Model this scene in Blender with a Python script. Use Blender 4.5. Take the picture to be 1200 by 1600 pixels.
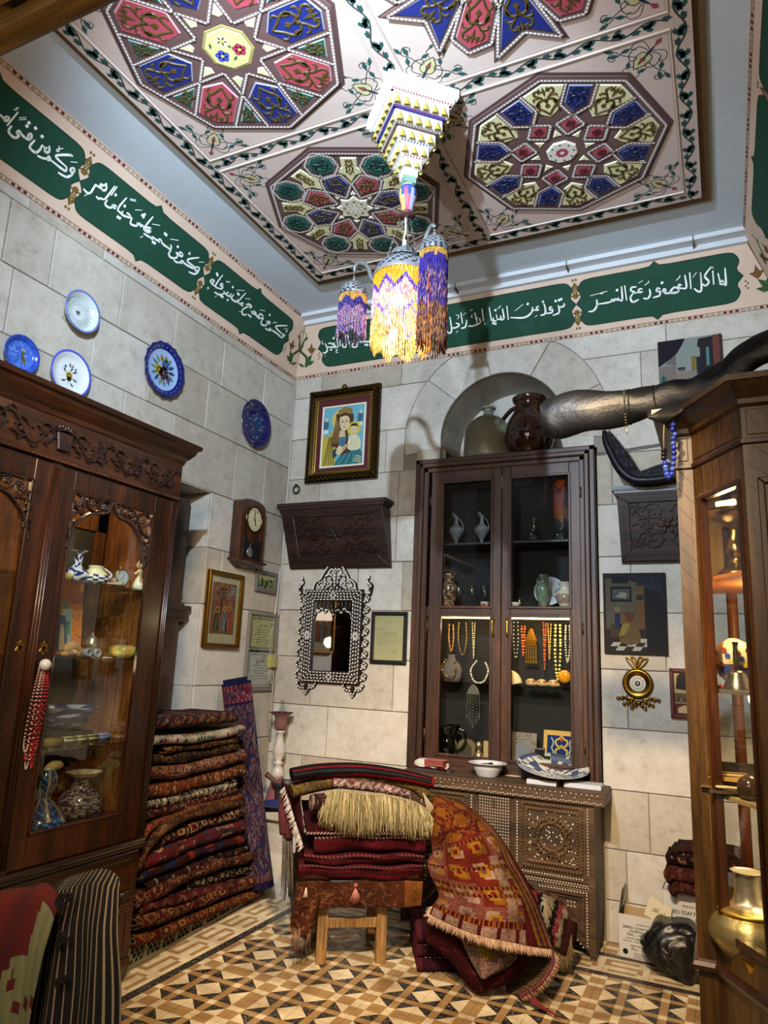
import bpy,math,random
import numpy as np
from mathutils import Vector
PI=math.pi
R=random.Random(7)
scene=bpy.context.scene
for o in list(bpy.data.objects):bpy.data.objects.remove(o)
COL=scene.collection
# ------------------------------------------------------------------ camera
FPX=1109.76
YAW,PIT,ROL=-0.4486759929,0.2078125097,0.0423655143
CAM=np.array([0.0,0.0,1.5])
def cam_axes():
 cy,sy,cp,sp,cr,sr=math.cos(YAW),math.sin(YAW),math.cos(PIT),math.sin(PIT),math.cos(ROL),math.sin(ROL)
 f=np.array([sy*cp,cy*cp,sp]);r0=np.array([cy,-sy,0]);u0=np.cross(r0,f)
 return cr*r0+sr*u0,-sr*r0+cr*u0,f
RI,UP,FW=cam_axes()
cd=bpy.data.cameras.new('camera');cam=bpy.data.objects.new('camera',cd);COL.objects.link(cam)
cd.sensor_fit='VERTICAL';cd.sensor_height=32;cd.lens=FPX*32/1600;cd.clip_start=0.05
from mathutils import Matrix
cam.matrix_world=Matrix(((RI[0],UP[0],-FW[0],0),(RI[1],UP[1],-FW[1],0),(RI[2],UP[2],-FW[2],1.5),(0,0,0,1)))
scene.camera=cam
vs=scene.view_settings
scene.display_settings.display_device='sRGB'
vs.view_transform='Standard';vs.look='None';vs.gamma=1;vs.use_curve_mapping=False
vs.exposure=0.12
# ------------------------------------------------------------------ world and lamps
w=bpy.data.worlds.new('world');scene.world=w;w.use_nodes=True
w.node_tree.nodes['Background'].inputs[0].default_value=(1.0,0.86,0.70,1);w.node_tree.nodes['Background'].inputs[1].default_value=0.08
def lamp(name,kind,loc,target,energy,col,size=0.2,spot=None,blend=0.3):
 l=bpy.data.lights.new(name,kind);o=bpy.data.objects.new(name,l);COL.objects.link(o)
 l.energy=energy;l.color=col
 if kind=='AREA':l.size=size
 else:l.shadow_soft_size=size
 if spot:l.spot_size=spot;l.spot_blend=blend
 o.location=loc
 if target is not None:
  d=Vector(target)-Vector(loc);o.rotation_euler=d.to_track_quat('-Z','Y').to_euler()
 return o
COOL=(0.62,0.80,1.0);WARM=(1.0,0.72,0.40)
lamp('floodlight_high','SPOT',(-0.95,0.75,3.42),(-2.1,4.4,3.05),540,COOL,0.02,1.75,0.6)
lamp('floodlight_low','SPOT',(-1.12,0.52,2.72),(-1.15,3.6,4.05),125,(0.80,0.90,1.0),0.02,1.7,0.7)
lamp('shop_lamp_left','SPOT',(-1.0,0.6,3.0),(-2.6,3.4,0.8),260,WARM,0.10,1.15,0.8)
lamp('shop_lamp_right','SPOT',(-0.45,0.9,3.2),(-1.05,3.6,0.55),800,(1.0,0.72,0.41),0.06,1.0,0.6)
lamp('shop_fill','AREA',(-0.6,-0.9,2.7),(-1.2,4.0,1.6),45,(1.0,0.78,0.56),1.2)  # unseen soft area light added as broad warm fill
lamp('beam_fill_light','POINT',(-0.75,-0.25,1.75),None,7,(1.0,0.78,0.5),0.08)  # unseen fill light added to brighten the underside of the carved beam
lamp('icon_spot','SPOT',(-1.2,2.6,2.55),(-3.07,4.0,1.55),50,(1.0,0.72,0.40),0.02,0.5,0.4)
# ------------------------------------------------------------------ helpers
def ray(x,y):return (x-600)/FPX*RI-(y-800)/FPX*UP+FW
def atY(x,y,Y):d=ray(x,y);return CAM+d*(Y/d[1])
def atX(x,y,X):d=ray(x,y);return CAM+d*(X/d[0])
def atZ(x,y,Z):d=ray(x,y);return CAM+d*((Z-1.5)/d[2])
def H(s):
 s=s.lstrip('#');out=[]
 for i in (0,2,4):
  c=int(s[i:i+2],16)/255
  out.append(c/12.92 if c<=0.04045 else ((c+0.055)/1.055)**2.4)
 return tuple(out)
_hc={}
def hx(c):
 if isinstance(c,str):
  if c not in _hc:_hc[c]=H(c)
  return _hc[c]
 return c
def mixc(a,b,t):a=hx(a);b=hx(b);return tuple(a[i]*(1-t)+b[i]*t for i in range(3))
def A3(p):return np.array(p,float)
def nrm(v):v=A3(v);n=np.linalg.norm(v);return v/n if n>1e-12 else v
class Fr:
 """a plane frame: origin, two in-plane axes and the normal"""
 def __init__(s,o,u,v):s.o=A3(o);s.u=nrm(u);s.n=nrm(np.cross(s.u,A3(v)));s.v=np.cross(s.n,s.u)
 def p(s,a,b,h=0.0):return s.o+s.u*a+s.v*b+s.n*h
 def px(s,x,y):
  d=ray(x,y);t=((s.o-CAM)@s.n)/(d@s.n);q=CAM+d*t-s.o
  return (float(q@s.u),float(q@s.v))
 def pxs(s,L):return [s.px(*q) for q in L]
class G:
 def __init__(s):s.V=[];s.F=[];s.C=[];s.S=[]
 def add(s,V,F,c='ffffff',sm=False):
  b=len(s.V);s.V.extend([tuple(map(float,v)) for v in V])
  percol=isinstance(c,list)
  for i,f in enumerate(F):
   s.F.append([b+k for k in f]);s.C.append(hx(c[i]) if percol else hx(c));s.S.append(sm)
  return s
 def box(s,x0,x1,y0,y1,z0,z1,c='ffffff'):
  V=[(x0,y0,z0),(x1,y0,z0),(x1,y1,z0),(x0,y1,z0),(x0,y0,z1),(x1,y0,z1),(x1,y1,z1),(x0,y1,z1)]
  return s.add(V,[(0,3,2,1),(4,5,6,7),(0,1,5,4),(1,2,6,5),(2,3,7,6),(3,0,4,7)],c)
 def prism(s,fr,poly,h0,h1,c='ffffff',bev=0.0,side=None):
  n=len(poly)
  a=sum(poly[i][0]*poly[(i+1)%n][1]-poly[(i+1)%n][0]*poly[i][1] for i in range(n))
  if a<0:poly=poly[::-1]
  V=[fr.p(x,y,h0) for x,y in poly]
  F=[];C=[]
  side=side or c
  if bev>0:
   ins=inset(poly,bev)
   V+=[fr.p(x,y,h1-bev*0.7) for x,y in poly]+[fr.p(x,y,h1) for x,y in ins]
   for i in range(n):
    j=(i+1)%n
    F+=[(i,j,n+j,n+i),(n+i,n+j,2*n+j,2*n+i)];C+=[side,side]
   F.append(tuple(range(2*n,3*n)));C.append(c)
  else:
   V+=[fr.p(x,y,h1) for x,y in poly]
   for i in range(n):
    j=(i+1)%n;F.append((i,j,n+j,n+i));C.append(side)
   F.append(tuple(range(n,2*n)));C.append(c)
  F.append(tuple(reversed(range(n))));C.append(side)
  return s.add(V,F,C)
 def fbox(s,fr,a0,a1,b0,b1,h0,h1,c='ffffff',bev=0.0,side=None):
  return s.prism(fr,[(a0,b0),(a1,b0),(a1,b1),(a0,b1)],h0,h1,c,bev,side)
 def poly(s,fr,poly,h=0.0,c='ffffff'):
  n=len(poly)
  a=sum(poly[i][0]*poly[(i+1)%n][1]-poly[(i+1)%n][0]*poly[i][1] for i in range(n))
  if a<0:poly=poly[::-1]
  return s.add([fr.p(x,y,h) for x,y in poly],[tuple(range(n))],c)
 def disc(s,fr,a,b,r,h=0.0,c='ffffff',n=12,ry=None,rot=0):
  ry=ry or r
  pts=[]
  for k in range(n):
   x,y=r*math.cos(2*PI*k/n),ry*math.sin(2*PI*k/n)
   pts.append((a+x*math.cos(rot)-y*math.sin(rot),b+x*math.sin(rot)+y*math.cos(rot)))
  return s.poly(fr,pts,h,c)
 def stroke(s,fr,pts,w,h=0.0,c='ffffff',k=0,nib=None):
  """flat ribbon along pts (2D); w number or list; k smoothing; nib = pen angle for thick and thin lines"""
  ws=list(w) if isinstance(w,(list,tuple)) else [w]*len(pts)
  P=[A3((p[0],p[1],ww)) for p,ww in zip(pts,ws)]
  if k:P=sm(P,k)
  n=len(P);L=[];Rr=[]
  for i in range(n):
   t=P[min(i+1,n-1)][:2]-P[max(i-1,0)][:2];l=np.linalg.norm(t)
   t=t/l if l>1e-9 else A3((1,0))
   if nib is not None:
    q=A3((math.cos(nib),math.sin(nib)))*0.5*P[i][2]+A3((-t[1],t[0]))*0.14*P[i][2]
    if (q@A3((-t[1],t[0])))<0:q=A3((-t[1],t[0]))*0.14*P[i][2]*2-q
   else:q=A3((-t[1],t[0]))*0.5*P[i][2]
   L.append(P[i][:2]+q);Rr.append(P[i][:2]-q)
  V=[fr.p(x,y,h) for x,y in L]+[fr.p(x,y,h) for x,y in Rr]
  return s.add(V,[(n+i,n+i+1,i+1,i) for i in range(n-1)],c)
 def bar(s,fr,pts,w,h0,h1,c='ffffff',k=0):
  """raised ribbon with a rounded-ish roof section"""
  ws=list(w) if isinstance(w,(list,tuple)) else [w]*len(pts)
  P=[A3((p[0],p[1],ww)) for p,ww in zip(pts,ws)]
  if k:P=sm(P,k)
  n=len(P);V=[];F=[]
  for i in range(n):
   t=P[min(i+1,n-1)][:2]-P[max(i-1,0)][:2];l=np.linalg.norm(t)
   t=t/l if l>1e-9 else A3((1,0));q=A3((-t[1],t[0]))*0.5*P[i][2];m=P[i][:2]
   V+=[fr.p(*(m+q),h0),fr.p(*(m+q*0.55),h1),fr.p(*(m-q*0.55),h1),fr.p(*(m-q),h0)]
  for i in range(n-1):
   a=4*i;b=a+4
   F+=[(a+j+1,b+j+1,b+j,a+j) for j in range(3)]
  F+=[(0,1,2,3),(4*n-1,4*n-2,4*n-3,4*n-4)]
  return s.add(V,F,c)
 def lathe(s,prof,o=(0,0,0),n=24,c='ffffff',ax=None,cf=None,ripple=None,smooth=True,cap=True):
  """prof [(r,z)...]; cf(ang_fraction, i, z) colour; ripple(ang, i)->radius factor; ax = axis frame (u,v,n)"""
  o=A3(o);u,v,nn=ax if ax is not None else (A3((1,0,0)),A3((0,1,0)),A3((0,0,1)))
  V=[];m=len(prof)
  for i,(r,z) in enumerate(prof):
   for k in range(n):
    a=2*PI*k/n;rr=r*(ripple(a,i) if ripple else 1)
    V.append(o+u*(rr*math.cos(a))+v*(rr*math.sin(a))+nn*z)
  F=[];C=[]
  for i in range(m-1):
   for k in range(n):
    j=(k+1)%n;F.append((i*n+k,i*n+j,(i+1)*n+j,(i+1)*n+k))
    C.append(cf((k+0.5)/n,i,(prof[i][1]+prof[i+1][1])/2) if cf else c)
  s.add(V,F,C,smooth)
  if cap:
   b=len(s.V)-m*n
   for i,rev in ((0,True),(m-1,False)):
    if prof[i][0]>1e-4:
     f=[b+i*n+k for k in range(n)]
     s.F.append(f[::-1] if rev else f);s.C.append(hx(cf(0,min(i,m-2),prof[i][1]) if cf else c));s.S.append(False)
  return s
 def tube(s,pts,r,n=8,c='ffffff',k=0,flat=None,smooth=True,cf=None,cap=True):
  """round tube along 3D pts; r number/list; flat=(direction, factor) squashes the section"""
  rs=list(r) if isinstance(r,(list,tuple)) else [r]*len(pts)
  P=[np.append(A3(p),q) for p,q in zip(pts,rs)]
  if k:P=sm(P,k)
  m=len(P);V=[];prev=None
  for i in range(m):
   t=nrm(P[min(i+1,m-1)][:3]-P[max(i-1,0)][:3])
   if prev is None:a=nrm(np.cross(t,A3((0,0,1)) if abs(t[2])<0.9 else A3((1,0,0))))
   else:
    a=prev-t*(prev@t);a=nrm(a)
   prev=a;b=np.cross(t,a)
   for q in range(n):
    an=2*PI*q/n;d=(a*math.cos(an)+b*math.sin(an))*P[i][3]
    if flat is not None:
     fd=nrm(flat[0]);d=d-fd*((d@fd)*(1-flat[1]))
    V.append(P[i][:3]+d)
  F=[(i*n+q,i*n+(q+1)%n,(i+1)*n+(q+1)%n,(i+1)*n+q) for i in range(m-1) for q in range(n)]
  C=[cf(i/(m-1),q/n) for i in range(m-1) for q in range(n)] if cf else c
  s.add(V,F,C,smooth)
  if cap:
   b=len(s.V)-m*n
   s.F.append([b+q for q in range(n)][::-1]);s.F.append([b+(m-1)*n+q for q in range(n)])
   cc=[hx(cf(0,0)),hx(cf(1,0))] if cf else [hx(c)]*2
   s.C+=cc;s.S+=[False,False]
  return s
 def grid(s,P,c='ffffff',cf=None,smooth=True,flip=False):
  """P array nu x nv x 3; cf(u,v) in 0..1"""
  nu,nv=len(P),len(P[0]);V=[P[i][j] for i in range(nu) for j in range(nv)]
  F=[];C=[]
  for i in range(nu-1):
   for j in range(nv-1):
    f=(i*nv+j,(i+1)*nv+j,(i+1)*nv+j+1,i*nv+j+1);F.append(f[::-1] if flip else f)
    if cf:C.append(cf((i+0.5)/(nu-1),(j+0.5)/(nv-1)))
  return s.add(V,F,C if cf else c,smooth)
 def ball(s,o,r,c='ffffff',n=10,m=6,sz=1.0):
  return s.lathe([(max(1e-4,r*math.sin(PI*i/m)),-r*sz*math.cos(PI*i/m)) for i in range(m+1)],o,n,c,cap=False)
 def merge(s,g,T=None):
  b=len(s.V);s.V+=[tuple(T(A3(v))) for v in g.V] if T else g.V
  s.F+=[[b+k for k in f] for f in g.F];s.C+=g.C;s.S+=g.S
  return s
def inset(poly,d):
 n=len(poly);out=[]
 for i in range(n):
  p0,p1,p2=A3(poly[i-1]),A3(poly[i]),A3(poly[(i+1)%n])
  e1=nrm(p1-p0);e2=nrm(p2-p1);n1=A3((-e1[1],e1[0]));n2=A3((-e2[1],e2[0]))
  b=n1+n2;l=b@b;k=2/l if l>0.2 else 3
  out.append(tuple(p1+b*d*min(k,3)*1.0))
 return out
def sm(P,k):
 """Catmull-Rom smoothing, k points per span"""
 P=[A3(p) for p in P];n=len(P);out=[]
 for i in range(n-1):
  a,b,c,d=P[max(i-1,0)],P[i],P[i+1],P[min(i+2,n-1)]
  for j in range(k):
   t=j/k;out.append(0.5*((2*b)+(c-a)*t+(2*a-5*b+4*c-d)*t*t+(3*b-a-3*c+d)*t**3))
 out.append(P[-1]);return out
def spiral(cx,cy,r0,r1,a0,turns,n=14):
 return [(cx+(r0+(r1-r0)*i/n)*math.cos(a0+turns*2*PI*i/n),cy+(r0+(r1-r0)*i/n)*math.sin(a0+turns*2*PI*i/n)) for i in range(n+1)]
def rect(a0,a1,b0,b1):return [(a0,b0),(a1,b0),(a1,b1),(a0,b1)]
def ngon(n,r,a0=0.0,c=(0,0)):return [(c[0]+r*math.cos(a0+2*PI*k/n),c[1]+r*math.sin(a0+2*PI*k/n)) for k in range(n)]
# ---- objects
def mesh(name,g,ma,off=(0,0,0)):
 me=bpy.data.meshes.new(name);off=A3(off)
 me.from_pydata([tuple(A3(v)-off) for v in g.V],[],g.F)
 cnt=[len(f) for f in g.F]
 at=me.color_attributes.new('Col','FLOAT_COLOR','CORNER')
 arr=np.ones((sum(cnt),4),dtype=np.float32);arr[:,:3]=np.repeat(np.array(g.C,dtype=np.float32).reshape(-1,3),cnt,axis=0)
 if len(me.loops)==len(arr):at.data.foreach_set('color',arr.ravel())
 me.polygons.foreach_set('use_smooth',g.S)
 me.materials.append(ma);me.update();return me
ROOT={}
def obj(name,g,ma,parent=None):
 off=ROOT.get(parent.name,(0,0,0)) if parent else (0,0,0)
 o=bpy.data.objects.new(name,mesh(name,g,ma,off));COL.objects.link(o)
 if parent:o.parent=parent;ROOT[o.name]=off
 return o
def thing(name,label,cat,loc=(0,0,0),group=None):
 o=bpy.data.objects.new(name,None);COL.objects.link(o);o.location=tuple(map(float,loc));o.empty_display_size=0.05
 o['label']=label;o['category']=cat
 if group:o['group']=group
 ROOT[o.name]=tuple(map(float,loc));return o
def single(name,g,ma,label,cat,group=None):
 V=np.array(g.V);lo,hi=V.min(0),V.max(0);off=((lo[0]+hi[0])/2,(lo[1]+hi[1])/2,lo[2])
 o=bpy.data.objects.new(name,mesh(name,g,ma,off));COL.objects.link(o);o.location=off;ROOT[o.name]=off
 o['label']=label;o['category']=cat
 if group:o['group']=group
 return o
def struct(name,g,ma,parent=None):
 o=obj(name,g,ma,parent)
 if not parent:o['kind']='structure';ROOT[o.name]=(0,0,0)
 return o
def stuff(o):o['kind']='stuff';return o
def lab(o,s):o['label']=s;return o
# ---- materials
def newmat(name):
 m=bpy.data.materials.new(name);m.use_nodes=True;nt=m.node_tree;return m,nt,nt.nodes['Principled BSDF']
def noise(nt,scale,detail=4,vec=None,rough=0.6):
 n=nt.nodes.new('ShaderNodeTexNoise');n.inputs['Scale'].default_value=scale;n.inputs['Detail'].default_value=detail;n.inputs['Roughness'].default_value=rough
 if vec:nt.links.new(vec,n.inputs['Vector'])
 return n
def coords(nt,scale=(1,1,1)):
 t=nt.nodes.new('ShaderNodeTexCoord');m=nt.nodes.new('ShaderNodeMapping');m.inputs['Scale'].default_value=scale
 g=nt.nodes.new('ShaderNodeNewGeometry');nt.links.new(g.outputs['Position'],m.inputs['Vector']);return m.outputs[0]
def ramp(nt,fac,stops):
 r=nt.nodes.new('ShaderNodeValToRGB');nt.links.new(fac,r.inputs[0]);e=r.color_ramp.elements
 while len(e)<len(stops):e.new(0.5)
 for i,(p,c) in enumerate(stops):e[i].position=p;e[i].color=(*hx(c),1)
 return r
def mixrgb(nt,a,b,fac=1.0,mode='MULTIPLY'):
 n=nt.nodes.new('ShaderNodeMix');n.data_type='RGBA';n.blend_type=mode
 if hasattr(fac,'type') or hasattr(fac,'is_linked'):nt.links.new(fac,n.inputs[0])
 else:n.inputs[0].default_value=fac
 for s,i in ((a,6),(b,7)):
  if isinstance(s,(tuple,str)):n.inputs[i].default_value=(*hx(s),1)
  else:nt.links.new(s,n.inputs[i])
 return n.outputs[2]
def bump(nt,b,h,strength,dist=0.005):
 n=nt.nodes.new('ShaderNodeBump');n.inputs['Strength'].default_value=strength;n.inputs['Distance'].default_value=dist
 nt.links.new(h,n.inputs['Height']);nt.links.new(n.outputs[0],b.inputs['Normal'])
def vc(name,rough=0.6,metal=0.0,bs=0.0,bscale=80,var=0.0,vscale=6,spec=0.5,trans=0.0):
 """flat colours from the mesh, with fine relief and wear"""
 m,nt,b=newmat(name)
 a=nt.nodes.new('ShaderNodeAttribute');a.attribute_name='Col'
 col=a.outputs['Color']
 p=coords(nt)
 if var:
  n=noise(nt,vscale,6,p);r=ramp(nt,n.outputs[0],[(0.25,mixc('ffffff','000000',var)),(0.7,'ffffff')]);col=mixrgb(nt,col,r.outputs[0])
 nt.links.new(col,b.inputs['Base Color'])
 b.inputs['Roughness'].default_value=rough;b.inputs['Metallic'].default_value=metal;b.inputs['Specular IOR Level'].default_value=spec
 if bs:bump(nt,b,noise(nt,bscale,5,p).outputs[0],bs)
 if trans:
  t=nt.nodes.new('ShaderNodeBsdfTranslucent');nt.links.new(col,t.inputs[0]);x=nt.nodes.new('ShaderNodeMixShader');x.inputs[0].default_value=trans
  nt.links.new(b.outputs[0],x.inputs[1]);nt.links.new(t.outputs[0],x.inputs[2]);nt.links.new(x.outputs[0],nt.nodes['Material Output'].inputs[0])
 return m
def wood(name,dark,mid,light,axis='z',rough=0.35,scale=9,coat=0.0,bs=0.15):
 m,nt,b=newmat(name)
 sc={'x':(0.08,1,1),'y':(1,0.08,1),'z':(1,1,0.08)}[axis]
 p=coords(nt,sc)
 n=noise(nt,scale,8,p,0.65);n2=noise(nt,scale*9,4,p)
 r=ramp(nt,n.outputs[0],[(0.3,dark),(0.5,mid),(0.72,light)])
 r2=ramp(nt,n2.outputs[0],[(0.3,'8a8a8a'),(0.6,'ffffff')])
 nt.links.new(mixrgb(nt,r.outputs[0],r2.outputs[0]),b.inputs['Base Color'])
 b.inputs['Roughness'].default_value=rough;b.inputs['Coat Weight'].default_value=coat;b.inputs['Coat Roughness'].default_value=0.15
 bump(nt,b,n2.outputs[0],bs,0.002);return m
def glassmat(name,tint='ffffff',refl=1.0,rough=0.02,fog=0.0):
 m,nt,b=newmat(name);nt.nodes.remove(b)
 t=nt.nodes.new('ShaderNodeBsdfTransparent');t.inputs[0].default_value=(*hx(tint),1)
 g=nt.nodes.new('ShaderNodeBsdfGlossy');g.inputs['Roughness'].default_value=rough
 f=nt.nodes.new('ShaderNodeFresnel');f.inputs[0].default_value=1.5
 mu=nt.nodes.new('ShaderNodeMath');mu.operation='MULTIPLY_ADD';mu.inputs[1].default_value=refl;mu.inputs[2].default_value=fog
 ge=nt.nodes.new('ShaderNodeNewGeometry');fm=nt.nodes.new('ShaderNodeMath');fm.operation='SUBTRACT';fm.inputs[0].default_value=1.0;nt.links.new(ge.outputs['Backfacing'],fm.inputs[1])
 f2=nt.nodes.new('ShaderNodeMath');f2.operation='MULTIPLY';nt.links.new(f.outputs[0],f2.inputs[0]);nt.links.new(fm.outputs[0],f2.inputs[1]);nt.links.new(f2.outputs[0],mu.inputs[0])
 x=nt.nodes.new('ShaderNodeMixShader');nt.links.new(mu.outputs[0],x.inputs[0]);nt.links.new(t.outputs[0],x.inputs[1]);nt.links.new(g.outputs[0],x.inputs[2])
 nt.links.new(x.outputs[0],nt.nodes['Material Output'].inputs[0]);return m
def emit(name,col,e):
 m,nt,b=newmat(name);b.inputs['Base Color'].default_value=(*hx(col),1)
 b.inputs['Emission Color'].default_value=(*hx(col),1);b.inputs['Emission Strength'].default_value=e;return m
def stonemat():
 m,nt,b=newmat('limestone');p=coords(nt)
 oi=nt.nodes.new('ShaderNodeObjectInfo')
 n=noise(nt,2.2,8,p,0.7);n2=noise(nt,12,10,p,0.8);n3=noise(nt,140,3,p)
 r=ramp(nt,n.outputs[0],[(0.25,'aaa69e'),(0.5,'bdb9b1'),(0.75,'ccc8c1')])
 r2=ramp(nt,n2.outputs[0],[(0.28,'c9c1b4'),(0.46,'f0ece6'),(0.7,'ffffff')])
 rr=ramp(nt,oi.outputs['Random'],[(0.0,'d9d2c6'),(1.0,'ffffff')])
 c=mixrgb(nt,mixrgb(nt,r.outputs[0],r2.outputs[0]),rr.outputs[0])
 nt.links.new(c,b.inputs['Base Color']);b.inputs['Roughness'].default_value=0.75
 a=nt.nodes.new('ShaderNodeMath');a.operation='MULTIPLY_ADD';a.inputs[1].default_value=0.35;nt.links.new(n3.outputs[0],a.inputs[0]);nt.links.new(n2.outputs[0],a.inputs[2])
 bump(nt,b,a.outputs[0],0.35,0.006);return m
def tilemat():
 m,nt,b=newmat('cement_tile');p=coords(nt)
 a=nt.nodes.new('ShaderNodeAttribute');a.attribute_name='Col'
 v=nt.nodes.new('ShaderNodeTexVoronoi');v.inputs['Scale'].default_value=260;nt.links.new(p,v.inputs['Vector'])
 r=ramp(nt,v.outputs['Color'],[(0.0,'000000'),(0.72,'000000'),(0.8,'8a8378')])
 hs=nt.nodes.new('ShaderNodeSeparateColor');nt.links.new(a.outputs['Color'],hs.inputs[0])
 lt=nt.nodes.new('ShaderNodeMath');lt.operation='LESS_THAN';lt.inputs[1].default_value=0.35;nt.links.new(hs.outputs[0],lt.inputs[0])
 c=mixrgb(nt,a.outputs['Color'],r.outputs[0],lt.outputs[0],'ADD')
 n=noise(nt,5,6,p);r2=ramp(nt,n.outputs[0],[(0.3,'b9ada0'),(0.65,'ffffff')])
 nt.links.new(mixrgb(nt,c,r2.outputs[0]),b.inputs['Base Color'])
 b.inputs['Roughness'].default_value=0.38;bump(nt,b,n.outputs[0],0.05);return m
def rugmat(name,sc=420):
 m,nt,b=newmat(name);p=coords(nt)
 a=nt.nodes.new('ShaderNodeAttribute');a.attribute_name='Col'
 n=noise(nt,sc,2,p);n2=noise(nt,9,5,p)
 r=ramp(nt,n.outputs[0],[(0.3,'6a6a6a'),(0.6,'ffffff')]);r2=ramp(nt,n2.outputs[0],[(0.3,'a8a09a'),(0.65,'ffffff')])
 nt.links.new(mixrgb(nt,mixrgb(nt,a.outputs['Color'],r.outputs[0]),r2.outputs[0]),b.inputs['Base Color'])
 b.inputs['Roughness'].default_value=0.95;b.inputs['Sheen Weight'].default_value=0.0;b.inputs['Specular IOR Level'].default_value=0.1
 bump(nt,b,n.outputs[0],0.6,0.004);return m
M=dict(
paint=vc('painted_plaster',0.8,spec=0.25,bs=0.06,bscale=30,var=0.10),wall=vc('plaster',0.85,bs=0.1,bscale=25,var=0.12,vscale=2),
matte=vc('matte',0.8,bs=0.1),paper=vc('printed_paper',0.7,spec=0.15,var=0.08,vscale=9),gloss=vc('glazed_ceramic',0.12,spec=0.6),lacq=vc('lacquer',0.5,spec=0.35),
brass=vc('brass',0.28,metal=1.0,bs=0.1,bscale=60),silver=vc('tarnished_metal',0.35,metal=0.85,bs=0.15,bscale=90),iron=vc('dark_iron',0.5,metal=0.6),
cloth=vc('cloth',0.9,bs=0.25,bscale=300,var=0.15,vscale=14),rug=rugmat('wool_pile'),kilim=rugmat('flat_weave',260),
leather=vc('black_leather',0.38,bs=0.5,bscale=26,spec=0.16),plastic=vc('plastic',0.4),fringe=vc('bead_fringe',0.25,trans=0.6),dusty=vc('dusty_glass',0.35,var=0.25,vscale=8,spec=0.3),bead=vc('beads',0.2),
thread=vc('wool_thread',0.95),stone=stonemat(),tile=tilemat(),bag=vc('black_plastic_bag',0.35,bs=0.9,bscale=22),pewter=vc('pewter',0.45,metal=0.35),
cab=wood('cabinet_wood','190b04','341808','532a10','z',0.28,8,0.3),cabh=wood('cabinet_wood_rail','190b04','341808','532a10','y',0.28,8,0.3),
carve=wood('carved_dark_wood','190c07','2b170f','3d2318','x',0.45,12),disp=wood('display_wood','200e06','3d200c','583314','z',0.5,9,0.0),
disph=wood('display_wood_rail','200e06','3d200c','583314','x',0.5,9,0.0),inner=wood('orange_wood','5a3014','7c4a20','96602e','z',0.4,7),
veneer=wood('veneer','23160a','422c10','5c401a','z',0.35,7,0.2),chest=wood('old_chest_wood','2a1c0e','47311c','5e452c','x',0.55,10),rope=wood('highlit_carving','4a361f','684d30','80623f','x',0.5,10),plank=wood('worn_plank','6a4826','95703f','b08a56','z',0.6,10),  # rope: lighter copy of the chest wood, painting highlights into the carving
beam=wood('carved_beam_wood','6a4a22','94703a','b08a4e','x',0.6,8),clock=wood('clock_wood','1c0c05','3c1c0a','5a3012','z',0.3,12,0.3),
glass=glassmat('window_glass','f4f7f4',1.8),clear=glassmat('clear_glass','e6ede9',1.2,0.03,0.08),green=glassmat('green_glass','6f8a4a',1.2,0.03,0.08),mirror=vc('mirror',0.02,metal=1.0),
)
# ------------------------------------------------------------------ the room
YB,XL,XR,ZC=4.6,-3.076,0.43,4.15
FW_B=Fr((0,YB,0),(1,0,0),(0,0,1))          # back wall: a = x, b = z, n = -y
FW_L=Fr((XL,0,0),(0,1,0),(0,0,1))          # left wall: a = y, b = z, n = +x
FW_R=Fr((XR,0,0),(0,-1,0),(0,0,1))
MORT='7f776c'
g=G();g.box(XL-0.6,-1.955,YB,YB+0.25,0,4.2,MORT);g.box(-0.69,XR+0.3,YB,YB+0.25,0,4.2,MORT)
g.box(-1.955,-0.69,YB,YB+0.25,0,0.80,MORT)
# backing above the arch: strips between the arch curve and the ceiling
ACX,ACZ,AR1,AR2=-1.335,3.09,0.445,0.73
arc=[(ACX+AR1*math.cos(a),ACZ+AR1*math.sin(a)) for a in np.linspace(0,PI,19)]
top=[(-0.69,2.93),(-0.88,2.93)]+arc+[(ACX-AR1,2.93),(-1.955,2.93),(-1.955,4.2),(-0.69,4.2)]
g.prism(FW_B,top,-0.03,0.0,MORT)
wall_back=struct('wall_back',g,M['wall'])
def block(fr,poly,parent,hgt=0.012,bev=0.004,name='stone_block'):
 q=G();q.prism(fr,inset(ccw(poly),0.0025),-0.004,hgt+R.uniform(-0.003,0.003),'ffffff',bev);return obj(name,q,M['stone'],parent)
def ccw(poly):
 n=len(poly);a=sum(poly[i][0]*poly[(i+1)%n][1]-poly[(i+1)%n][0]*poly[i][1] for i in range(n));return poly if a>0 else poly[::-1]
ZB=[3.72,3.551,3.203,2.875,2.539,2.204,1.855,1.513,1.17,0.822,0.495,0.22,0.0]
def bx(px,py):return float(atY(px,py,YB)[0])
JL={0:[(504,600),(628,590)],2:[(604,700)],3:[(500,765),(623,770)],4:[(620,840)],5:[(560,905),(629,920)],6:[(520,990)],7:[(486,1080),(615,1060)],8:[(511,1140)],9:[(471,1200),(565,1200)],10:[(540,1300)]}
JR={0:[(1041,523)],1:[(1002,580)],3:[(956.5,740)],4:[(1020,830)],5:[(985.6,886)],6:[(1040,1000)],7:[(981,1090)],9:[(1015,1285)],10:[(980,1370)]}
def arcx(side,z):
 d=AR2**2-(z-ACZ)**2
 return None if d<=0 or z<ACZ-0.15 else ACX+side*math.sqrt(d)
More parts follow.
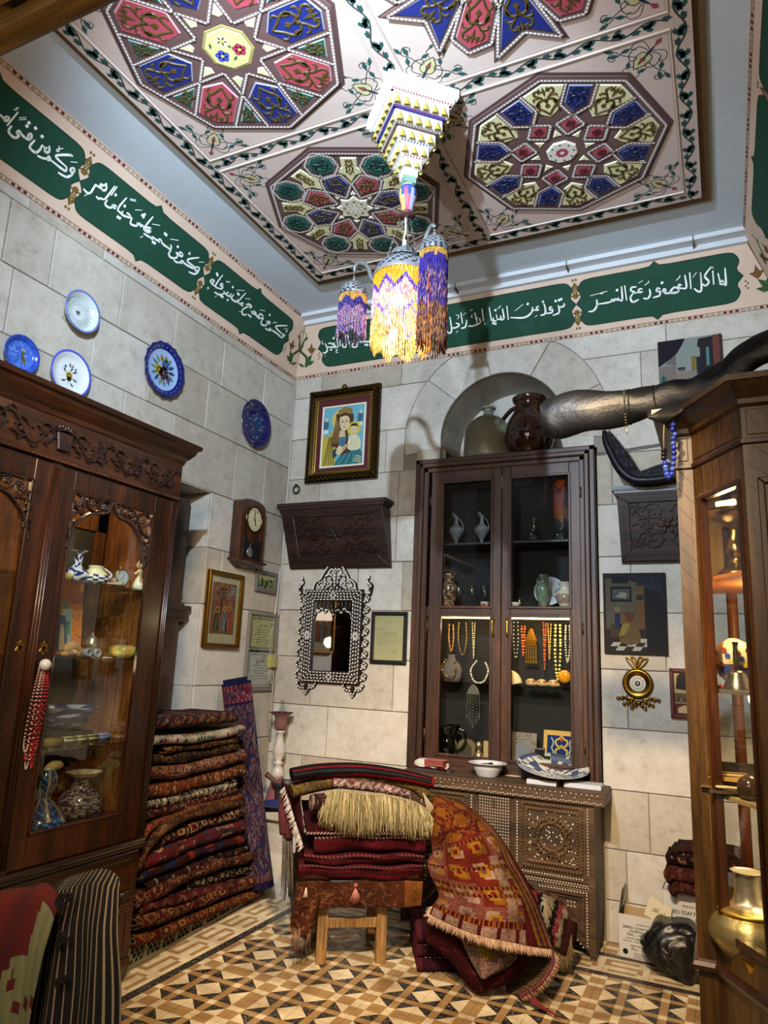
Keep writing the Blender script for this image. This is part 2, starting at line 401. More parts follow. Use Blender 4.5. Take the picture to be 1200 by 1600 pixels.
for k in range(12):
 z1,z0=ZB[k],ZB[k+1]
 for side,x0,x1,J in ((-1,XL,-1.95,JL),(1,-0.695,XR+0.1,JR)):
  cut=z1>ACZ
  xs=[x0]+sorted(bx(*q) for q in J.get(k,[]))+[x1]
  if cut:
   e=ACX+side*0.2
   if side<0:xs[-1]=e
   else:xs[0]=e
  for i in range(len(xs)-1):
   a,b=xs[i],xs[i+1];poly=[]
   if cut and ((side<0 and i==len(xs)-2) or (side>0 and i==0)):
    zz=np.linspace(z0,z1,9)
    edge=[(ACX+side*math.sqrt(max(AR2**2-(z-ACZ)**2,0.0)) if z>=ACZ else ACX+side*AR2,z) for z in zz]
    poly=[(a,z0)]+edge+[(a,z1)] if side<0 else [(b,z1)]+edge[::-1]+[(b,z0)]
   else:poly=rect(a,b,z0,z1)
   block(FW_B,poly,wall_back)
# voussoirs of the arch, and the soffit stones behind them
va=[-8,22,62,100,140,188]
for i in range(5):
 aa=np.radians(np.linspace(va[i],va[i+1],9));
 poly=[(ACX+AR1*math.cos(a),ACZ+AR1*math.sin(a)) for a in aa]+[(ACX+AR2*math.cos(a),min(3.716,ACZ+AR2*math.sin(a))) for a in aa[::-1]]
 block(FW_B,poly,wall_back,0.012,0.003,'arch_stone')
 q=G()
 for a0,a1 in zip(aa[:-1],aa[1:]):
  c=[(ACX+AR1*math.cos(t),ACZ+AR1*math.sin(t)) for t in (a0,a1)]
  q.add([(c[0][0],YB-0.01,c[0][1]),(c[1][0],YB-0.01,c[1][1]),(c[1][0],YB+0.44,c[1][1]),(c[0][0],YB+0.44,c[0][1])],[(0,1,2,3)])
 obj('soffit_stone',q,M['stone'],wall_back)
for s in (-1,1):
 xx=ACX+s*(AR1+0.0);block(FW_B,rect(min(xx,-1.335+s*0.63),max(xx,-1.335+s*0.63),2.93,ACZ-0.062),wall_back)
q=G();q.box(-1.9,-0.75,YB+0.42,YB+0.46,2.7,3.72,'c4beb4');q.box(-1.9,-0.75,YB,YB+0.44,2.86,2.93,'a09888');q.box(-1.96,-0.68,YB+0.24,YB+0.28,0.8,2.9,'8a8478')
struct('niche_back',q,M['wall'],wall_back)
# ------------------------------------------------------------------ left wall with a doorway recess
g=G();NY0,NY1,NZ=2.2,3.69,2.567
g.box(XL-0.25,XL,NY1,YB,0,NZ,MORT);g.box(XL-0.25,XL,0.9,YB+0.2,NZ,4.2,MORT);g.box(XL-0.25,XL,0.9,NY0,0,NZ,MORT);g.box(XL-0.30,XL-0.25,0.9,NY1+0.2,0,2.7,MORT)
wall_left=struct('wall_left',g,M['wall'])
def ly(px,py):return float(atX(px,py,XL)[1])
ZL=[3.72,3.66,3.32,2.973,2.567,2.195,1.822,1.30,0.93,0.55,0.2,0.0]
JW={0:[(45,325),(160,400),(243,455),(324,508),(400,560)],1:[(10,350),(80,400),(187,470),(271,520),(346,570),(411,595)],2:[(18,430),(143,540),(230,590),(322,620),(409,620)],
 3:[(100,560),(190,640),(268,665),(364,740),(411,750)],4:[(408,800)],5:[(344,880)],6:[(400,1000)],7:[(330,1150)],8:[(400,1200)]}
for k in range(11):
 ys=sorted(y for y in (ly(*q) for q in JW.get(k,[])) if (k<4 or y>NY1+0.1) and 1.4<y<4.55)
 ys=[1.3 if k<4 else NY1]+ys+[YB]
 for i in range(len(ys)-1):block(FW_L,rect(ys[i],ys[i+1],ZL[k+1],ZL[k]),wall_left)
FJ=Fr((XL-0.24,NY1,0),(1,0,0),(0,0,1))
for z1,z0 in zip(ZL[4:],ZL[5:]):block(FJ,rect(0,0.24,z0,z1),wall_left,0.003,0.002,'jamb_stone')
q=G();q.box(XL-0.24,XL+0.008,NY0,NY1-0.01,NZ-0.004,NZ+0.03,'ffffff');obj('lintel_stone',q,M['stone'],wall_left)
# wooden door leaf and pilaster set back in the recess
t=thing('door_1','dark wooden door frame with a small capital set in the left wall recess','door',(XL-0.2,3.4,0))
g=G();g.box(XL-0.23,XL-0.1,3.46,3.62,0,2.5);obj('door_post',g,M['cab'],t)
g=G();g.box(XL-0.24,XL-0.16,2.3,3.46,0,2.5);obj('door_leaf',g,M['cab'],t)
g=G()
for k,(e,z0,z1) in enumerate(((0.03,1.70,1.72),(0.05,1.72,1.75),(0.035,1.75,1.77),(0.06,1.77,1.80),(0.02,1.80,1.82))):g.box(XL-0.23,XL-0.1+e,3.46-e*0.6,3.62+e*0.6,z0,z1)
obj('capital',g,M['cab'],t)
# ------------------------------------------------------------------ right wall, ceiling
g=G();g.box(XR,XR+0.25,0.4,YB+0.2,0,4.2,'b5ab9c');wall_right=struct('wall_right',g,M['wall'])
g=G();g.box(XL-0.3,XR+0.3,0.9,YB+0.2,ZC,ZC+0.1,'c2ccd4');ceiling=struct('ceiling',g,M['wall'])
g=G();g.box(XL-0.3,XR+0.3,-1.4,-1.2,0,4.2,'4a3a2a');struct('wall_front_blocker',g,M['wall'])  # unseen wall added behind the camera to keep world light off the panes
# ------------------------------------------------------------------ floor of pattern tiles
FF=Fr((0,0,0),(1,0,0),(0,1,0));TS=0.2243
g=G();g.box(XL-0.3,XR+0.3,-1.2,YB+0.1,-0.1,-0.006,'6f675c');floor=struct('floor',g,M['wall'])
CR,BR,BK='d6cab0','a0835c','222124'
iv=[0,1/3,1/2,5/6,1.0]
def tilegeo(cx,cy):
 """one tile; the white diamond corner lies at (cx,cy) in 0/1"""
 q=G();gp=0.0006
 def P(a,b):return ((a if cx==0 else 1-a)*(TS-2*gp)+gp,(b if cy==0 else 1-b)*(TS-2*gp)+gp)
 def pl(pts,c):q.poly(FF,[P(*p) for p in pts],0,c)
 K='ABCE'
 for i in range(4):
  for j in range(4):
   x0,x1,y0,y1=iv[i],iv[i+1],iv[j],iv[j+1];kk=K[i]+K[j]
   rc=[(x0,y0),(x1,y0),(x1,y1),(x0,y1)]
   if kk=='AA':pl([(x0,y0),(x1,y0),(x0,y1)],CR);pl([(x1,y0),(x1,y1),(x0,y1)],BK)
   elif kk in ('BA','AB','CB','BC','EA','AE','EC','CE'):pl(rc,BR)
   elif kk in ('BB','EB','BE','EE'):pl(rc,CR)
   elif kk=='CA':pl([(x0,y0),(x1,y0),(x1,y1)],CR);pl([(x0,y0),(x1,y1),(x0,y1)],BK)
   elif kk=='AC':pl([(x0,y0),(x1,y1),(x0,y1)],CR);pl([(x0,y0),(x1,y0),(x1,y1)],BK)
   else:pl([(x0,y0),(x1,y0),(x0,y1)],BK);pl([(x1,y0),(x1,y1),(x0,y1)],CR)
 q.add([(0,0,0),(TS,0,0),(TS,TS,0),(0,TS,0),(0,0,-0.01),(TS,0,-0.01),(TS,TS,-0.01),(0,TS,-0.01)],[(0,4,5,1),(1,5,6,2),(2,6,7,3),(3,7,4,0)],'5a5044')
 return mesh('tile',q,M['tile'])
TM={(a,b):tilegeo(a,b) for a in (0,1) for b in (0,1)}
DX,DY=-2.2255,3.428
FX0,FY1=DX-TS,DY+3*TS
def place(me,x,y,rz=0,name='tile'):
 o=bpy.data.objects.new(name,me);COL.objects.link(o);o.parent=floor;o.location=(x,y,0);o.rotation_euler=(0,0,rz);return o
for i in range(-1,11):
 for j in range(-9,3):
  x,y=DX+i*TS,DY+j*TS
  if x>XR or y<1.35:continue
  place(TM[(i%2,j%2)],x,y)
for i in range(-2,11):# one more row of the pattern behind the key border, against the wall
 x=DX+i*TS;y=FY1+0.05+0.215+0.05
 if y<YB:place(TM[(i%2,0)],x,y)
BW=0.215
def bordergeo():
 q=G();q.poly(FF,rect(0.0006,TS-0.0006,0,BW),0,CR);s=TS/8;h=BW/8
 for a0,a1,b0,b1 in ((0,6,6,7),(0,1,4.6,6),(0,6.8,3.6,4.6),(5.8,6.8,2,3.6),(0.8,5.8,1,2)):
  q.poly(FF,rect(a0*s+0.0006,min(a1*s,TS-0.0006),b0*h,b1*h),0.0003,BR)
 return mesh('border_tile',q,M['tile'])
def bandgeo():
 q=G();q.poly(FF,rect(0.0006,TS-0.0006,0,0.05),0,BK);return mesh('band_tile',q,M['tile'])
BM,KM=bordergeo(),bandgeo()
for j in range(-9,6):
 y=DY+j*TS
 if y+TS<YB+0.1:
  place(KM,FX0,y,PI/2,'band_tile');place(BM,FX0-0.05,y,PI/2,'border_tile')
for i in range(-1,11):
 x=DX+i*TS
 if x<XR:place(KM,x,FY1,0,'band_tile');place(BM,x,FY1+0.05,0,'border_tile');place(KM,x,FY1+0.05+BW,0,'band_tile')
q=G();q.box(FX0-0.05-BW-0.16,FX0-0.05-BW,1.3,YB,-0.01,0.0,'a89a80');obj('edge_tile',q,M['tile'],floor)
# ------------------------------------------------------------------ painted frieze
LF=0.472;HF=0.482
F_L=Fr((XL,0,3.714),(0,1,0),(LF,0,1));F_B=Fr((0,YB,3.714),(1,0,0),(0,-LF,1));F_R=Fr((XR,0,3.714),(0,-1,0),(-LF,0,1))
CRM,GRN,OLV,DRD,WHT='c9b09c','17402f','6a5628','4e1c1c','e6e8e4'
def cart(L,h):
 half=[(0,0),(0.035,0.30*h),(0.02,0.62*h),(0.05,0.93*h),(0.11,h),(L/2-0.09,h),(L/2-0.03,1.03*h),(L/2,1.2*h)]
 e=sm(half[:5],4)+[A3(p) for p in half[5:]]
 up=[tuple(p) for p in e]+[(L-p[0],p[1]) for p in e[::-1][1:]]
 return up+[(x,-y) for x,y in up[::-1][1:-1]]
def penned(fr,x0,y0,sc,data):
 """hand lettering: strokes traced on the sign board; n = broad pen, t = thin pen, d = dots"""
 g=G()
 for st in data.split('/'):
  P=[fr.px(x0+float(a)/sc,y0+float(b)/sc) for a,b in (q.split(',') for q in st[1:].split())]
  if st[0]=='d':
   for a,b in P:g.poly(fr,[(a+0.010,b+0.004),(a-0.003,b+0.010),(a-0.010,b-0.004),(a+0.003,b-0.010)],0.0031,WHT)
  else:
   w_=0.0122 if st[0]=='n' else 0.006;n=len(P);g.stroke(fr,P,[w_*(0.62 if i in (0,n-1) else 1.0) for i in range(n)],0.003,WHT,5)
   for p in P[1:-1]:g.disc(fr,p[0],p[1],w_*0.48,0.003,WHT,8)
 return g
SHAPE={'ا':(0xFE8D,0xFE8E),'أ':(0xFE83,0xFE84),'إ':(0xFE87,0xFE88),'ب':(0xFE8F,4),'ة':(0xFE93,0xFE94),'ت':(0xFE95,4),'ج':(0xFE9D,4),'ح':(0xFEA1,4),'د':(0xFEA9,0xFEAA),'ر':(0xFEAD,0xFEAE),'ز':(0xFEAF,0xFEB0),'س':(0xFEB1,4),'ش':(0xFEB5,4),'ص':(0xFEB9,4),'ع':(0xFEC9,4),'غ':(0xFECD,4),'ف':(0xFED1,4),'ق':(0xFED5,4),'ك':(0xFED9,4),'ل':(0xFEDD,4),'م':(0xFEE1,4),'ن':(0xFEE5,4),'ه':(0xFEE9,4),'و':(0xFEED,0xFEEE),'ى':(0xFEEF,0xFEF0),'ي':(0xFEF1,4)}
def shape_ar(text):
 out=[]
 for wd in text.split(' '):
  s=''
  for i,ch in enumerate(wd):
   iso,d=SHAPE[ch];dual=d==4
   pv=i>0 and SHAPE[wd[i-1]][1]==4;nx=i<len(wd)-1 and dual
   k=(3 if nx else 1) if pv else (2 if nx else 0);s+=chr(iso+k)
  out.append(s[::-1])
 return ' '.join(out[::-1])
def textgeo(body,size=1.0,bold=0.0,res=2):
 cu=bpy.data.curves.new('t','FONT');cu.body=body;cu.size=size;cu.resolution_u=res;cu.offset=bold
 o=bpy.data.objects.new('t',cu);COL.objects.link(o)
 dg=bpy.context.evaluated_depsgraph_get();dg.update()
 me=bpy.data.meshes.new_from_object(o.evaluated_get(dg));bpy.data.objects.remove(o)
 V=np.array([v.co[:] for v in me.vertices]).reshape(-1,3);F=[tuple(p.vertices) for p in me.polygons];bpy.data.meshes.remove(me);return V,F
def text_on(g,fr,body,a0,a1,b,h,c,sy=1.0,bold=0.0,ar=False,wave=None,height=None):
 V,F=textgeo(shape_ar(body) if ar else body,1.0,bold)
 if not len(V):return
 x0,x1=V[:,0].min(),V[:,0].max();s=(a1-a0)/(x1-x0);t=s*sy
 if height:t=height/(V[:,1].max()-V[:,1].min())
 P=[]
 for v in V:
  u=(v[0]-x0)/(x1-x0);P.append(fr.p(a0+(v[0]-x0)*s,b+v[1]*t+(wave(u) if wave else 0),h))
 g.add(P,[f for f in F],c)
def chain(g,fr,a0,a1,b,h=0.0008):
 n=int((a1-a0)/0.034);s=(a1-a0)/n
 g.stroke(fr,[(a0,b-0.010),(a1,b-0.010)],0.003,h,DRD);g.stroke(fr,[(a0,b+0.010),(a1,b+0.010)],0.003,h,DRD)
 for i in range(n):
  x=a0+(i+0.5)*s
  if (i//3)%2:g.disc(fr,x,b,0.013,h,'5a1a20',6,0.008)
  else:
   g.disc(fr,x,b,0.012,h,'7a7446',6,0.008);g.disc(fr,x,b,0.006,h*1.4,CRM,6,0.004)
def palmette(g,fr,a,b,s,up,c=OLV,h=0.0008):
 m=lambda L:[(a+x*s,b+y*s*up) for x,y in L]
 g.poly(fr,m([(0,0),(0.22,0.1),(0.16,0.45),(0.36,0.7),(0.2,1.0),(0,1.3),(-0.2,1.0),(-0.36,0.7),(-0.16,0.45),(-0.22,0.1)]),h,c)
 for k in (-1,1):
  g.stroke(fr,m([(k*x,y) for x,y in ((0.1,0.3),(0.45,0.25),(0.5,0.55),(0.36,0.6))]),[0.1*s,0.12*s,0.09*s,0.05*s],h,c,4)
  g.stroke(fr,m([(k*x,y) for x,y in ((0.15,0.95),(0.5,0.85),(0.6,1.1),(0.45,1.15))]),[0.09*s,0.1*s,0.08*s,0.04*s],h,c,4)
  g.disc(fr,a+k*0.12*s,b+1.45*s*up,0.1*s,h,c,8)
 g.poly(fr,m([(0,0.35),(0.1,0.6),(0,0.95),(-0.1,0.6)]),h*1.6,'b49a78');g.stroke(fr,m([(0,0.5),(0,0.8)]),0.06*s,h*2,'2a2010')
def spray(g,fr,a,b,s,k,h=0.0008):
 """a corner flower spray; k = mirror"""
 m=lambda L:[(a+k*x*s,b+y*s) for x,y in L]
 g.stroke(fr,m([(0.25,0.0),(0.18,0.3),(0.35,0.55),(0.2,0.8),(0.05,1.0),(0.1,1.15),(0.2,1.1)]),[0.11*s,0.1*s,0.08*s,0.06*s,0.03*s,0.02*s,0.01*s],h,'2f4a20',5)
 for x,y,an,L in ((0.25,0.1,2.4,0.42),(0.28,0.06,2.9,0.4),(0.3,0.0,0.6,0.28),(0.3,0.5,0.4,0.3),(0.2,0.72,-0.5,0.34),(0.15,0.85,2.6,0.2)):
  dx,dy=math.cos(an),math.sin(an)
  g.poly(fr,m([(x,y),(x+dx*L*0.5-dy*L*0.2,y+dy*L*0.5+dx*L*0.2),(x+dx*L,y+dy*L),(x+dx*L*0.5+dy*L*0.2,y+dy*L*0.5-dx*L*0.2)]),h*1.3,'3a5a2c')
  g.stroke(fr,m([(x,y),(x+dx*L*0.9,y+dy*L*0.9)]),0.02*s,h*1.7,'1c2c14')
 g.poly(fr,m([(-0.05,0.38),(-0.25,0.55),(-0.13,0.57),(-0.1,0.75),(0.0,0.58),(0.1,0.6),(0.02,0.45)]),h*1.6,'6b4a22')
 for x,y in ((0.42,0.62),(0.5,0.55),(0.48,0.7)):g.disc(fr,a+k*x*s,b+y*s,0.09*s,h*1.8,'6a3f22',7)
 for i in range(4):g.disc(fr,a+k*(-0.28-0.05*(i%2))*s,b+(0.2+0.06*i)*s,0.025*s,h*1.6,'5a3a20',6)
def frieze(name,fr,a0,a1,a0t,a1t,h,carts,junctions,sprays):
 g=G();g.add([fr.p(a0,0,0),fr.p(a1,0,0),fr.p(a1t,h,0),fr.p(a0t,h,0),fr.p(a0,0,-0.04),fr.p(a1,0,-0.04),fr.p(a1t,h,-0.04),fr.p(a0t,h,-0.04)],[(0,1,2,3),(0,4,5,1),(2,6,7,3)],CRM)
 t=struct(name,g,M['paint'])
 q=G();chain(q,fr,a0,a1,0.022);chain(q,fr,a0t,a1t,h-0.018);q.stroke(fr,[(a0,0.004),(a1,0.004)],0.004,0.001,'2a1512')
 for (a,s,k,b) in sprays:spray(q,fr,a,b,s,k)
 for a in junctions:palmette(q,fr,a,h/2+0.035,0.085,1);palmette(q,fr,a,h/2-0.035,0.085,-1)
 obj('painted_border',q,M['paint'],t)
 for (c0,c1,txt,e0,e1,yb) in carts:
  q=G();poly=[(c0+x,h/2+y) for x,y in cart(c1-c0,0.152)]
  q.poly(fr,poly,0.0016,GRN);q.stroke(fr,poly+[poly[0]],0.004,0.002,'0e2018')
  c=obj('cartouche',q,M['paint'],t)
  if isinstance(txt,tuple):obj('lettering',penned(fr,*txt),M['paint'],c)
  elif txt:q=G();text_on(q,fr,txt,e0,e1,yb,0.003,WHT,1.45,0.012,True);obj('lettering',q,M['paint'],c)
 return t
T1="n855,666 838,672 838,690 856,692 866,676 852,666/n866,680 856,702 830,716 790,700/n865,600 800,608 782,626 836,668/n836,668 825,676 770,648 744,624/n758,632 742,622 732,634 746,642/n735,634 704,632 684,614/t800,560 789,572 800,578 799,560/t862,632 900,632/n748,574 730,562 722,578 742,592 750,578/n724,574 700,562/n700,560 712,590 690,604 660,596 650,570 668,545/d713,523 622,430 632,440 537,490 550,498 462,300 478,295 470,312 337,235 288,312 302,320 273,156/n662,508 668,530 650,538 640,520/n655,536 628,520 605,500 596,486/n602,490 588,470 575,478 585,494/n578,484 558,472 545,460/n548,464 535,455 528,468 540,470/n530,462 505,450 470,428/t660,468 718,478/t445,458 468,448/n525,395 500,385 490,400 520,412 510,420 490,415 470,398/n470,398 490,368 538,310/n470,386 462,370 450,378 444,358 432,366 425,350/n425,352 425,372 400,372 378,355 390,315/t410,262 462,264/t532,362 588,372/n350,284 366,292 380,314/n380,320 350,310 325,300 305,280 288,268/n286,272 300,235 352,175/n318,290 325,268/t372,184 415,190/t375,193 418,201/n280,240 262,228 258,245 275,252/n262,242 250,228/n250,222 250,240 225,245 198,220 215,190/n283,96 240,160/n268,92 215,165 190,190/n190,190 165,180 150,182 135,165/n208,72 190,90 165,82 178,120 205,118 208,75/n180,120 135,88 120,102 95,140 70,140 45,112/t50,163 78,148"
T2="n850,680 835,685 845,700 858,684/n852,696 825,712 790,690/n878,595 790,596 765,612 838,688/n825,712 770,668 715,632/n716,634 705,622 700,640 715,646/n705,636 680,634 660,618/t845,625 888,630/t735,575 750,560 765,566 775,560/n712,570 700,552 690,562 705,585/n690,564 676,545/n676,545 680,575 655,594 620,578 625,545 645,525/d872,650 704,488 498,490 515,505 388,275 398,287 287,340 338,212 222,300 238,310 180,78 187,95/n640,500 615,480 590,500 615,522 640,505/n640,518 600,522 572,494 552,478/n540,446 560,462 574,480/n555,482 535,470 520,448/n468,392 495,380 525,408 505,418/n500,402 450,425 428,455 445,488 480,482/t608,438 660,448/t400,458 424,452/n446,380 425,368 420,385 440,402/n424,386 395,374/n395,374 400,345 468,270/n385,330 380,358 345,345 325,318 350,285/t375,242 455,246/t458,325 515,332/n326,318 310,302 325,275/n300,268 280,268 275,285 295,300 310,300/n278,288 255,272 250,250/n255,262 235,285 200,285 155,262/t160,312 182,296/t270,146 285,165 300,155 312,168/n245,190 225,178 215,195 240,213 225,230 204,226/n204,226 166,206 195,150 240,92/n166,206 135,182 115,152 140,138 152,160 118,174/t78,225 100,208/t86,237 107,220"
T3="n835,810 800,815 790,840 815,860 835,840 832,812/n835,840 800,890 740,910 650,860/t790,740 870,748/n810,684 790,665 660,665 630,690 740,795/n742,790 745,825 715,835 560,715/n570,715 545,680 535,720 560,720/n540,705 480,700 415,670/t660,560 665,610 640,625 640,600 710,590/n550,560 552,620 515,635 500,600 530,580/n512,596 470,550/n468,552 450,600 400,635 345,600 335,560 390,495/d470,455 397,362 323,302 300,338/n355,425 325,430 315,465 345,480 358,430/n335,500 280,470 240,430 215,385/n215,385 185,410 210,445 165,470 110,430 95,385 130,335/t210,245 292,240/t212,268 295,262/n200,180 75,335/t210,135 180,135 185,150 150,155/n92,225 95,260 55,280 45,250 80,225/n52,272 20,235 2,205"
T4="n852,105 858,200 845,192/n846,186 832,178 825,195 842,200/n812,135 826,195/n782,120 788,200/t780,98 786,108/n775,98 737,150 760,182 742,206 722,196/n720,196 712,130/n712,132 718,225 700,240 676,222/t668,160 690,130/n650,130 658,225/n622,145 632,215 608,222/n604,206 590,200 588,218 610,222/n588,226 562,216 540,245 575,246 590,230/n590,240 520,250 505,244/n517,236 505,225 498,238 514,244/n482,226 466,220 462,238 480,240/n481,234 478,262 440,275/n420,225 425,255 410,280 385,278/d492,190 235,232/t595,148 590,160 572,178/t418,178 412,190 392,205/t357,192 382,178/n380,224 360,228 362,245 382,240/n365,242 335,250/n346,214 320,216 315,235 338,242/n330,246 312,275 325,300 360,285/n278,205 290,290/n260,210 265,285 250,290/n250,290 240,275/n242,292 225,282 217,295 207,285 195,300 128,312/n118,285 120,320 100,350 72,355/t80,265 180,238/t132,250 150,252 158,240"
T5="n870,103 872,120 848,130 832,130/n832,116 838,165 795,185/d838,82 852,76 815,88 626,108 408,150 393,238 408,242 280,205/n792,130 776,130 778,148 795,144/n795,142 790,165 750,172/n735,105 745,140 742,175 712,185/t728,83 735,94 725,98 728,84/n702,124 688,130 688,150 703,145/n690,148 660,152/n660,128 650,168 600,200 510,200/t540,155 595,110/t675,196 692,184/n485,120 495,215/n455,140 465,205 440,216/n440,186 446,205 420,214/n420,214 414,178/n416,220 398,224 392,200/n396,224 376,215/n365,130 380,215/t442,118 436,130 420,140/n318,140 328,225/t333,236 341,248/n308,232 300,205/n306,236 262,255 225,258/n268,165 285,236/t235,155 255,144/t252,178 244,198 256,196/n215,215 205,262 175,272/n175,165 185,240/n140,238 164,246 146,266 110,272/n100,195 112,285 95,305 72,285/t190,182 210,166/t140,182 162,188 150,212/t70,198 78,212 66,226/t142,303 156,288"
T6="n125,345 160,430 135,485 90,488/n172,348 215,345 240,372/n165,400 250,405 325,398/n272,340 250,352 258,380 288,374/n290,240 324,396/n335,250 355,390/d252,270 215,440 725,368 755,372/t118,542 132,524/t85,308 80,348 105,360/t280,438 310,438 285,480 320,482/n455,215 490,365/n425,200 442,370/n442,370 430,402 392,396 385,350/t493,388 506,406/n600,330 602,385 560,405 530,385 535,345/n602,345 640,322 660,332 680,315 700,326 730,300/n730,300 735,325 800,318 832,326"
sL=lambda x,y:F_L.px(x,y)[0];sB=lambda x,y:F_B.px(x,y)[0]
j1,j2,j3=sL(123,286),sL(318,432),sL(453,528)
b0,b1,b2,b3=sB(497,545),sB(900,470),sB(1161,420),sB(503,545)
trim_1=frieze('trim_1',F_L,1.25,YB,1.25,YB-0.2,HF,[
 (j1-1.12,j1,(0,150,7.212,T3),0,0,0),(j1,j2,(120,270,4.533,T1),0,0,0),(j2,j3,(310,415,6.347,T2),0,0,0)],[j1,j2],[(j3+0.075,0.24,1,0.10)])
bm=b1-(b1-b0)*0.497
trim_2=frieze('trim_2',F_B,XL,XR,XL+0.2,XR-0.2,0.452,[
 (b0,b1,None,0,0,0),(b1,b2,(900,390,3.6615,T4),0,0,0)],[b1],[(b0-0.075,0.24,-1,0.10),(b2+0.09,0.24,1,0.10)])
q=penned(F_B,680,450,4.327,T5);q.merge(penned(F_B,495,500,9.52,T6));obj('lettering',q,M['paint'],trim_2)
trim_3=frieze('trim_3',F_R,-YB,-0.8,-YB+0.2,-0.8,HF,[(-YB+0.46,-YB+1.5,None,-YB+0.6,-YB+1.3,0.2),(-YB+1.5,-YB+2.6,None,0,0,0)],[-YB+1.5],[(-YB+0.34,0.24,-1,0.10)])
q=G();q.box(XL+0.18,XR-0.18,4.325,4.41,4.12,4.149,'c4c8cc');q.box(XL+0.18,XR-0.18,4.395,4.45,4.085,4.13,'c4c8cc');trim_4=struct('trim_4',q,M['wall'])
for a in (-2.3,-1.6,-0.82,-0.05):
 q=G();q.box(a-0.003,a+0.003,4.322,4.42,4.10,4.148,'4a443c');obj('joint',q,M['wall'],trim_4)
# ------------------------------------------------------------------ coffered painted ceiling
CX,CY,ZP=-1.225,2.63,4.10
FCL=Fr((CX,CY,ZP),(1,0,0),(0,-1,0))        # n points down; local b = -(y)
PNK,BNK,TEAL,BWN='c2afa5','cbbdb2','1f4a46','5f4744'
t=thing('coffered_panel','cream painted ceiling panel with scroll borders dividing it into four squares','ceiling panel',(CX,CY,ZP+0.05))
g=G();g.box(CX-1.285,CX+1.285,CY-1.30,CY+1.345,ZP+0.03,ZC-0.002,'6a5236');obj('brown_plate',g,M['paint'],t)  # flat brown plate, a little wider than the painted board
g=G();g.box(CX-1.235,CX+1.235,CY-1.25,CY+1.25,ZP,ZP+0.029,PNK);obj('board',g,M['paint'],t)
def leaf(g,fr,x,y,an,L,wd,c,h):
 dx,dy=math.cos(an),math.sin(an);m=lambda u,v:(x+dx*u*L-dy*v*wd,y+dy*u*L+dx*v*wd)
 g.poly(fr,[m(0,0),m(0.2,0.5),m(0.5,0.55),m(0.62,0.8),m(0.8,0.3),m(1.05,0.35),m(0.85,-0.1),m(0.55,-0.35),m(0.25,-0.3)],h,c)
def vine(g,fr,p0,p1,wd,h=0.001,big=True):
 p0,p1=A3(p0),A3(p1);L=np.linalg.norm(p1-p0);u=(p1-p0)/L;v=A3((-u[1],u[0]))
 n=max(2,int(round(L/(wd*1.55))));s=L/n;am=wd*0.27
 P=lambda x,y:tuple(p0+u*x+v*y)
 pts=[P(x,am*math.sin(PI*x/s)) for x in np.linspace(0,L,n*8+1)]
 g.stroke(fr,pts,wd*0.085,h,'17302c')
 for i in range(n):
  sg=1 if i%2==0 else-1;x=(i+0.5)*s;an=math.atan2(u[1],u[0])
  q=P(x-s*0.30,sg*am*0.55);sp=spiral(0,0,0.02*wd,0.30*wd,0,0.8,9)
  g.stroke(fr,[P(x-s*0.02+a*1.1,sg*(-am*0.25)+sg*b) for a,b in sp[::-1]],[wd*0.10-wd*0.006*j for j in range(10)],h,TEAL)
  for (dx,dy,da,l) in ((-0.30,0.45,-0.7,0.46),(0.1,0.95,-2.6,0.42),(0.35,0.75,-0.25,0.34),(-0.1,-0.3,0.4,0.34)):
   a=P(x+s*dx,sg*am*dy);leaf(g,fr,a[0],a[1],an+sg*da,wd*l*1.6,wd*0.32*sg,TEAL,h*1.3)
  a=P(x+s*0.5,0);g.disc(fr,a[0],a[1]+0,wd*0.07,h*1.8,'7c3038',6)
  a=P(x,sg*wd*0.36);g.disc(fr,a[0],a[1],wd*0.05,h*1.4,'8f8548',5)
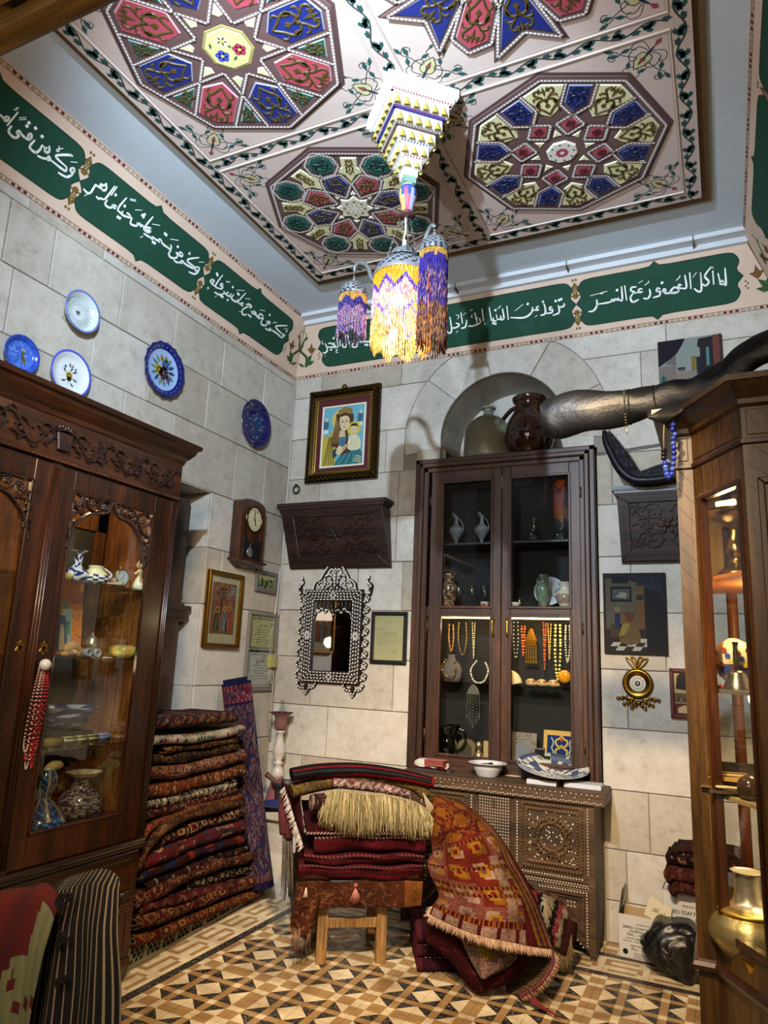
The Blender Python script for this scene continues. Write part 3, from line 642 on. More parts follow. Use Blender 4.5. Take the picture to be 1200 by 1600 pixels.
def curls(g,fr,k,c,h=0.001):
 """one corner flower; (0,0) at the square's corner, growing to +a,+b"""
 T=lambda L:[c(x,y) for x,y in L]
 g.poly(fr,T([tuple(p) for p in sm([(0.155,0.155),(0.10,0.145),(0.075,0.115),(0.088,0.088),(0.115,0.075),(0.145,0.10),(0.155,0.155)],4)][:-1]),h,'b9b283')
 o=T([tuple(p) for p in sm([(0.155,0.155),(0.10,0.145),(0.075,0.115),(0.088,0.088),(0.115,0.075),(0.145,0.10),(0.155,0.155)],4)]);g.stroke(fr,o,0.004,h*1.3,'14302c')
 g.poly(fr,T([(0.135,0.135),(0.105,0.12),(0.1,0.1),(0.12,0.105)]),h*1.4,'8f3a44');g.stroke(fr,T([(0.135,0.135),(0.105,0.12),(0.1,0.1),(0.12,0.105),(0.135,0.135)]),0.0025,h*1.6,'1c1c30')
 g.stroke(fr,T([(0.11,0.11),(0.085,0.085),(0.06,0.06)]),[0.006,0.012,0.006],h*1.7,'1a2440')
 g.poly(fr,T([(0.062,0.062),(0.05,0.032),(0.028,0.028),(0.032,0.05)]),h*1.6,'8a4050')
 for s in (0,1):
  S=(lambda L:T([(y,x) for x,y in L])) if s else T
  for L,ww in (([(0.075,0.085),(0.04,0.12),(0.06,0.16),(0.1,0.165),(0.105,0.14),(0.085,0.135)],0.0035),([(0.09,0.14),(0.06,0.19),(0.03,0.22),(0.05,0.25),(0.075,0.24),(0.07,0.22)],0.0035),([(0.07,0.08),(0.02,0.1),(0.018,0.14),(0.045,0.15),(0.05,0.13)],0.003),([(0.14,0.15),(0.135,0.19),(0.155,0.205)],0.003)):
   g.stroke(fr,S(L),ww,h*1.2,'14302c',4)
  for x,y,dx,dy in ((0.055,0.2,-0.005,0.055),(0.03,0.22,-0.02,0.045),(0.15,0.2,0.03,0.02),(0.1,0.168,0.045,0.012),(0.035,0.15,0.012,0.05)):
   nx,ny=-dy*0.22,dx*0.22
   g.poly(fr,S([(x,y),(x+dx*0.5+nx,y+dy*0.5+ny),(x+dx,y+dy),(x+dx*0.5-nx,y+dy*0.5-ny)]),h*1.3,TEAL)
g=G()
HB,HO,HI=0.047,1.235,1.145
for s in (-1,1):
 vine(g,FCL,(s*1.19,-1.25),(s*1.19,1.25),0.082);vine(g,FCL,(-1.14,s*1.2),(1.14,s*1.2),0.082)
 vine(g,FCL,(0,s*HB),(0,s*1.15),0.075);vine(g,FCL,(s*HB,0),(s*1.14,0),0.075)
obj('scroll_border',g,M['paint'],t)
g=G()
for i in (-1,1):
 for j in (-1,1):
  x0,x1,y0,y1=sorted((i*HB,i*HI))+sorted((j*HB,j*1.155))
  for a0,a1,b0_,b1_ in ((x0-0.005,x1+0.005,y0-0.005,y0),(x0-0.005,x1+0.005,y1,y1+0.005),(x0-0.005,x0,y0,y1),(x1,x1+0.005,y0,y1)):g.fbox(FCL,a0,a1,b0_,b1_,0,0.008,'c8bcb2')
  g.stroke(FCL,rect(x0+0.004,x1-0.004,y0+0.004,y1-0.004)+[(x0+0.004,y0+0.004)],0.003,0.0006,'8a7468')
obj('moulding',g,M['paint'],t)
for i in (-1,1):
 for j in (-1,1):
  for ca in (0,1):
   for cb in (0,1):
    ox,oy=(i*HB if ca==0 else i*HI),(j*HB if cb==0 else j*1.155);sx=i if ca==0 else-i;sy=j if cb==0 else-j
    g=G();curls(g,FCL,0,(lambda x,y,ox=ox,oy=oy,sx=sx,sy=sy:(ox+sx*x,oy+sy*y)));obj('corner_flower',g,M['paint'],t)
def beads(g,fr,p,q,wd=0.011,h=0.0165):
 p,q=A3(p),A3(q);L=np.linalg.norm(q-p);n=max(1,int(L/0.017));d=(q-p)/L;v=A3((-d[1],d[0]))
 g.stroke(fr,[tuple(p),tuple(q)],wd*1.9,h-0.0008,'6a5450')
 for i in range(n):
  a=p+d*(L*(i+0.12)/n);b=p+d*(L*(i+0.88)/n);k=wd*0.42
  g.poly(fr,[tuple(a-v*k),tuple(b-v*k),tuple(b+v*k),tuple(a+v*k)],h,'d8d2cc')
def orn(fr,an,r0,r1,wd,c,o,star=False):
 """arabesque along a radial axis between r0 and r1"""
 g=G();L=r1-r0;ca,sa=math.cos(an),math.sin(an)
 m=lambda P:[(o[0]+(r0+L*t)*ca-w_*wd*sa,o[1]+(r0+L*t)*sa+w_*wd*ca) for t,w_ in P]
 th=min(0.011,wd*0.20);h0,h1=0.0135,0.0175
 for s in (-1,1):
  for P,f in (([(0.05,0),(0.22,s*0.35),(0.38,s*0.75),(0.55,s*0.55),(0.60,s*0.1),(0.5,s*0.05)],1.0),([(0.48,0),(0.66,s*0.3),(0.80,s*0.75),(0.92,s*0.62),(0.9,s*0.35)],0.85),([(0.3,s*0.62),(0.22,s*0.85),(0.14,s*0.7)],0.7),([(0.7,s*0.4),(0.68,s*0.85),(0.6,s*0.9)],0.7)):
   g.bar(fr,m(P),[th*f*(1.3-0.9*abs(i/(len(P)-1)-0.5)) for i in range(len(P))],h0,h1,c,3)
  g.prism(fr,m([(0.36,s*0.6),(0.46,s*0.9),(0.56,s*0.62),(0.46,s*0.5)]),h0,h1,c);g.prism(fr,m([(0.86,s*0.15),(0.99,s*0.32),(0.84,s*0.48)]),h0,h1,c)
 g.prism(fr,m([(0.30,0),(0.36,0.2),(0.46,0),(0.36,-0.2)]),h0,h1,c);g.prism(fr,m([(0.7,0),(0.85,0.12),(1.0,0),(0.85,-0.12)]),h0,h1,c)
 return g
def rosette(kind,o,label):
 ox,oy=o[0]-CX,-(o[1]-CY)
 t=thing('ceiling_rosette',label,'ceiling rosette',(o[0],o[1],ZP),'raised rosettes of the painted ceiling');ROOT[t.name]=(o[0],o[1],ZP)
 fr=Fr((o[0],o[1],ZP),(1,0,0),(0,-1,0))
 P=lambda an,pts:[(r*math.cos(an)-w_*math.sin(an),r*math.sin(an)+w_*math.cos(an)) for r,w_ in pts]
 GOLD,BLU,RED,GRE,CRE='4a3c1a','1a2668','a0404e','155046','c9c494'
 bd=G()
 def piece(poly,c,an=None,r0=0,r1=0,wd=0,oc=None,bev=0.006,name='inlay_panel'):
  g=G();g.prism(fr,poly,0.004,0.0135,c,bev,mixc(c,'ffffff',0.25));p=obj(name,g,M['lacq'],t)
  if an is not None:obj('ornament',orn(fr,an,r0,r1,wd,oc or GOLD,(0,0)),M['lacq'],p)
 g=G()
 if kind !='star':g.prism(fr,ngon(8,0.53),0,0.004,'4f3a38');g.prism(fr,ngon(8,0.515),0.004,0.009,BWN,0.003)
 ol=lambda poly:[beads(bd,fr,poly[i],poly[(i+1)%len(poly)]) for i in range(len(poly))]
 if kind !='star':ol(ngon(8,0.497))
 if kind=='hex':
  for k in range(8):
   a=k*PI/4;c=RED if k%2 else BLU
   piece(P(a,[(0.20,0),(0.265,0.085),(0.437,0.085),(0.470,0),(0.437,-0.085),(0.265,-0.085)]),c,a,0.22,0.455,0.072)
   for s in (-1,1):
    q=P(a,[(0.10,s*0.098),(0.452,s*0.098)]);beads(bd,fr,q[0],q[1],0.010)
   b=a+PI/8
   piece(P(b,[(0.300,0),(0.430,0.052),(0.430,-0.052)]),GRE,b,0.33,0.425,0.03)
   piece(P(b,[(0.225,0),(0.165,0.026),(0.150,0),(0.165,-0.026)]),CRE)
  g.prism(fr,ngon(8,0.118,PI/8),0.004,0.012,'8f8650',0.004)
  q=G();q.prism(fr,ngon(8,0.105,PI/8),0.012,0.016,'c2bb7c',0.004)
  for x,y,c in ((-0.045,-0.02,'3a4a9a'),(0.045,-0.02,'9a3550'),(0,0.045,'d8cf9a')):
   for k in range(5):q.disc(fr,x+0.018*math.cos(k*1.256),y+0.018*math.sin(k*1.256),0.015,0.017,c,7)
   q.disc(fr,x,y,0.008,0.0175,'d8c24a',6)
  for x,y,a in ((-0.01,-0.06,0.5),(0.02,0.0,2.0),(-0.07,0.03,1.0)):leaf(q,fr,x,y,a,0.03,0.012,'2f5a30',0.0165)
  obj('centre_medallion',q,M['lacq'],t)
 elif kind=='oct':
  for k in range(8):
   a=k*PI/4;c=RED if k%2 else BLU;ct=P(a,[(0.392,0)])[0]
   pol=ngon(8,0.078,a+PI/8,ct);piece(pol,GRE,a,0.345,0.44,0.05,'15302a')
   ol(ngon(8,0.092,a+PI/8,ct))
   hp=[(0.125,0),(0.205,0.066),(0.285,0.05),(0.285,-0.05),(0.205,-0.066)]
   piece(P(a,hp),c,a,0.15,0.275,0.04);ol(P(a,[(0.105,0),(0.203,0.082),(0.297,0.062),(0.297,-0.062),(0.203,-0.082)]))
   b=a+PI/8
   piece(P(b,[(0.22,0),(0.285,0.03),(0.315,0.085),(0.35,0.042),(0.425,0.045),(0.425,-0.045),(0.35,-0.042),(0.315,-0.085),(0.285,-0.03)]),CRE,b,0.29,0.42,0.024)
   piece(P(b,[(0.155,0),(0.12,0.02),(0.115,0),(0.12,-0.02)]),'d0ccba')
  st=[]
  for k in range(16):st.append(((0.11 if k%2==0 else 0.08)*math.cos(k*PI/8+PI/8),(0.11 if k%2==0 else 0.08)*math.sin(k*PI/8+PI/8)))
  q=G();q.prism(fr,st,0.004,0.016,'d2cebb',0.006)
  for k in range(8):q.stroke(fr,P(k*PI/4,[(0.02,0),(0.085,0)]),0.003,0.0165,'5a4a28');q.disc(fr,*P(k*PI/4+PI/8,[(0.06,0)])[0],0.012,0.0163,'8a7a50',6)
  obj('centre_star',q,M['lacq'],t)
 elif kind=='square':
  for k in range(8):
   a=k*PI/4;b=a+PI/8
   piece(P(a,[(0.255,0),(0.295,0.052),(0.345,0.055),(0.425,0.108),(0.468,0),(0.425,-0.108),(0.345,-0.055),(0.295,-0.052)]),CRE,a,0.27,0.455,0.06)
   piece(P(b,[(0.272,0),(0.322,0.056),(0.432,0.056),(0.432,-0.056),(0.322,-0.056)]),BLU,b,0.30,0.425,0.045,'14183a')
   pp=P(b,[(0.25,0),(0.318,0.07),(0.445,0.07),(0.445,-0.07),(0.318,-0.07)])
   for i,j in ((0,1),(1,2),(3,4),(4,0)):beads(bd,fr,pp[i],pp[j],0.010)
   dm=[(0.142,0),(0.197,0.054),(0.248,0),(0.197,-0.054)]
   piece(P(b,dm),RED,b,0.175,0.22,0.022,'4a1a20');ol(P(b,[(0.128,0),(0.197,0.068),(0.262,0),(0.197,-0.068)]))
   piece(P(a,[(0.165,0),(0.115,0.022),(0.115,-0.022)]),CRE)
   q0,q1=P(b,[(0.197,0.068)])[0],P(b+PI/4*2,[(0.197,0.068)])[0]
  q=G();q.prism(fr,ngon(8,0.08,PI/8),0.004,0.018,'cfc8b8',0.006)
  for k in range(8):q.disc(fr,*P(k*PI/4,[(0.022,0)])[0],0.012,0.0185,'a84a60',6);q.disc(fr,*P(k*PI/4,[(0.058,0)])[0],0.006,0.0185,'3a2a2a',5)
  obj('centre_medallion',q,M['lacq'],t)
 else:
  g.prism(fr,ngon(12,0.25),0,0.008,BWN,0.003)
  for k in range(12):
   a=k*PI/6
   if k%2==0:pl=[(0.19,0),(0.26,0.062),(0.425,0.072),(0.475,0),(0.425,-0.072),(0.26,-0.062)];c=RED;ro=0.44
   else:pl=[(0.19,0),(0.27,0.055),(0.475,0.122),(0.40,0),(0.475,-0.122),(0.27,-0.055)];c=BLU;ro=0.41
   po=ccw(P(a,pl));out=inset(po,-0.032);g.prism(fr,out,0,0.004,'4f3a38');g.prism(fr,inset(po,-0.025),0.004,0.009,BWN,0.003)
   piece(po,c,a,0.21,ro,0.06);ol(inset(po,-0.013))
  g.prism(fr,ngon(12,0.15),0.008,0.014,CRE,0.004)
 obj('plate',g,M['lacq'],t);stuff(obj('bead_line',bd,M['lacq'],t))
rosette('oct',(-1.826,3.228),'ceiling rosette of green octagons around a cream star, nearest the left back corner')
rosette('square',(-0.624,3.215),'ceiling rosette with cream flared panels and red squares, nearest the right back corner')
rosette('hex',(-1.826,2.03),'large ceiling rosette of pink and blue hexagons round a flowered medallion')
rosette('star',(-0.624,2.03),'star shaped ceiling rosette with blue swallowtails, cut by the top of the photo')
# ------------------------------------------------------------------ stalactite pendant
PX,PY=-1.222,2.65
t=thing('stalactite_pendant','stepped white and gold stalactite pendant at the centre of the ceiling','ceiling pendant',(PX,PY,3.5))
def sq(hs):return ngon(4,hs*math.sqrt(2),PI/4+0.76)
FP=lambda z:Fr((PX,PY,z),(1,0,0),(0,1,0))
g=G();g.prism(FP(0),sq(0.172),4.055,4.10,'d8d4cc');g.prism(FP(0),sq(0.158),4.035,4.055,'d8d4cc');obj('top_plate',g,M['paint'],t)
tiers=[(0.148,4.035,3.970,6),(0.124,3.970,3.905,5),(0.099,3.905,3.842,4),(0.075,3.842,3.785,3),(0.050,3.785,3.735,2)]
trimc=[('7a2a2e','e0dcd4'),('7a2a2e','27327a'),('8a8078','5a4a44'),('27327a','d8d4cc'),('7a2a2e','d8d4cc')]
nm=None
for ti,(hs,z1,z0,n) in enumerate(tiers):
 g=G();g.prism(FP(0),sq(hs*0.93),z0,z1,'d2cdc2');
 side=[]
 for k in range(4):
  an=0.76+k*PI/2;nv=A3((math.cos(an),math.sin(an),0));uv=A3((-math.sin(an),math.cos(an),0))
  fr=Fr(A3((PX,PY,0))+nv*hs*0.93,uv,(0,0,1));side.append(fr)
  q=int(hs*2/0.014)
  g.fbox(fr,-hs,hs,z1-0.013,z1,-0.002,0.012,trimc[ti][1])
  for i in range(q):
   x=-hs+2*hs*(i+0.2)/q;ww=2*hs/q*0.5;g.poly(fr,[(x,z1-0.012),(x+ww,z1-0.012),(x+ww+0.004,z1-0.001),(x+0.004,z1-0.001)],0.0125,trimc[ti][0])
 p=obj('tier',g,M['paint'],t)
 for fr in side:
  for i in range(n):
   q=G();c=hs*0.93*(-1+(2*i+1)/n);ww=hs*0.93/n*0.74;hh=(z1-z0-0.016)
   V=[];m=6
   prof=[(0,1.0),(0.18,0.8),(0.45,0.55),(0.8,0.2),(1.0,-0.05),(0.9,-0.14)]
   for f,hgt in prof:
    for j in range(m+1):
     a=PI*j/m;V.append(fr.p(c-math.cos(a)*ww*max(f,0.02),z0+0.003+hh*hgt,math.sin(a)*ww*0.75*max(f,0.02)+0.001))
   F=[(r*(m+1)+j,(r+1)*(m+1)+j,(r+1)*(m+1)+j+1,r*(m+1)+j+1) for r in range(len(prof)-1) for j in range(m)]+[tuple((len(prof)-1)*(m+1)+j for j in range(m+1))]
   q.add(V,F,'a08f45',True);obj('gilt_niche',q,M['lacq'],p)
g=G();g.prism(FP(0),sq(0.033),3.70,3.735,'cfd0c0');g.prism(FP(0),sq(0.028),3.67,3.70,'6a8a7a');obj('neck',g,M['paint'],t)
def fc(u,i,z):
 k=int(u*8)%4
 if z>3.655:return 'd8cf9a'
 if z>3.625-(0.012 if int(u*16)%2 else 0):return '30449a'
 return ('a8485e','c9a255','a8485e','8a8fae')[k] if z>3.53 else '4a2a28'
g=G();g.lathe([(0.004,3.685),(0.022,3.675),(0.03,3.66),(0.043,3.635),(0.041,3.60),(0.03,3.56),(0.026,3.53),(0.04,3.515),(0.036,3.508),(0.002,3.506)][::-1],(PX,PY,0),16,'ffffff',cf=fc);obj('finial',g,M['lacq'],t)
# ------------------------------------------------------------------ chandelier
LX,LY=-1.232,2.655
t=thing('chandelier','pierced metal chandelier with purple and gold beaded fringes hanging from the ceiling pendant','chandelier',(LX,LY,2.75))
g=G();g.tube([(LX,LY,3.508),(LX+0.004,LY,3.44),(LX-0.004,LY,3.40),(LX,LY,3.335)],0.0045,6,'cfc6b0',3)
for z in (3.385,3.37):g.ball((LX,LY,z),0.011,'cfc6b0',8,5)
obj('rope',g,M['thread'],t)
def chainmesh(p,q):
 g=G();p,q=A3(p),A3(q);n=int(np.linalg.norm(q-p)/0.016)
 for i in range(n):
  c=p+(q-p)*(i+0.5)/n;a=A3((0.005,0,0)) if i%2 else A3((0,0.005,0));d=nrm(q-p)*0.009
  g.tube([c-d,c+a,c+d,c-a,c-d],0.0014,4,'8a8478',cap=False)
 return g
for dx,dy in ((-0.085,-0.02),(0.05,-0.06),(0.055,0.05)):
 obj('chain',chainmesh((LX+dx*0.3,LY+dy*0.3,3.51),(LX+dx,LY+dy,3.27)),M['silver'],t)
def pierce(u,i,z):
 k=(int(u*44)+(int(z*190)))%3
 return '70757a' if k else '25272a'
def domemesh(r,z0,z1,o,n=44):
 g=G();m=12;pr=[(r*1.03,z0-0.012),(r*1.05,z0),(r,z0+0.003)]+[(r*math.cos(PI/2*i/m)**0.8,z0+0.004+(z1-z0)*math.sin(PI/2*i/m)) for i in range(1,m)]+[(0.004,z1)]
 g.lathe(pr,o,n,cf=pierce)
 g.lathe([(0.003,z1+0.028),(0.008,z1+0.02),(0.004,z1+0.01),(0.012,z1)][::-1],o,10,'6f7274');return g
o=(LX,LY,0)
g=domemesh(0.130,3.205,3.29,o);g.lathe([(0.137,3.19),(0.138,3.205),(0.13,3.212)],o,44,'77797c',cap=False)
g.lathe([(0.085,3.285),(0.07,3.30),(0.06,3.325),(0.035,3.345),(0.012,3.355),(0.004,3.365)],o,32,cf=pierce);obj('dome',g,M['pewter'],t)
def fringemesh(r,o,n,bands,zt,zb,jag,peaks,rs=0.0026,gather=0.0):
 """bead strings hanging round a ring; bands: list of (fraction, colours)"""
 g=G()
 for i in range(n):
  a=2*PI*i/n+R.uniform(-0.01,0.01);pk=abs(((i/n*peaks)%1)*2-1)
  L=(zt-zb)*(1-jag*pk*0.9-R.uniform(0,0.06));x,y=o[0]+r*math.cos(a),o[1]+r*math.sin(a);m=26;V=[];F=[];C=[]
  for j in range(m+1):
   f=j/m;rr=rs*(1.0 if j%2 else 0.75);wob=R.uniform(-0.0015,0.0015)+0.004*f*math.sin(i*2.1);sc=1+gather*f
   for q in range(3):V.append((o[0]+(x-o[0])*sc+wob+rr*math.cos(q*2.094),o[1]+(y-o[1])*sc+wob+rr*math.sin(q*2.094),zt-L*f))
  for j in range(m):
   f=(j+0.5)/m;c=bands(f,pk)
   for q in range(3):F.append((j*3+q,j*3+(q+1)%3,(j+1)*3+(q+1)%3,(j+1)*3+q));C.append(hx(c))
  g.add(V,F,C)
 return g
def bands_main(f,pk):
 if f<0.10+0.22*pk:return R.choice(['d89a1e','c98a18','e0a82a'])
 if f<0.17+0.24*pk:return R.choice(['4a3a9a','5a48b0','3a2c80'])
 if f<0.62-0.1*pk:return R.choice(['e0b8c0','ecd4c8','b06a74','9a80c0','f4e8dc','c88a70'])
 if f<0.68-0.1*pk:return R.choice(['6a58b0','8a78c0'])
 return R.choice(['d8a050','e4bc70','f0d498','c48a40'])
def bands_side(f,pk):
 if f<0.10+0.16*pk:return R.choice(['c9a25a','b88a3a'])
 if f<0.28+0.2*pk:return R.choice(['3a2c80','4a3a9a','2e2468'])
 return R.choice(['6a58a0','4a3c88','a8788a','d0a0a8','8a6aa8','9a6a5a'])
def bands_long(f,pk):
 if f<0.06+0.05*pk:return R.choice(['c9a25a','b88a3a'])
 if f<0.2+0.1*pk:return R.choice(['3a2c80','4a3a9a'])
 if f<0.6:return R.choice(['3a2c70','5a4a98','6a4a60','a87a80','4a3a80'])
 return R.choice(['8a5a3a','a8703a','5a3a3a','c08a50','6a4050'])
stuff(obj('bead_fringe',fringemesh(0.131,o,240,bands_main,3.198,2.835,0.16,9),M['fringe'],t))
g=G();g.ball((LX+0.02,LY-0.085,3.04),0.034,'fff0d0',16,10);obj('bulb',g,emit('bulb_glow','fff0d8',90),t)
g=G();g.tube([(LX,LY-0.06,3.13),(LX,LY-0.03,3.18),(LX,LY,3.21)],0.016,8,'3a3a3a');obj('socket',g,M['iron'],t)
lamp('chandelier_light','POINT',(LX,LY-0.03,3.10),None,26,(1.0,0.78,0.48),0.03)
for nm_,(dx,dy,zt),rr,zb,fb,n in (('side_lamp',(-0.27,0.03,3.185),0.066,2.955,bands_side,54),('side_lamp',(0.20,-0.13,3.215),0.060,2.755,bands_long,54),('side_lamp',(0.066,0.195,3.16),0.064,2.90,bands_side,54)):
 c=(LX+dx,LY+dy,0);an=math.atan2(dy,dx);d=math.hypot(dx,dy)
 P_=lambda f,z:(LX+math.cos(an)*d*f,LY+math.sin(an)*d*f,z)
 g=G();g.tube([P_(0.45,3.20),P_(0.62,3.24),P_(0.72,3.31),P_(0.88,3.345),P_(0.99,3.335),P_(1.0,zt+0.12)],[0.014,0.012,0.011,0.011,0.010,0.005],8,'5f6462',4);obj('arm',g,M['pewter'],t)
 sl=obj(nm_,domemesh(rr,zt,zt+0.062,c,32),M['pewter'],t)
 stuff(obj('bead_fringe',fringemesh(rr*0.97,c,n+40,fb,zt-0.006,zb,0.12,6),M['fringe'],sl))
 g=chainmesh(P_(1,zt+0.125),P_(1,zt+0.085));obj('hook',g,M['silver'],sl)
# ------------------------------------------------------------------ left display cabinet
def loft(secs,c='ffffff'):
 """stack of closed loops of equal length joined into one skin"""
 g=G();n=len(secs[0]);V=[p for s in secs for p in s]
 F=[(i*n+k,i*n+(k+1)%n,(i+1)*n+(k+1)%n,(i+1)*n+k) for i in range(len(secs)-1) for k in range(n)]
 F+=[tuple(range(n))[::-1],tuple((len(secs)-1)*n+k for k in range(n))]
 return g.add(V,F,c)
XC=-2.6
FC=Fr((XC,0,0),(0,1,0),(0,0,1))
Y0,Y1,YM=1.33,2.85,2.09
t=thing('display_cabinet','tall dark carved wooden cabinet with glass doors against the left wall','cabinet',(-2.82,YM,0));LCAB=t
g=G();g.box(-3.04,XC-0.03,Y0,Y0+0.03,0.08,2.5);g.box(-3.04,XC-0.03,Y1-0.03,Y1,0.08,2.5);g.box(-3.04,XC-0.02,Y0,Y1,2.47,2.5);g.box(-3.04,XC-0.02,Y0,Y1,0.60,0.73)
g.box(-3.04,XC-0.02,YM-0.012,YM+0.012,0.73,2.3);obj('carcass',g,M['cab'],t)
g=G();g.box(-3.05,-3.035,Y0+0.02,Y1-0.02,0.7,2.48);g.box(-3.035,XC-0.04,Y0+0.03,Y0+0.04,0.73,2.47);g.box(-3.035,XC-0.04,Y1-0.04,Y1-0.03,0.73,2.47);g.box(-3.035,XC-0.04,YM-0.02,YM-0.012,0.73,2.3);g.box(-3.035,XC-0.04,YM+0.012,YM+0.02,0.73,2.3)
for y in (YM+0.05,Y1-0.12):g.box(-3.035,-3.015,y,y+0.06,0.73,2.3)
g.box(-3.035,-3.015,YM+0.05,Y1-0.06,2.12,2.3);obj('back_panel',g,M['inner'],t)
g=G();g.box(-3.034,-3.028,YM+0.10,Y1-0.13,0.74,2.12,'39342a');g.box(-3.034,-3.028,Y0+0.06,YM-0.06,0.74,2.2,'39342a');obj('back_lining',g,M['cloth'],t)
pf=[(0.0,2.48),(0.012,2.492),(0.018,2.512),(0.032,2.525),(0.055,2.552),(0.062,2.572),(0.078,2.578),(0.082,2.60),(0.06,2.603)]
secs=[[(XC+o,Y0-o*0.8,z),(XC+o,Y1+0.01+o*0.8,z),(-3.06,Y1+0.01+o*0.8,z),(-3.06,Y0-o*0.8,z)] for o,z in pf]
obj('cornice',loft(secs),M['cabh'],t)
g=G();g.fbox(FC,Y0,Y1+0.01,2.305,2.487,-0.03,0.012,bev=0.003);fb=obj('frieze_board',g,M['cabh'],t)
g=G()
def acanthus(g,fr,x,y,r,a0,tr,h0,h1,c='ffffff',leaves=7,th=0.009):
 P=spiral(x,y,r,r*0.12,a0,tr,16);g.bar(fr,P,[th*(1-0.04*i) for i in range(len(P))],h0,h1,c)
 for k in range(leaves):
  i=int(k*len(P)/leaves*0.9);p=A3(P[i]);d=nrm(p-A3((x,y)));an=math.atan2(d[1],d[0])+(0.9 if tr>0 else-0.9)
  L=r*0.55*(1-k/leaves*0.6);e=p+L*A3((math.cos(an),math.sin(an)));mid=(p+e)/2+A3((-math.sin(an),math.cos(an)))*L*0.18
  g.bar(fr,[tuple(p),tuple(mid),tuple(e)],[th*0.9,th*1.3,th*0.3],h0,h1*0.9,c,2)
 g.disc(fr,x,y,r*0.22,h1,c,8)
zc=2.395
for s in (-1,1):
 st=[(YM+s*x,zc+0.052*math.sin(x*PI/0.115+0.5)) for x in np.linspace(0.05,0.72,40)]
 g.bar(FC,st,0.011,0.012,0.024)
 for k in range(6):
  x=0.10+k*0.115;up=1 if k%2 else-1
  acanthus(g,FC,YM+s*x,zc-up*0.012,0.05,(PI/2 if up>0 else-PI/2),s*up*1.3,0.012,0.026)
  acanthus(g,FC,YM+s*(x+0.05),zc+up*0.055,0.022,0,-s*up*1.0,0.012,0.022,leaves=4,th=0.006)
g.prism(FC,[(YM-0.045,zc+0.03),(YM+0.045,zc+0.03),(YM+0.03,zc-0.05),(YM-0.03,zc-0.05)],0.012,0.03,'ffffff',0.006)
for i in range(6):g.fbox(FC,YM-0.028+i*0.0105,YM-0.022+i*0.0105,zc-0.05,zc-0.01,0.03,0.034)
g.bar(FC,[(YM-0.05,zc+0.03),(YM,zc+0.042),(YM+0.05,zc+0.03)],0.012,0.012,0.036,k=3)
for i in range(5):g.ball(FC.p(YM-0.03+i*0.015,zc+0.05+0.006*(i%2),0.018),0.011,n=8,m=5)
obj('scroll_carving',g,M['carve'],fb)
g=G();g.fbox(FC,Y0,Y1+0.012,2.292,2.305,-0.03,0.02,bev=0.004)
for i in range(110):g.ball(FC.p(Y0+0.01+i*0.0138,2.2985,0.019),0.0055,n=6,m=4)
obj('bead_moulding',g,M['cabh'],t)
def flutes(name,a0,a1):
 g=G();g.fbox(FC,a0,a1,0.62,2.29,-0.03,0.006);n=3;s=(a1-a0)/n
 for i in range(n):g.tube([FC.p(a0+(i+0.5)*s,0.64,0.006),FC.p(a0+(i+0.5)*s,2.27,0.006)],s*0.36,8)
 return obj(name,g,M['cab'],t)
g=G()
for a0,a1,z0,z1 in ((Y0,Y1,2.23,2.33),(Y0,Y1,0.60,0.66),(YM-0.06,YM+0.06,0.6,2.3),(Y1-0.08,Y1,0.6,2.3),(Y0,Y0+0.06,0.6,2.3)):g.fbox(FC,a0,a1,z0,z1,-0.05,-0.0295)
stuff(obj('light_leak_strip',g,M['cab'],t))  # hidden strips added behind the doors to stop interior light leaking out
flutes('pilaster',YM-0.022,YM+0.022);flutes('pilaster',Y1-0.03,Y1+0.008)
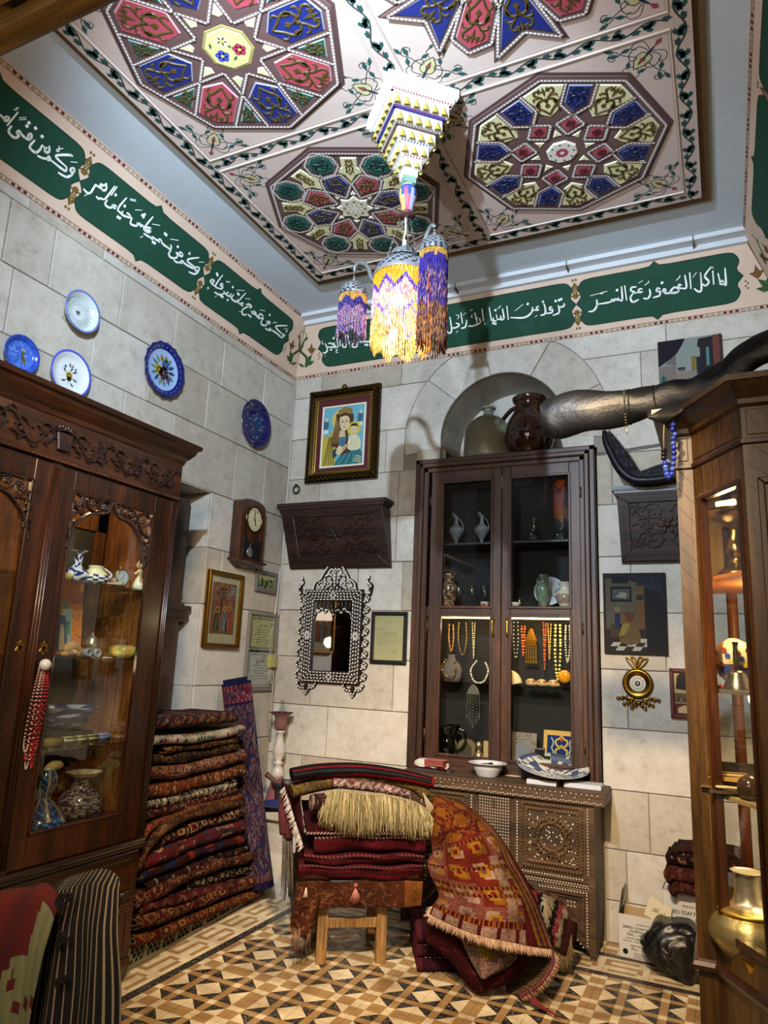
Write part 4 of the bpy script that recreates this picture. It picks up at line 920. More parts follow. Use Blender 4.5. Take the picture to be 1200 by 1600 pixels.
def door(a0,a1,right):
 d=None;si=0.082 if right else 0.12;so=0.12 if right else 0.082
 g=G();ga,gb=a0+si,a1-so
 for x0,x1,z0,z1 in ((a0,ga,0.625,2.29),(gb,a1,0.625,2.29)):g.fbox(FC,x0,x1,z0,z1,-0.025,0.0,bev=0.003)
 for z0,z1 in ((0.625,0.748),(2.197,2.29)):g.fbox(FC,ga,gb,z0,z1,-0.025,-0.0005,bev=0.002)
 d=obj('door',g,M['cab'],t)
 g=G()
 for x0,x1,z0,z1 in ((ga,ga+0.012,0.748,2.197),(gb-0.012,gb,0.748,2.197),(ga,gb,0.748,0.76),(ga,gb,2.185,2.197)):g.fbox(FC,x0,x1,z0,z1,-0.012,0.005,bev=0.004)
 obj('glazing_bead',g,M['cab'],d)
 g=G();g.fbox(FC,ga,gb,0.75,2.195,-0.018,-0.014);obj('pane',g,M['glass'],d)
 # cusped openwork spandrels
 def pz(L):return [FC.px(80+x/6.667,750+y/6.667) for x,y in L]
 def mir(L):return L if right else [(2*YM-x,z) for x,z in L]
 g=G();h0,h1=-0.013,0.006
 for L,wd in (([(148,695),(165,640),(200,560),(260,460),(370,375),(450,350),(560,350),(610,310),(640,245)],0.016),([(665,245),(680,330),(720,390),(800,430),(880,510),(940,640),(950,760),(958,872)],0.016)):
  p=mir(pz(L));g.bar(FC,p,wd,h0,h1,k=4)
  for q in sm([A3(x) for x in p],8)[::2]:g.ball(FC.p(q[0],q[1],h1),0.005,n=5,m=3)
 for L,wd in (([(240,130),(230,230),(300,320),(330,360)],0.014),([(330,350),(350,260),(330,180),(270,130)],0.012),([(370,200),(400,290),(470,330),(510,300),(490,220),(420,200)],0.012),([(520,330),(500,250),(560,215),(620,240),(600,310),(550,300)],0.012),
    ([(300,340),(230,330),(190,420),(240,430)],0.012),([(200,500),(170,520),(160,600),(185,610)],0.012),([(700,290),(740,260),(790,300),(770,350),(720,350),(730,310)],0.012),([(770,350),(810,420),(880,430),(930,370),(1020,360)],0.013),
    ([(800,310),(850,320),(880,370),(840,400),(810,360)],0.011),([(900,470),(900,390),(980,350),(1030,410),(1000,480),(930,490),(920,430)],0.013),([(930,500),(960,560),(1010,600),(1000,650)],0.012),([(960,640),(990,700),(985,780),(965,800)],0.012),([(225,120),(1060,345)],0.014),([(225,120),(150,690)],0.012),([(1060,345),(985,870)],0.010)):
  g.bar(FC,mir(pz(L)),wd,h0,h1*0.8,k=3 if len(L)>2 else 0)
 for x,y in ((300,245),(440,240),(560,290),(225,350),(730,330),(850,365),(960,430),(985,560),(190,570),(340,210),(985,720)):
  c=mir(pz([(x,y)]))[0]
  for k in range(5):g.ball(FC.p(c[0]+0.009*math.cos(k*1.257),c[1]+0.009*math.sin(k*1.257),-0.004),0.009,n=6,m=4)
 obj('openwork_spandrel',g,M['carve'],d)
 kx=a0+0.035 if right else a1-0.035
 g=G();g.prism(FC,[(kx+a*0.022,1.498+b*0.03) for a,b in ((0,1),(0.45,0.6),(1,0.5),(0.7,0),(1,-0.5),(0.45,-0.6),(0,-1),(-0.45,-0.6),(-1,-0.5),(-0.7,0),(-1,0.5),(-0.45,0.6))],0,0.004,'a8823a',0.002);g.disc(FC,kx,1.498,0.007,0.0045,'120a04',8);g.fbox(FC,kx-0.003,kx+0.003,1.482,1.497,0.004,0.0046,'120a04');obj('keyhole_plate',g,M['brass'],d)
door(YM+0.022,Y1-0.03,True);door(Y0+0.012,YM-0.022,False)
g=G();g.fbox(FC,Y0,Y1+0.01,0.585,0.600,-0.03,0.016,bev=0.005);g.fbox(FC,Y0,Y1+0.01,0.600,0.622,-0.03,0.026,bev=0.009);obj('waist_moulding',g,M['cabh'],t)
g=G();g.box(-3.04,XC-0.004,Y0,Y1,0.10,0.585);obj('base',g,M['cabh'],t)
for a0,a1 in ((Y0+0.02,YM-0.01),(YM+0.01,Y1-0.02)):
 for z0,z1 in ((0.365,0.572),(0.12,0.345)):
  g=G();g.fbox(FC,a0,a1,z0,z1,-0.01,0.008,bev=0.004);d=obj('drawer',g,M['cabh'],t)
  g=G()
  for x0,x1,b0_,b1_ in ((a0+0.03,a1-0.03,z0+0.028,z0+0.036),(a0+0.03,a1-0.03,z1-0.036,z1-0.028),(a0+0.03,a0+0.038,z0+0.03,z1-0.03),(a1-0.038,a1-0.03,z0+0.03,z1-0.03)):g.fbox(FC,x0,x1,b0_,b1_,0.006,0.013,bev=0.002)
  obj('drawer_moulding',g,M['cabh'],d);g=G();g.lathe([(0.008,0),(0.008,0.012),(0.016,0.02),(0.014,0.03),(0.002,0.033)],FC.p((a0+a1)/2,(z0+z1)/2,0.008),12,'a8823a',(FC.u,FC.v,FC.n));obj('drawer_knob',g,M['brass'],d)
for y in (Y0+0.03,Y1-0.03):
 for x in (XC-0.03,-3.0):
  obj('leg',loft([[(x-a,y-a,z),(x+a,y-a,z),(x+a,y+a,z),(x-a,y+a,z)] for a,z in ((0.018,0.0),(0.024,0.03),(0.035,0.07),(0.032,0.10))]),M['cab'],t)
for z in (1.808,1.466,1.072):
 g=G();g.box(-3.01,-2.645,YM+0.03,Y1-0.05,z-0.008,z);g.box(-3.01,-2.645,Y0+0.05,YM-0.03,z-0.008,z);obj('glass_shelf',g,M['clear'],t)
lamp('cabinet_light_left','POINT',(-2.80,2.42,2.25),None,6.0,(1.0,0.74,0.44),0.05);lamp('cabinet_light_left_b','POINT',(-2.80,1.75,2.25),None,4.0,(1.0,0.74,0.44),0.05);lamp('cabinet_light_low','POINT',(-2.70,2.6,1.44),None,0.5,(1.0,0.74,0.46),0.04)
# ---- what stands in it
def bluewhite(dens=0.5,a='1c2c66',b='cfd2d6',n=26,m=130):
 def f(u,i,z):
  th=u*2*PI;v=math.sin(th*6+2.2*math.sin(z*120))+math.sin(z*170+1.6*math.sin(th*4+dens*9))
  return a if v>1.1-2.2*dens else b
 return f
def pot(name,prof,x,y,z,label,cat,mat='gloss',c='ffffff',cf=None,n=24,group=None,ripple=None,parts=None):
 pr=[tuple(q) for q in sm([A3(q) for q in prof],8)];pr=[(max(q[0],0.001),q[1]) for q in pr]
 g=G();g.lathe(pr,(x,y,z),max(n,28) if not cf or ripple else max(n,64),c,cf=(lambda u,i,zz:cf(u,i//8,zz)) if cf else None,ripple=(lambda a,i:ripple(a,i//8)) if ripple else None);t=thing(name,label,cat,(x,y,z),group);obj('body',g,M[mat],t)
 for pn,pg,pm in (parts or []):obj(pn,pg,M[pm],t)
 return t
def handle(x,y,z,r0,z0,z1,an,out,c='ffffff',th=0.006):
 d=A3((math.cos(an),math.sin(an),0));o=A3((x,y,z));g=G()
 g.tube([o+d*r0[0]+A3((0,0,z0)),o+d*(r0[0]+out*0.8)+A3((0,0,z0+(z1-z0)*0.15)),o+d*(max(r0)+out)+A3((0,0,(z0+z1)/2)),o+d*(r0[1]+out*0.8)+A3((0,0,z0+(z1-z0)*0.9)),o+d*r0[1]+A3((0,0,z1))],th,8,c,4);return g
yy=lambda px,py,X=-2.76:float(atX(px,py,X)[1])
S1,S2,S3,S4=1.808,1.466,1.072,0.731
pot('long_neck_vase',[(0.03,0),(0.05,0.012),(0.062,0.035),(0.05,0.06),(0.026,0.072),(0.022,0.12),(0.024,0.14),(0.045,0.148),(0.043,0.15),(0.018,0.14)],-2.77,yy(122,890),S1,'blue and white vase with wide lip on the top shelf of the left cabinet','vase',cf=bluewhite(0.45),n=52)
x,y=-2.74,yy(145,893);pot('squat_jug',[(0.035,0),(0.06,0.012),(0.064,0.035),(0.048,0.06),(0.034,0.072),(0.036,0.088),(0.03,0.085)],x,y,S1,'squat flowered jug with small handle beside the lipped vase','jug',cf=lambda u,i,z:('1e2a5c' if (int(u*14)+int(z*90))%2 else 'd2d0c4') if z<0.045 else 'c9c4a0',n=26,parts=[('handle',handle(x,y,S1,(0.06,0.035),0.035,0.08,1.3,0.02,'c4c6c2',0.006),'gloss')])
x,y=-2.72,yy(183,900);tk=thing('alarm_clock','small round metal alarm clock on the top shelf of the left cabinet','clock',(x,y,S1))
ax=(A3((0,1,0)),A3((0,0,1)),A3((1,0,0)));g=G();g.lathe([(0.03,-0.045),(0.042,-0.03),(0.044,0.0),(0.04,0.004),(0.036,0.0)],(x,y,S1+0.05),24,'8a7a68',ax);obj('case',g,M['silver'],tk)
fk=Fr((x+0.001,y,S1+0.05),(0,1,0),(0,0,1));g=G();g.disc(fk,0,0,0.037,0,'b9bcc0',24);g.stroke(fk,[(0,0),(0.004,0.022)],0.003,0.001,'14140f');g.stroke(fk,[(0,0),(-0.018,-0.012)],0.003,0.001,'14140f')
for k in range(12):g.disc(fk,0.03*math.sin(k*PI/6),0.03*math.cos(k*PI/6),0.0028,0.0008,'14140f',5)
obj('dial',g,M['paper'],tk);g=G();g.ball((x-0.02,y,S1+0.10),0.008,'8a7a68');g.tube([(x-0.01,y-0.02,S1),(x-0.01,y-0.012,S1+0.02)],0.004,6,'8a7a68');g.tube([(x-0.01,y+0.02,S1),(x-0.01,y+0.012,S1+0.02)],0.004,6,'8a7a68');obj('feet_and_knob',g,M['silver'],tk)
x,y=-2.72,yy(209,905);tk=thing('figurine','white ceramic figurine of a girl in a bonnet on the top shelf','figurine',(x,y,S1))
g=G();g.lathe([(0.034,0),(0.03,0.03),(0.02,0.06),(0.013,0.075),(0.02,0.088),(0.018,0.10),(0.008,0.112)],(x,y,S1),16,'cfc6b4',ripple=lambda a,i:1+0.07*math.sin(a*7)*(i<3));obj('dress',g,M['gloss'],tk)
g=G();g.ball((x,y,S1+0.128),0.018,'d8c4ac',12,8);obj('head',g,M['gloss'],tk);g=G();g.lathe([(0.026,0.012),(0.027,0.005),(0.02,-0.008),(0.004,-0.02)],(x-0.006,y,S1+0.13),14,'b9a890',ax=ax);obj('bonnet',g,M['gloss'],tk)
g=G();g.tube([(x,y-0.018,S1+0.098),(x+0.012,y-0.035,S1+0.085),(x+0.02,y-0.052,S1+0.082)],0.006,6,'d8c4ac',3);g.tube([(x,y+0.018,S1+0.098),(x+0.012,y+0.03,S1+0.08),(x+0.025,y+0.02,S1+0.068)],0.006,6,'d8c4ac',3);obj('arms',g,M['gloss'],tk)
x,y=-2.7,yy(166,900);g=G();g.ball((x,y,S1+0.022),0.022,'7a5a48',12,8);g.tube([(x+0.02,y-0.06,S1+0.008),(x+0.02,y-0.02,S1+0.01),(x+0.02,y+0.03,S1+0.016)],[0.004,0.007,0.012],8,'b0a48c',3);single('pipe',g,M['gloss'],'small brown and cream clay pipe lying between jug and alarm clock','pipe')
x,y=-2.78,yy(103,893);g=G();g.lathe([(0.02,0),(0.045,0.01),(0.05,0.03),(0.02,0.036),(0.008,0.05)],(x,y,S1),18,'c9a24a');single('yellow_dish',g,M['gloss'],'small yellow covered dish at the left end of the top shelf','dish')
# second shelf
fi=Fr((-2.86,yy(97,985,-2.86),S2),(0.25,1,0),(-0.22,0,1));tk=thing('devotional_panel','orange carved wooden panel with a small painted saint leaning on the middle shelf','icon',fi.p(0,0))
g=G();arch=[(-0.10,0),(0.10,0),(0.11,0.36),(-0.08,0.40)];g.prism(fi,arch,0,0.015,'b5661a');obj('carved_board',g,M['lacq'],tk)
g=G()
for k in range(90):
 a,b=R.uniform(-0.09,0.095),R.uniform(0.02,0.36)
 if abs(a+0.0)<0.052 and b<0.27:continue
 g.disc(fi,a,b,0.004,0.0155,'6a3208',5)
obj('pierced_pattern',g,M['lacq'],tk)
g=G();pl=[(-0.048,0.02),(0.048,0.02),(0.048,0.2)]+[(0.048*math.cos(a),0.2+0.065*math.sin(a)) for a in np.linspace(0.3,PI-0.3,8)]+[(-0.048,0.2)]
g.prism(fi,pl,0.015,0.018,'7a8a8c');g.poly(fi,[(-0.03,0.02),(0.03,0.02),(0.026,0.15),(0.012,0.19),(-0.012,0.19),(-0.028,0.14)],0.019,'39465c');g.poly(fi,[(-0.012,0.02),(0.016,0.02),(0.012,0.14),(-0.006,0.15)],0.0195,'b08a58');g.disc(fi,0,0.212,0.022,0.0188,'c9a24a',14);g.disc(fi,0,0.21,0.013,0.0195,'a8805c',12);g.poly(fi,[(0.02,0.1),(0.042,0.1),(0.04,0.17),(0.024,0.16)],0.0195,'3a6a4a');obj('painted_saint',g,M['paper'],tk)
x,y=-2.78,yy(147,1015);pot('caster',[(0.03,0),(0.032,0.01),(0.024,0.03),(0.026,0.055),(0.03,0.06),(0.024,0.085),(0.012,0.10),(0.006,0.104),(0.005,0.115)],x,y,S2,'silver pepper caster with domed top on the middle shelf','caster','silver','b0a58c',n=20)
x,y=-2.73,yy(186,1022);pot('round_pot',[(0.03,0),(0.062,0.012),(0.072,0.032),(0.066,0.052),(0.04,0.062),(0.02,0.06)],x,y,S2,'squat yellow and green lobed pot at the right of the middle shelf','pot',cf=lambda u,i,z:('b09a4a','8f8a4a','b58a4a')[int(u*16)%3],n=32,ripple=lambda a,i:1+0.03*math.cos(a*8))
for k,px_ in enumerate((137,151)):
 x,y=-2.7,yy(px_,1023,-2.7);g=G();g.lathe([(0.012,-0.03),(0.02,-0.015),(0.02,0.01),(0.015,0.014),(0.011,0.0)],(x,y,S2+0.02),14,'8f8f98',ax=ax);single('clay_pipe_bowl',g,M['gloss'],['grey clay pipe bowl lying left of the round pot, nearer the icon','grey clay pipe bowl lying just left of the yellow round pot'][k],'pipe','clay pipe bowls')
x,y=-2.72,yy(115,1018,-2.72);g=G()
for i in range(7):g.lathe([(0.006,0),(0.022-0.002*i,0.004),(0.02-0.002*i,0.018),(0.004,0.022)],(x+0.01*math.sin(i),y-0.05+0.022*i,S2+0.004*(i%3)),10,('b58a5c','8a6a4a','c9a880')[i%3])
g.tube([(x-0.02,y-0.04,S2+0.02),(x-0.02,y+0.0,S2+0.045),(x-0.02,y+0.07,S2+0.02)],[0.01,0.026,0.012],10,'b58a5c',4);single('shells',g,M['matte'],'heap of brown seashells and oil lamps on the middle shelf before the icon','shells')
# third shelf
x,y=-2.80,yy(98,1135,-2.80);pot('large_bowl',[(0.05,0),(0.085,0.012),(0.125,0.06),(0.128,0.075),(0.145,0.10),(0.138,0.10),(0.11,0.06),(0.03,0.025)],x,y,S3+0.06,'large blue flowered bowl on the lower glass shelf of the left cabinet','bowl',cf=bluewhite(0.72,'20285a','8a94a8',40,120),n=80)
g=G();g.box(x-0.09,x+0.09,y-0.10,y+0.10,S3+0.001,S3+0.058,'2a2420');single('riser',g,M['cloth'],'low dark box lifting the large blue bowl','box')
for k,(px_,c0,c1,L) in enumerate(((79,'8a7a3a','6a5a28',0.10),(107,'b8b08a','4a4428',0.075),(125,'c4bc9a','5a5230',0.07),(140,'b8b08a','4a4428',0.075),(160,'7a86a8','3a4470',0.07))):
 x,y=-2.70,yy(px_,1154,-2.70);g=G();g.tube([(x,y-L/2,S3+0.021),(x,y+L/2,S3+0.021)],0.02,14,c0,cf=lambda a,b,c0=c0,c1=c1:c0 if int(b*10)%2 or c0=='8a7a3a' else c1)
 single('bead_bracelet_roll',g,M['bead'],['gold cylinder under the blue bowl on the lower shelf','cream patterned roll first from the gold cylinder','cream patterned roll in the middle of the lower shelf row','cream patterned roll beside the pale blue roll','pale blue patterned roll at the right of the row'][k],'roll')
for k,(c_,L) in enumerate((('c08a2a','gold coin in front of the gold cylinder'),('a8a49a','silver coin in front of the first cream roll'),('c08a2a','gold coin in front of the middle cream roll'),('8a6a30','bronze coin in front of the third cream roll'),('a8a49a','silver coin in front of the pale blue roll'))):
 x,y=-2.665,2.23+k*0.075;g=G();g.lathe([(0.012,0),(0.013,0.003),(0.002,0.004)],(x,y,S3),10,c_);single('coin',g,M['brass'],L+' on the lower glass shelf','coin','coins on the lower glass shelf')
g=G();x,y=-2.66,yy(65,1168,-2.66)
for i in range(9):g.tube([(x,y-0.01+0.0025*i,S3+0.002),(x+0.01,y-0.012+0.003*i,S3-0.05),(x+0.004,y-0.012+0.003*i,S3-0.11)],0.0016,4,'8a8a88',2)
single('tassel',g,M['silver'],'silver tassel hanging over the edge of the lower glass shelf','tassel')
# cabinet floor
x,y=-2.70,yy(62,1292,-2.70);sp=G();sp.tube([(x,y,S4+0.235),(x,y+0.02,S4+0.26),(x+0.0,y+0.055,S4+0.262),(x,y+0.075,S4+0.258)],[0.024,0.022,0.02,0.012],10,'a8966a',4)
pot('blue_ewer',[(0.09,0),(0.10,0.02),(0.098,0.05),(0.06,0.10),(0.03,0.13),(0.032,0.15),(0.05,0.20),(0.042,0.235),(0.03,0.25)],x,y,S4,'blue and turquoise painted ewer with tall neck on the floor of the left cabinet','ewer',cf=lambda u,i,z:'8a7a60' if abs((u*8)%1-0.5)<0.12 and z>0.05 else ('18205a' if (int(u*32)+int(z*110))%3 else '2a6a70'),n=32,parts=[('spout',sp,'gloss'),('handle',handle(x,y,S4,(0.05,0.035),0.13,0.24,-1.9,0.03,'5a4a38',0.008),'gloss')])
x,y=-2.74,yy(122,1278,-2.74);pot('ruffled_vase',[(0.06,0),(0.095,0.03),(0.10,0.07),(0.085,0.11),(0.05,0.14),(0.045,0.175),(0.07,0.205),(0.082,0.21),(0.075,0.207),(0.04,0.18)],x,y,S4,'dark patterned vase with a ruffled cream rim on the floor of the left cabinet','vase',cf=lambda u,i,z:'c2b494' if z>0.19 else (R.choice(['1c2048','8a8070','3a3030','6a6058'])),n=40,ripple=lambda a,i:1+(0.07*math.cos(a*14) if i in (6,7,8) else 0))
g=G();y=yy(92,1265,-2.86);g.box(-2.90,-2.86,y-0.06,y+0.07,S4,S4+0.17,'4a6460');single('grey_green_book',g,M['paper'],'grey green book standing behind the ewer and ruffled vase','book')
g=G();nu,nv=16,30;P=[[(-2.94+0.10*math.sin(i/nu*2.2)+0.012*math.sin(j*0.9+i),2.44+0.2*j/nv,S4+0.30*(1-i/nu)+0.012*math.sin(j*0.7)) for j in range(nv+1)] for i in range(nu+1)]
g.grid(P,cf=lambda u,v:'2a1712' if int(u*16)%4 else '8a6248');single('folded_shawl',g,M['cloth'],'brown shawl with wavy gold edges piled at the back of the left cabinet floor','shawl')
# prayer beads hanging on the door knob
tk=thing('prayer_beads','string of red and silver beads hanging from the white door knob','prayer beads',FC.p(2.14,1.10,0.03))
g=G()
for k in range(7):
 x0=2.125+0.004*k;L=0.30+0.03*(k%3);c='8f1f28' if k>3 else ('a8a098','8a1c24')[k%2]
 P=sm([FC.p(x0+0.006*math.sin(k),1.425,0.02),FC.p(x0-0.012+0.004*k,1.30,0.018),FC.p(x0-0.02+0.005*k,1.42-L,0.014),FC.p(x0-0.005+0.003*k,1.42-L-0.02,0.02),FC.p(x0+0.006+0.004*k,1.30,0.022),FC.p(x0+0.012,1.42,0.026)],12)
 for p in P[::1]:g.ball(p,0.0042,c if (k<4) else '9a2028',5,4)
stuff(obj('bead_strand',g,M['bead'],tk))
g=G();g.ball(FC.p(2.141,1.43,0.032),0.024,'c9ccd2',18,12);g.disc(Fr(FC.p(2.141,1.43,0.032),FC.u,FC.v),0.006,-0.002,0.006,0.0235,'8a8a90',8);obj('white_ball',g,M['gloss'],tk)
# ------------------------------------------------------------------ built-in display cabinet of the back wall
YD=YB-0.055
FD=Fr((0,YD,0),(1,0,0),(0,0,1))
DX0,DX1,DZ0,DZ1=-1.945,-0.70,0.83,2.93
t=thing('wall_vitrine','tall built-in wooden vitrine with two glass doors under the stone arch','cabinet',(-1.32,YB,DZ0));VIT=t
g=G()
for k,(i0,i1,h0,h1) in enumerate(((0,0.035,-0.06,0.008),(0.035,0.065,-0.06,0.02),(0.065,0.10,-0.06,0.004))):
 for a0,a1,z0,z1 in ((DX0+i0,DX0+i1,DZ0,DZ1-i0),(DX1-i1,DX1-i0,DZ0,DZ1-i0)):g=G();g.fbox(FD,a0,a1,z0,z1,h0,h1,bev=0.006);obj('frame_stile',g,M['disp'],t)
g=G()
for k,(i0,i1,h0,h1) in enumerate(((0,0.035,-0.06,0.008),(0.035,0.065,-0.06,0.02),(0.065,0.10,-0.06,0.004))):g.fbox(FD,DX0+i0,DX1-i0,DZ1-i1,DZ1-i0,h0,h1,bev=0.006)
obj('frame_rail',g,M['disph'],t);g=G();g.fbox(FD,DX0+0.02,DX1-0.02,DZ0,DZ0+0.07,-0.06,0.004,bev=0.004);obj('frame_rail',g,M['disph'],t)
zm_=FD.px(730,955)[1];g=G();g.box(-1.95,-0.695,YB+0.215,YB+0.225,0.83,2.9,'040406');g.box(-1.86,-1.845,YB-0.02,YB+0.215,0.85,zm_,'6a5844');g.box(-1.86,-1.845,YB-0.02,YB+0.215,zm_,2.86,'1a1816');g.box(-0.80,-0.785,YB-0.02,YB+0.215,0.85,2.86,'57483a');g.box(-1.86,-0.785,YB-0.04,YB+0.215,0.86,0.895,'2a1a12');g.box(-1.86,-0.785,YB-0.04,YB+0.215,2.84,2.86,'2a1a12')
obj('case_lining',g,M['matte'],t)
dp=lambda x,y:FD.px(x,y)
xs=[dp(672,850)[0],dp(691,850)[0],dp(768,850)[0],dp(783.5,850)[0],dp(798,850)[0],dp(890,850)[0],dp(909,850)[0]]
zt,zg1,zm1,zm0,zg0,zb=dp(720,735)[1],dp(730,752)[1],dp(730,948)[1],dp(730,962)[1],dp(730,1182)[1],dp(730,1204)[1]
VZ=dict(zm1=zm1,zm0=zm0,zg0=zg0)
for (a0,a1,b0_,b1_) in ((xs[0],xs[3]-0.002,xs[1],xs[2]),(xs[3]+0.002,xs[6],xs[4],xs[5])):
 g=G()
 for p0,p1 in ((a0,b0_),(b1_,a1)):g.fbox(FD,p0,p1,zb,zt,-0.03,0.0,bev=0.004)
 d=obj('door',g,M['disp'],t)
 for z0,z1 in ((zb,zg0),(zm0,zm1),(zg1,zt)):g=G();g.fbox(FD,b0_,b1_,z0,z1,-0.03,-0.001,bev=0.003);obj('door_rail',g,M['disph'],d)
 for z0,z1 in ((zg0,zm0),(zm1,zg1)):
  g=G()
  for p0,p1,q0,q1 in ((b0_-0.012,b0_+0.006,z0-0.012,z1+0.012),(b1_-0.006,b1_+0.012,z0-0.012,z1+0.012),(b0_,b1_,z0-0.012,z0+0.006),(b0_,b1_,z1-0.006,z1+0.012)):g.fbox(FD,p0,p1,q0,q1,-0.01,0.008,bev=0.004)
  obj('glazing_bead',g,M['disp'],d)
  g=G();g.add([FD.p(b0_,z0,-0.018),FD.p(b1_,z0,-0.018),FD.p(b1_,z1,-0.018),FD.p(b0_,z1,-0.018)],[(0,1,2,3)]);obj('pane',g,M['glass'],d)
 hxp=b1_+0.018 if a0==xs[0] else b0_-0.018
 g=G();P=[FD.p(hxp,zm0-0.12,0.004),FD.p(hxp,zm0-0.12,0.022),FD.p(hxp,zm0-0.07,0.026),FD.p(hxp,zm0-0.03,0.022),FD.p(hxp,zm0-0.03,0.004)];g.tube(P,[0.006,0.007,0.0045,0.007,0.006],8,'b08a3a',4)
 for z in (zm0-0.125,zm0-0.025):g.ball(FD.p(hxp,z,0.006),0.011,'b08a3a',8,6)
 obj('brass_handle',g,M['brass'],d)
 ex=a0 if a0==xs[0] else a1
 for z in (2.62,1.75,1.05):g=G();g.tube([FD.p(ex,z-0.035,0.006),FD.p(ex,z+0.035,0.006)],0.006,6,'4a3a2a');obj('hinge',g,M['iron'],d)
ZU=dp(730,846)[1];ZLs=dp(730,1067)[1]
g=G();g.box(-1.84,-0.80,YB-0.01,YB+0.21,ZU-0.014,ZU,'20242c');obj('upper_shelf',g,M['lacq'],t)
g=G();g.box(-1.84,-0.80,YB-0.01,YB+0.21,ZLs-0.008,ZLs);obj('glass_shelf',g,M['clear'],t)
g=G();g.box(-1.845,-0.80,YB-0.035,YB+0.21,zm0-0.005,zm1+0.002,'2a1a12');obj('middle_shelf',g,M['lacq'],t)
g=G();g.box(-1.80,-0.84,YB-0.02,YB-0.008,zm0-0.016,zm0-0.006,'ffd890');obj('light_strip',g,emit('strip_glow','ffd890',5),t)
for x in (-1.65,-1.4,-1.12,-0.92):lamp('vitrine_light','POINT',(x,YB+0.03,zm0-0.06),None,1.7,(1.0,0.76,0.42),0.03)
lamp('vitrine_light_upper','POINT',(-1.3,YB+0.02,2.75),None,0.5,(0.7,0.8,1.0),0.05)
SB,SM=0.896,zm1+0.003
xx=lambda px_,py,Y=YB+0.08:float(atY(px_,py,Y)[0])
for k,px_ in enumerate((712,752)):
 x,y=xx(px_,840),YB+0.09;s=G();s.tube([(x-0.01,y,ZU+0.20),(x-0.02,y,ZU+0.225),(x-0.035,y,ZU+0.232)],[0.014,0.012,0.005],8,'6a707a',3)
 pot('frosted_ewer',[(0.035,0),(0.03,0.006),(0.010,0.02),(0.03,0.06),(0.05,0.095),(0.045,0.12),(0.02,0.145),(0.013,0.17),(0.013,0.20),(0.018,0.21)],x,y,ZU+0.001,['frosted glass ewer at the left of the upper vitrine shelf','frosted glass ewer with handle, right of its twin, upper vitrine shelf'][k],'ewer',c='7c828c',n=20,group='frosted ewers',parts=[('spout',s,'gloss'),('handle',handle(x,y,ZU,(0.03,0.014),0.08,0.19,0.0,0.02,'7c828c',0.004),'gloss')])
for k,px_ in enumerate((833,878)):
 x,y=xx(px_,838),YB+0.10;pot('decanter',[(0.055,0),(0.065,0.02),(0.05,0.055),(0.02,0.085),(0.014,0.14),(0.018,0.17),(0.012,0.175)],x,y,ZU+0.001,['cut glass decanter in the middle of the right upper vitrine shelf','cut glass decanter at the right edge of the upper vitrine shelf'][k],'decanter','clear',n=20)
def orn_cf(cols,n=28,m=120,seed=3):
 rr=random.Random(seed);tb={}
 def f(u,i,z):
  k=(int(u*n),int(z*m))
  if k not in tb:tb[k]=rr.choice(cols)
  return tb[k]
 return f
x,y=xx(701,940,YB+0.06),YB+0.06;pot('enamel_vase',[(0.035,0),(0.045,0.012),(0.04,0.03),(0.055,0.07),(0.062,0.12),(0.055,0.155),(0.032,0.18),(0.034,0.20),(0.045,0.225),(0.042,0.235),(0.03,0.225)],x,y,SM,'dark flowered enamel vase at the lower left of the upper vitrine','vase',cf=orn_cf(['2a2018','6a5030','a08058','3a4a3a','8a4a38','14141c'],28,130),n=56)
for k,px_ in enumerate((719,737,757)):
 x,y=xx(px_,940,YB+0.05),YB+0.05-(0.03 if k==0 else 0);pot('wine_glass',[(0.028,0),(0.026,0.003),(0.005,0.008),(0.004,0.055),(0.02,0.07),(0.034,0.10),(0.032,0.135),(0.028,0.15)][:(7 if k==0 else 8)],x,y,SM,['small dark wine glass beside the enamel vase','clear wine glass in the middle of the vitrine row','clear wine glass beside the door stile of the vitrine'][k],'glass','clear',n=18,group='wine glasses in the vitrine')
g=G();x=xx(757,945,YB-0.01);g.lathe([(0.025,0),(0.03,0.03),(0.032,0.032)],(x,YB-0.005,SM),16,'c9c4bc');g.box(x-0.012,x+0.014,YB-0.037,YB-0.036,SM+0.008,SM+0.022,'8a3a34');single('small_cup',g,M['gloss'],'white cup with a small tag in front of the wine glasses','cup')
x,y=xx(849,943,YB+0.05),YB+0.05;pot('green_vase',[(0.032,0),(0.028,0.012),(0.04,0.06),(0.05,0.11),(0.045,0.14),(0.022,0.16),(0.02,0.19),(0.03,0.215),(0.028,0.22)],x,y,SM,'grey green vase painted with irises in the right upper vitrine','vase',cf=orn_cf(['5a6a5a','6a7a68','7a8268','4a5a58'],8,25,5),n=24,parts=[('handle',handle(x,y,SM,(0.03,0.024),0.15,0.20,PI,0.012,'5a6a5a',0.005),'gloss'),('handle',handle(x,y,SM,(0.03,0.024),0.15,0.20,0,0.012,'5a6a5a',0.005),'gloss')])
x,y=xx(883,945,YB+0.05),YB+0.05;pot('cream_pitcher',[(0.036,0),(0.034,0.01),(0.055,0.05),(0.056,0.08),(0.036,0.115),(0.034,0.14),(0.046,0.165),(0.04,0.16)],x,y,SM,'cream pitcher with a painted landscape at the right of the vitrine','pitcher',cf=lambda u,i,z:R.choice(['8a6a4a','a88a6a','6a7a8a']) if 0.03<z<0.09 else 'b9b4a8',n=24,parts=[('handle',handle(x,y,SM,(0.05,0.036),0.08,0.155,PI,0.025,'b0a490',0.005),'gloss')])
fp=Fr((xx(858,880,YB+0.12),YB+0.12,SM+0.115),(1,0,0),(0,0.25,1));g=G();axp=(fp.u,fp.v,fp.n)
def pcf(u,i,z):
 return 'aab4c4' if i in (0,) else (('2a3a78','b8c0cc')[(int(u*12)+i)%2])
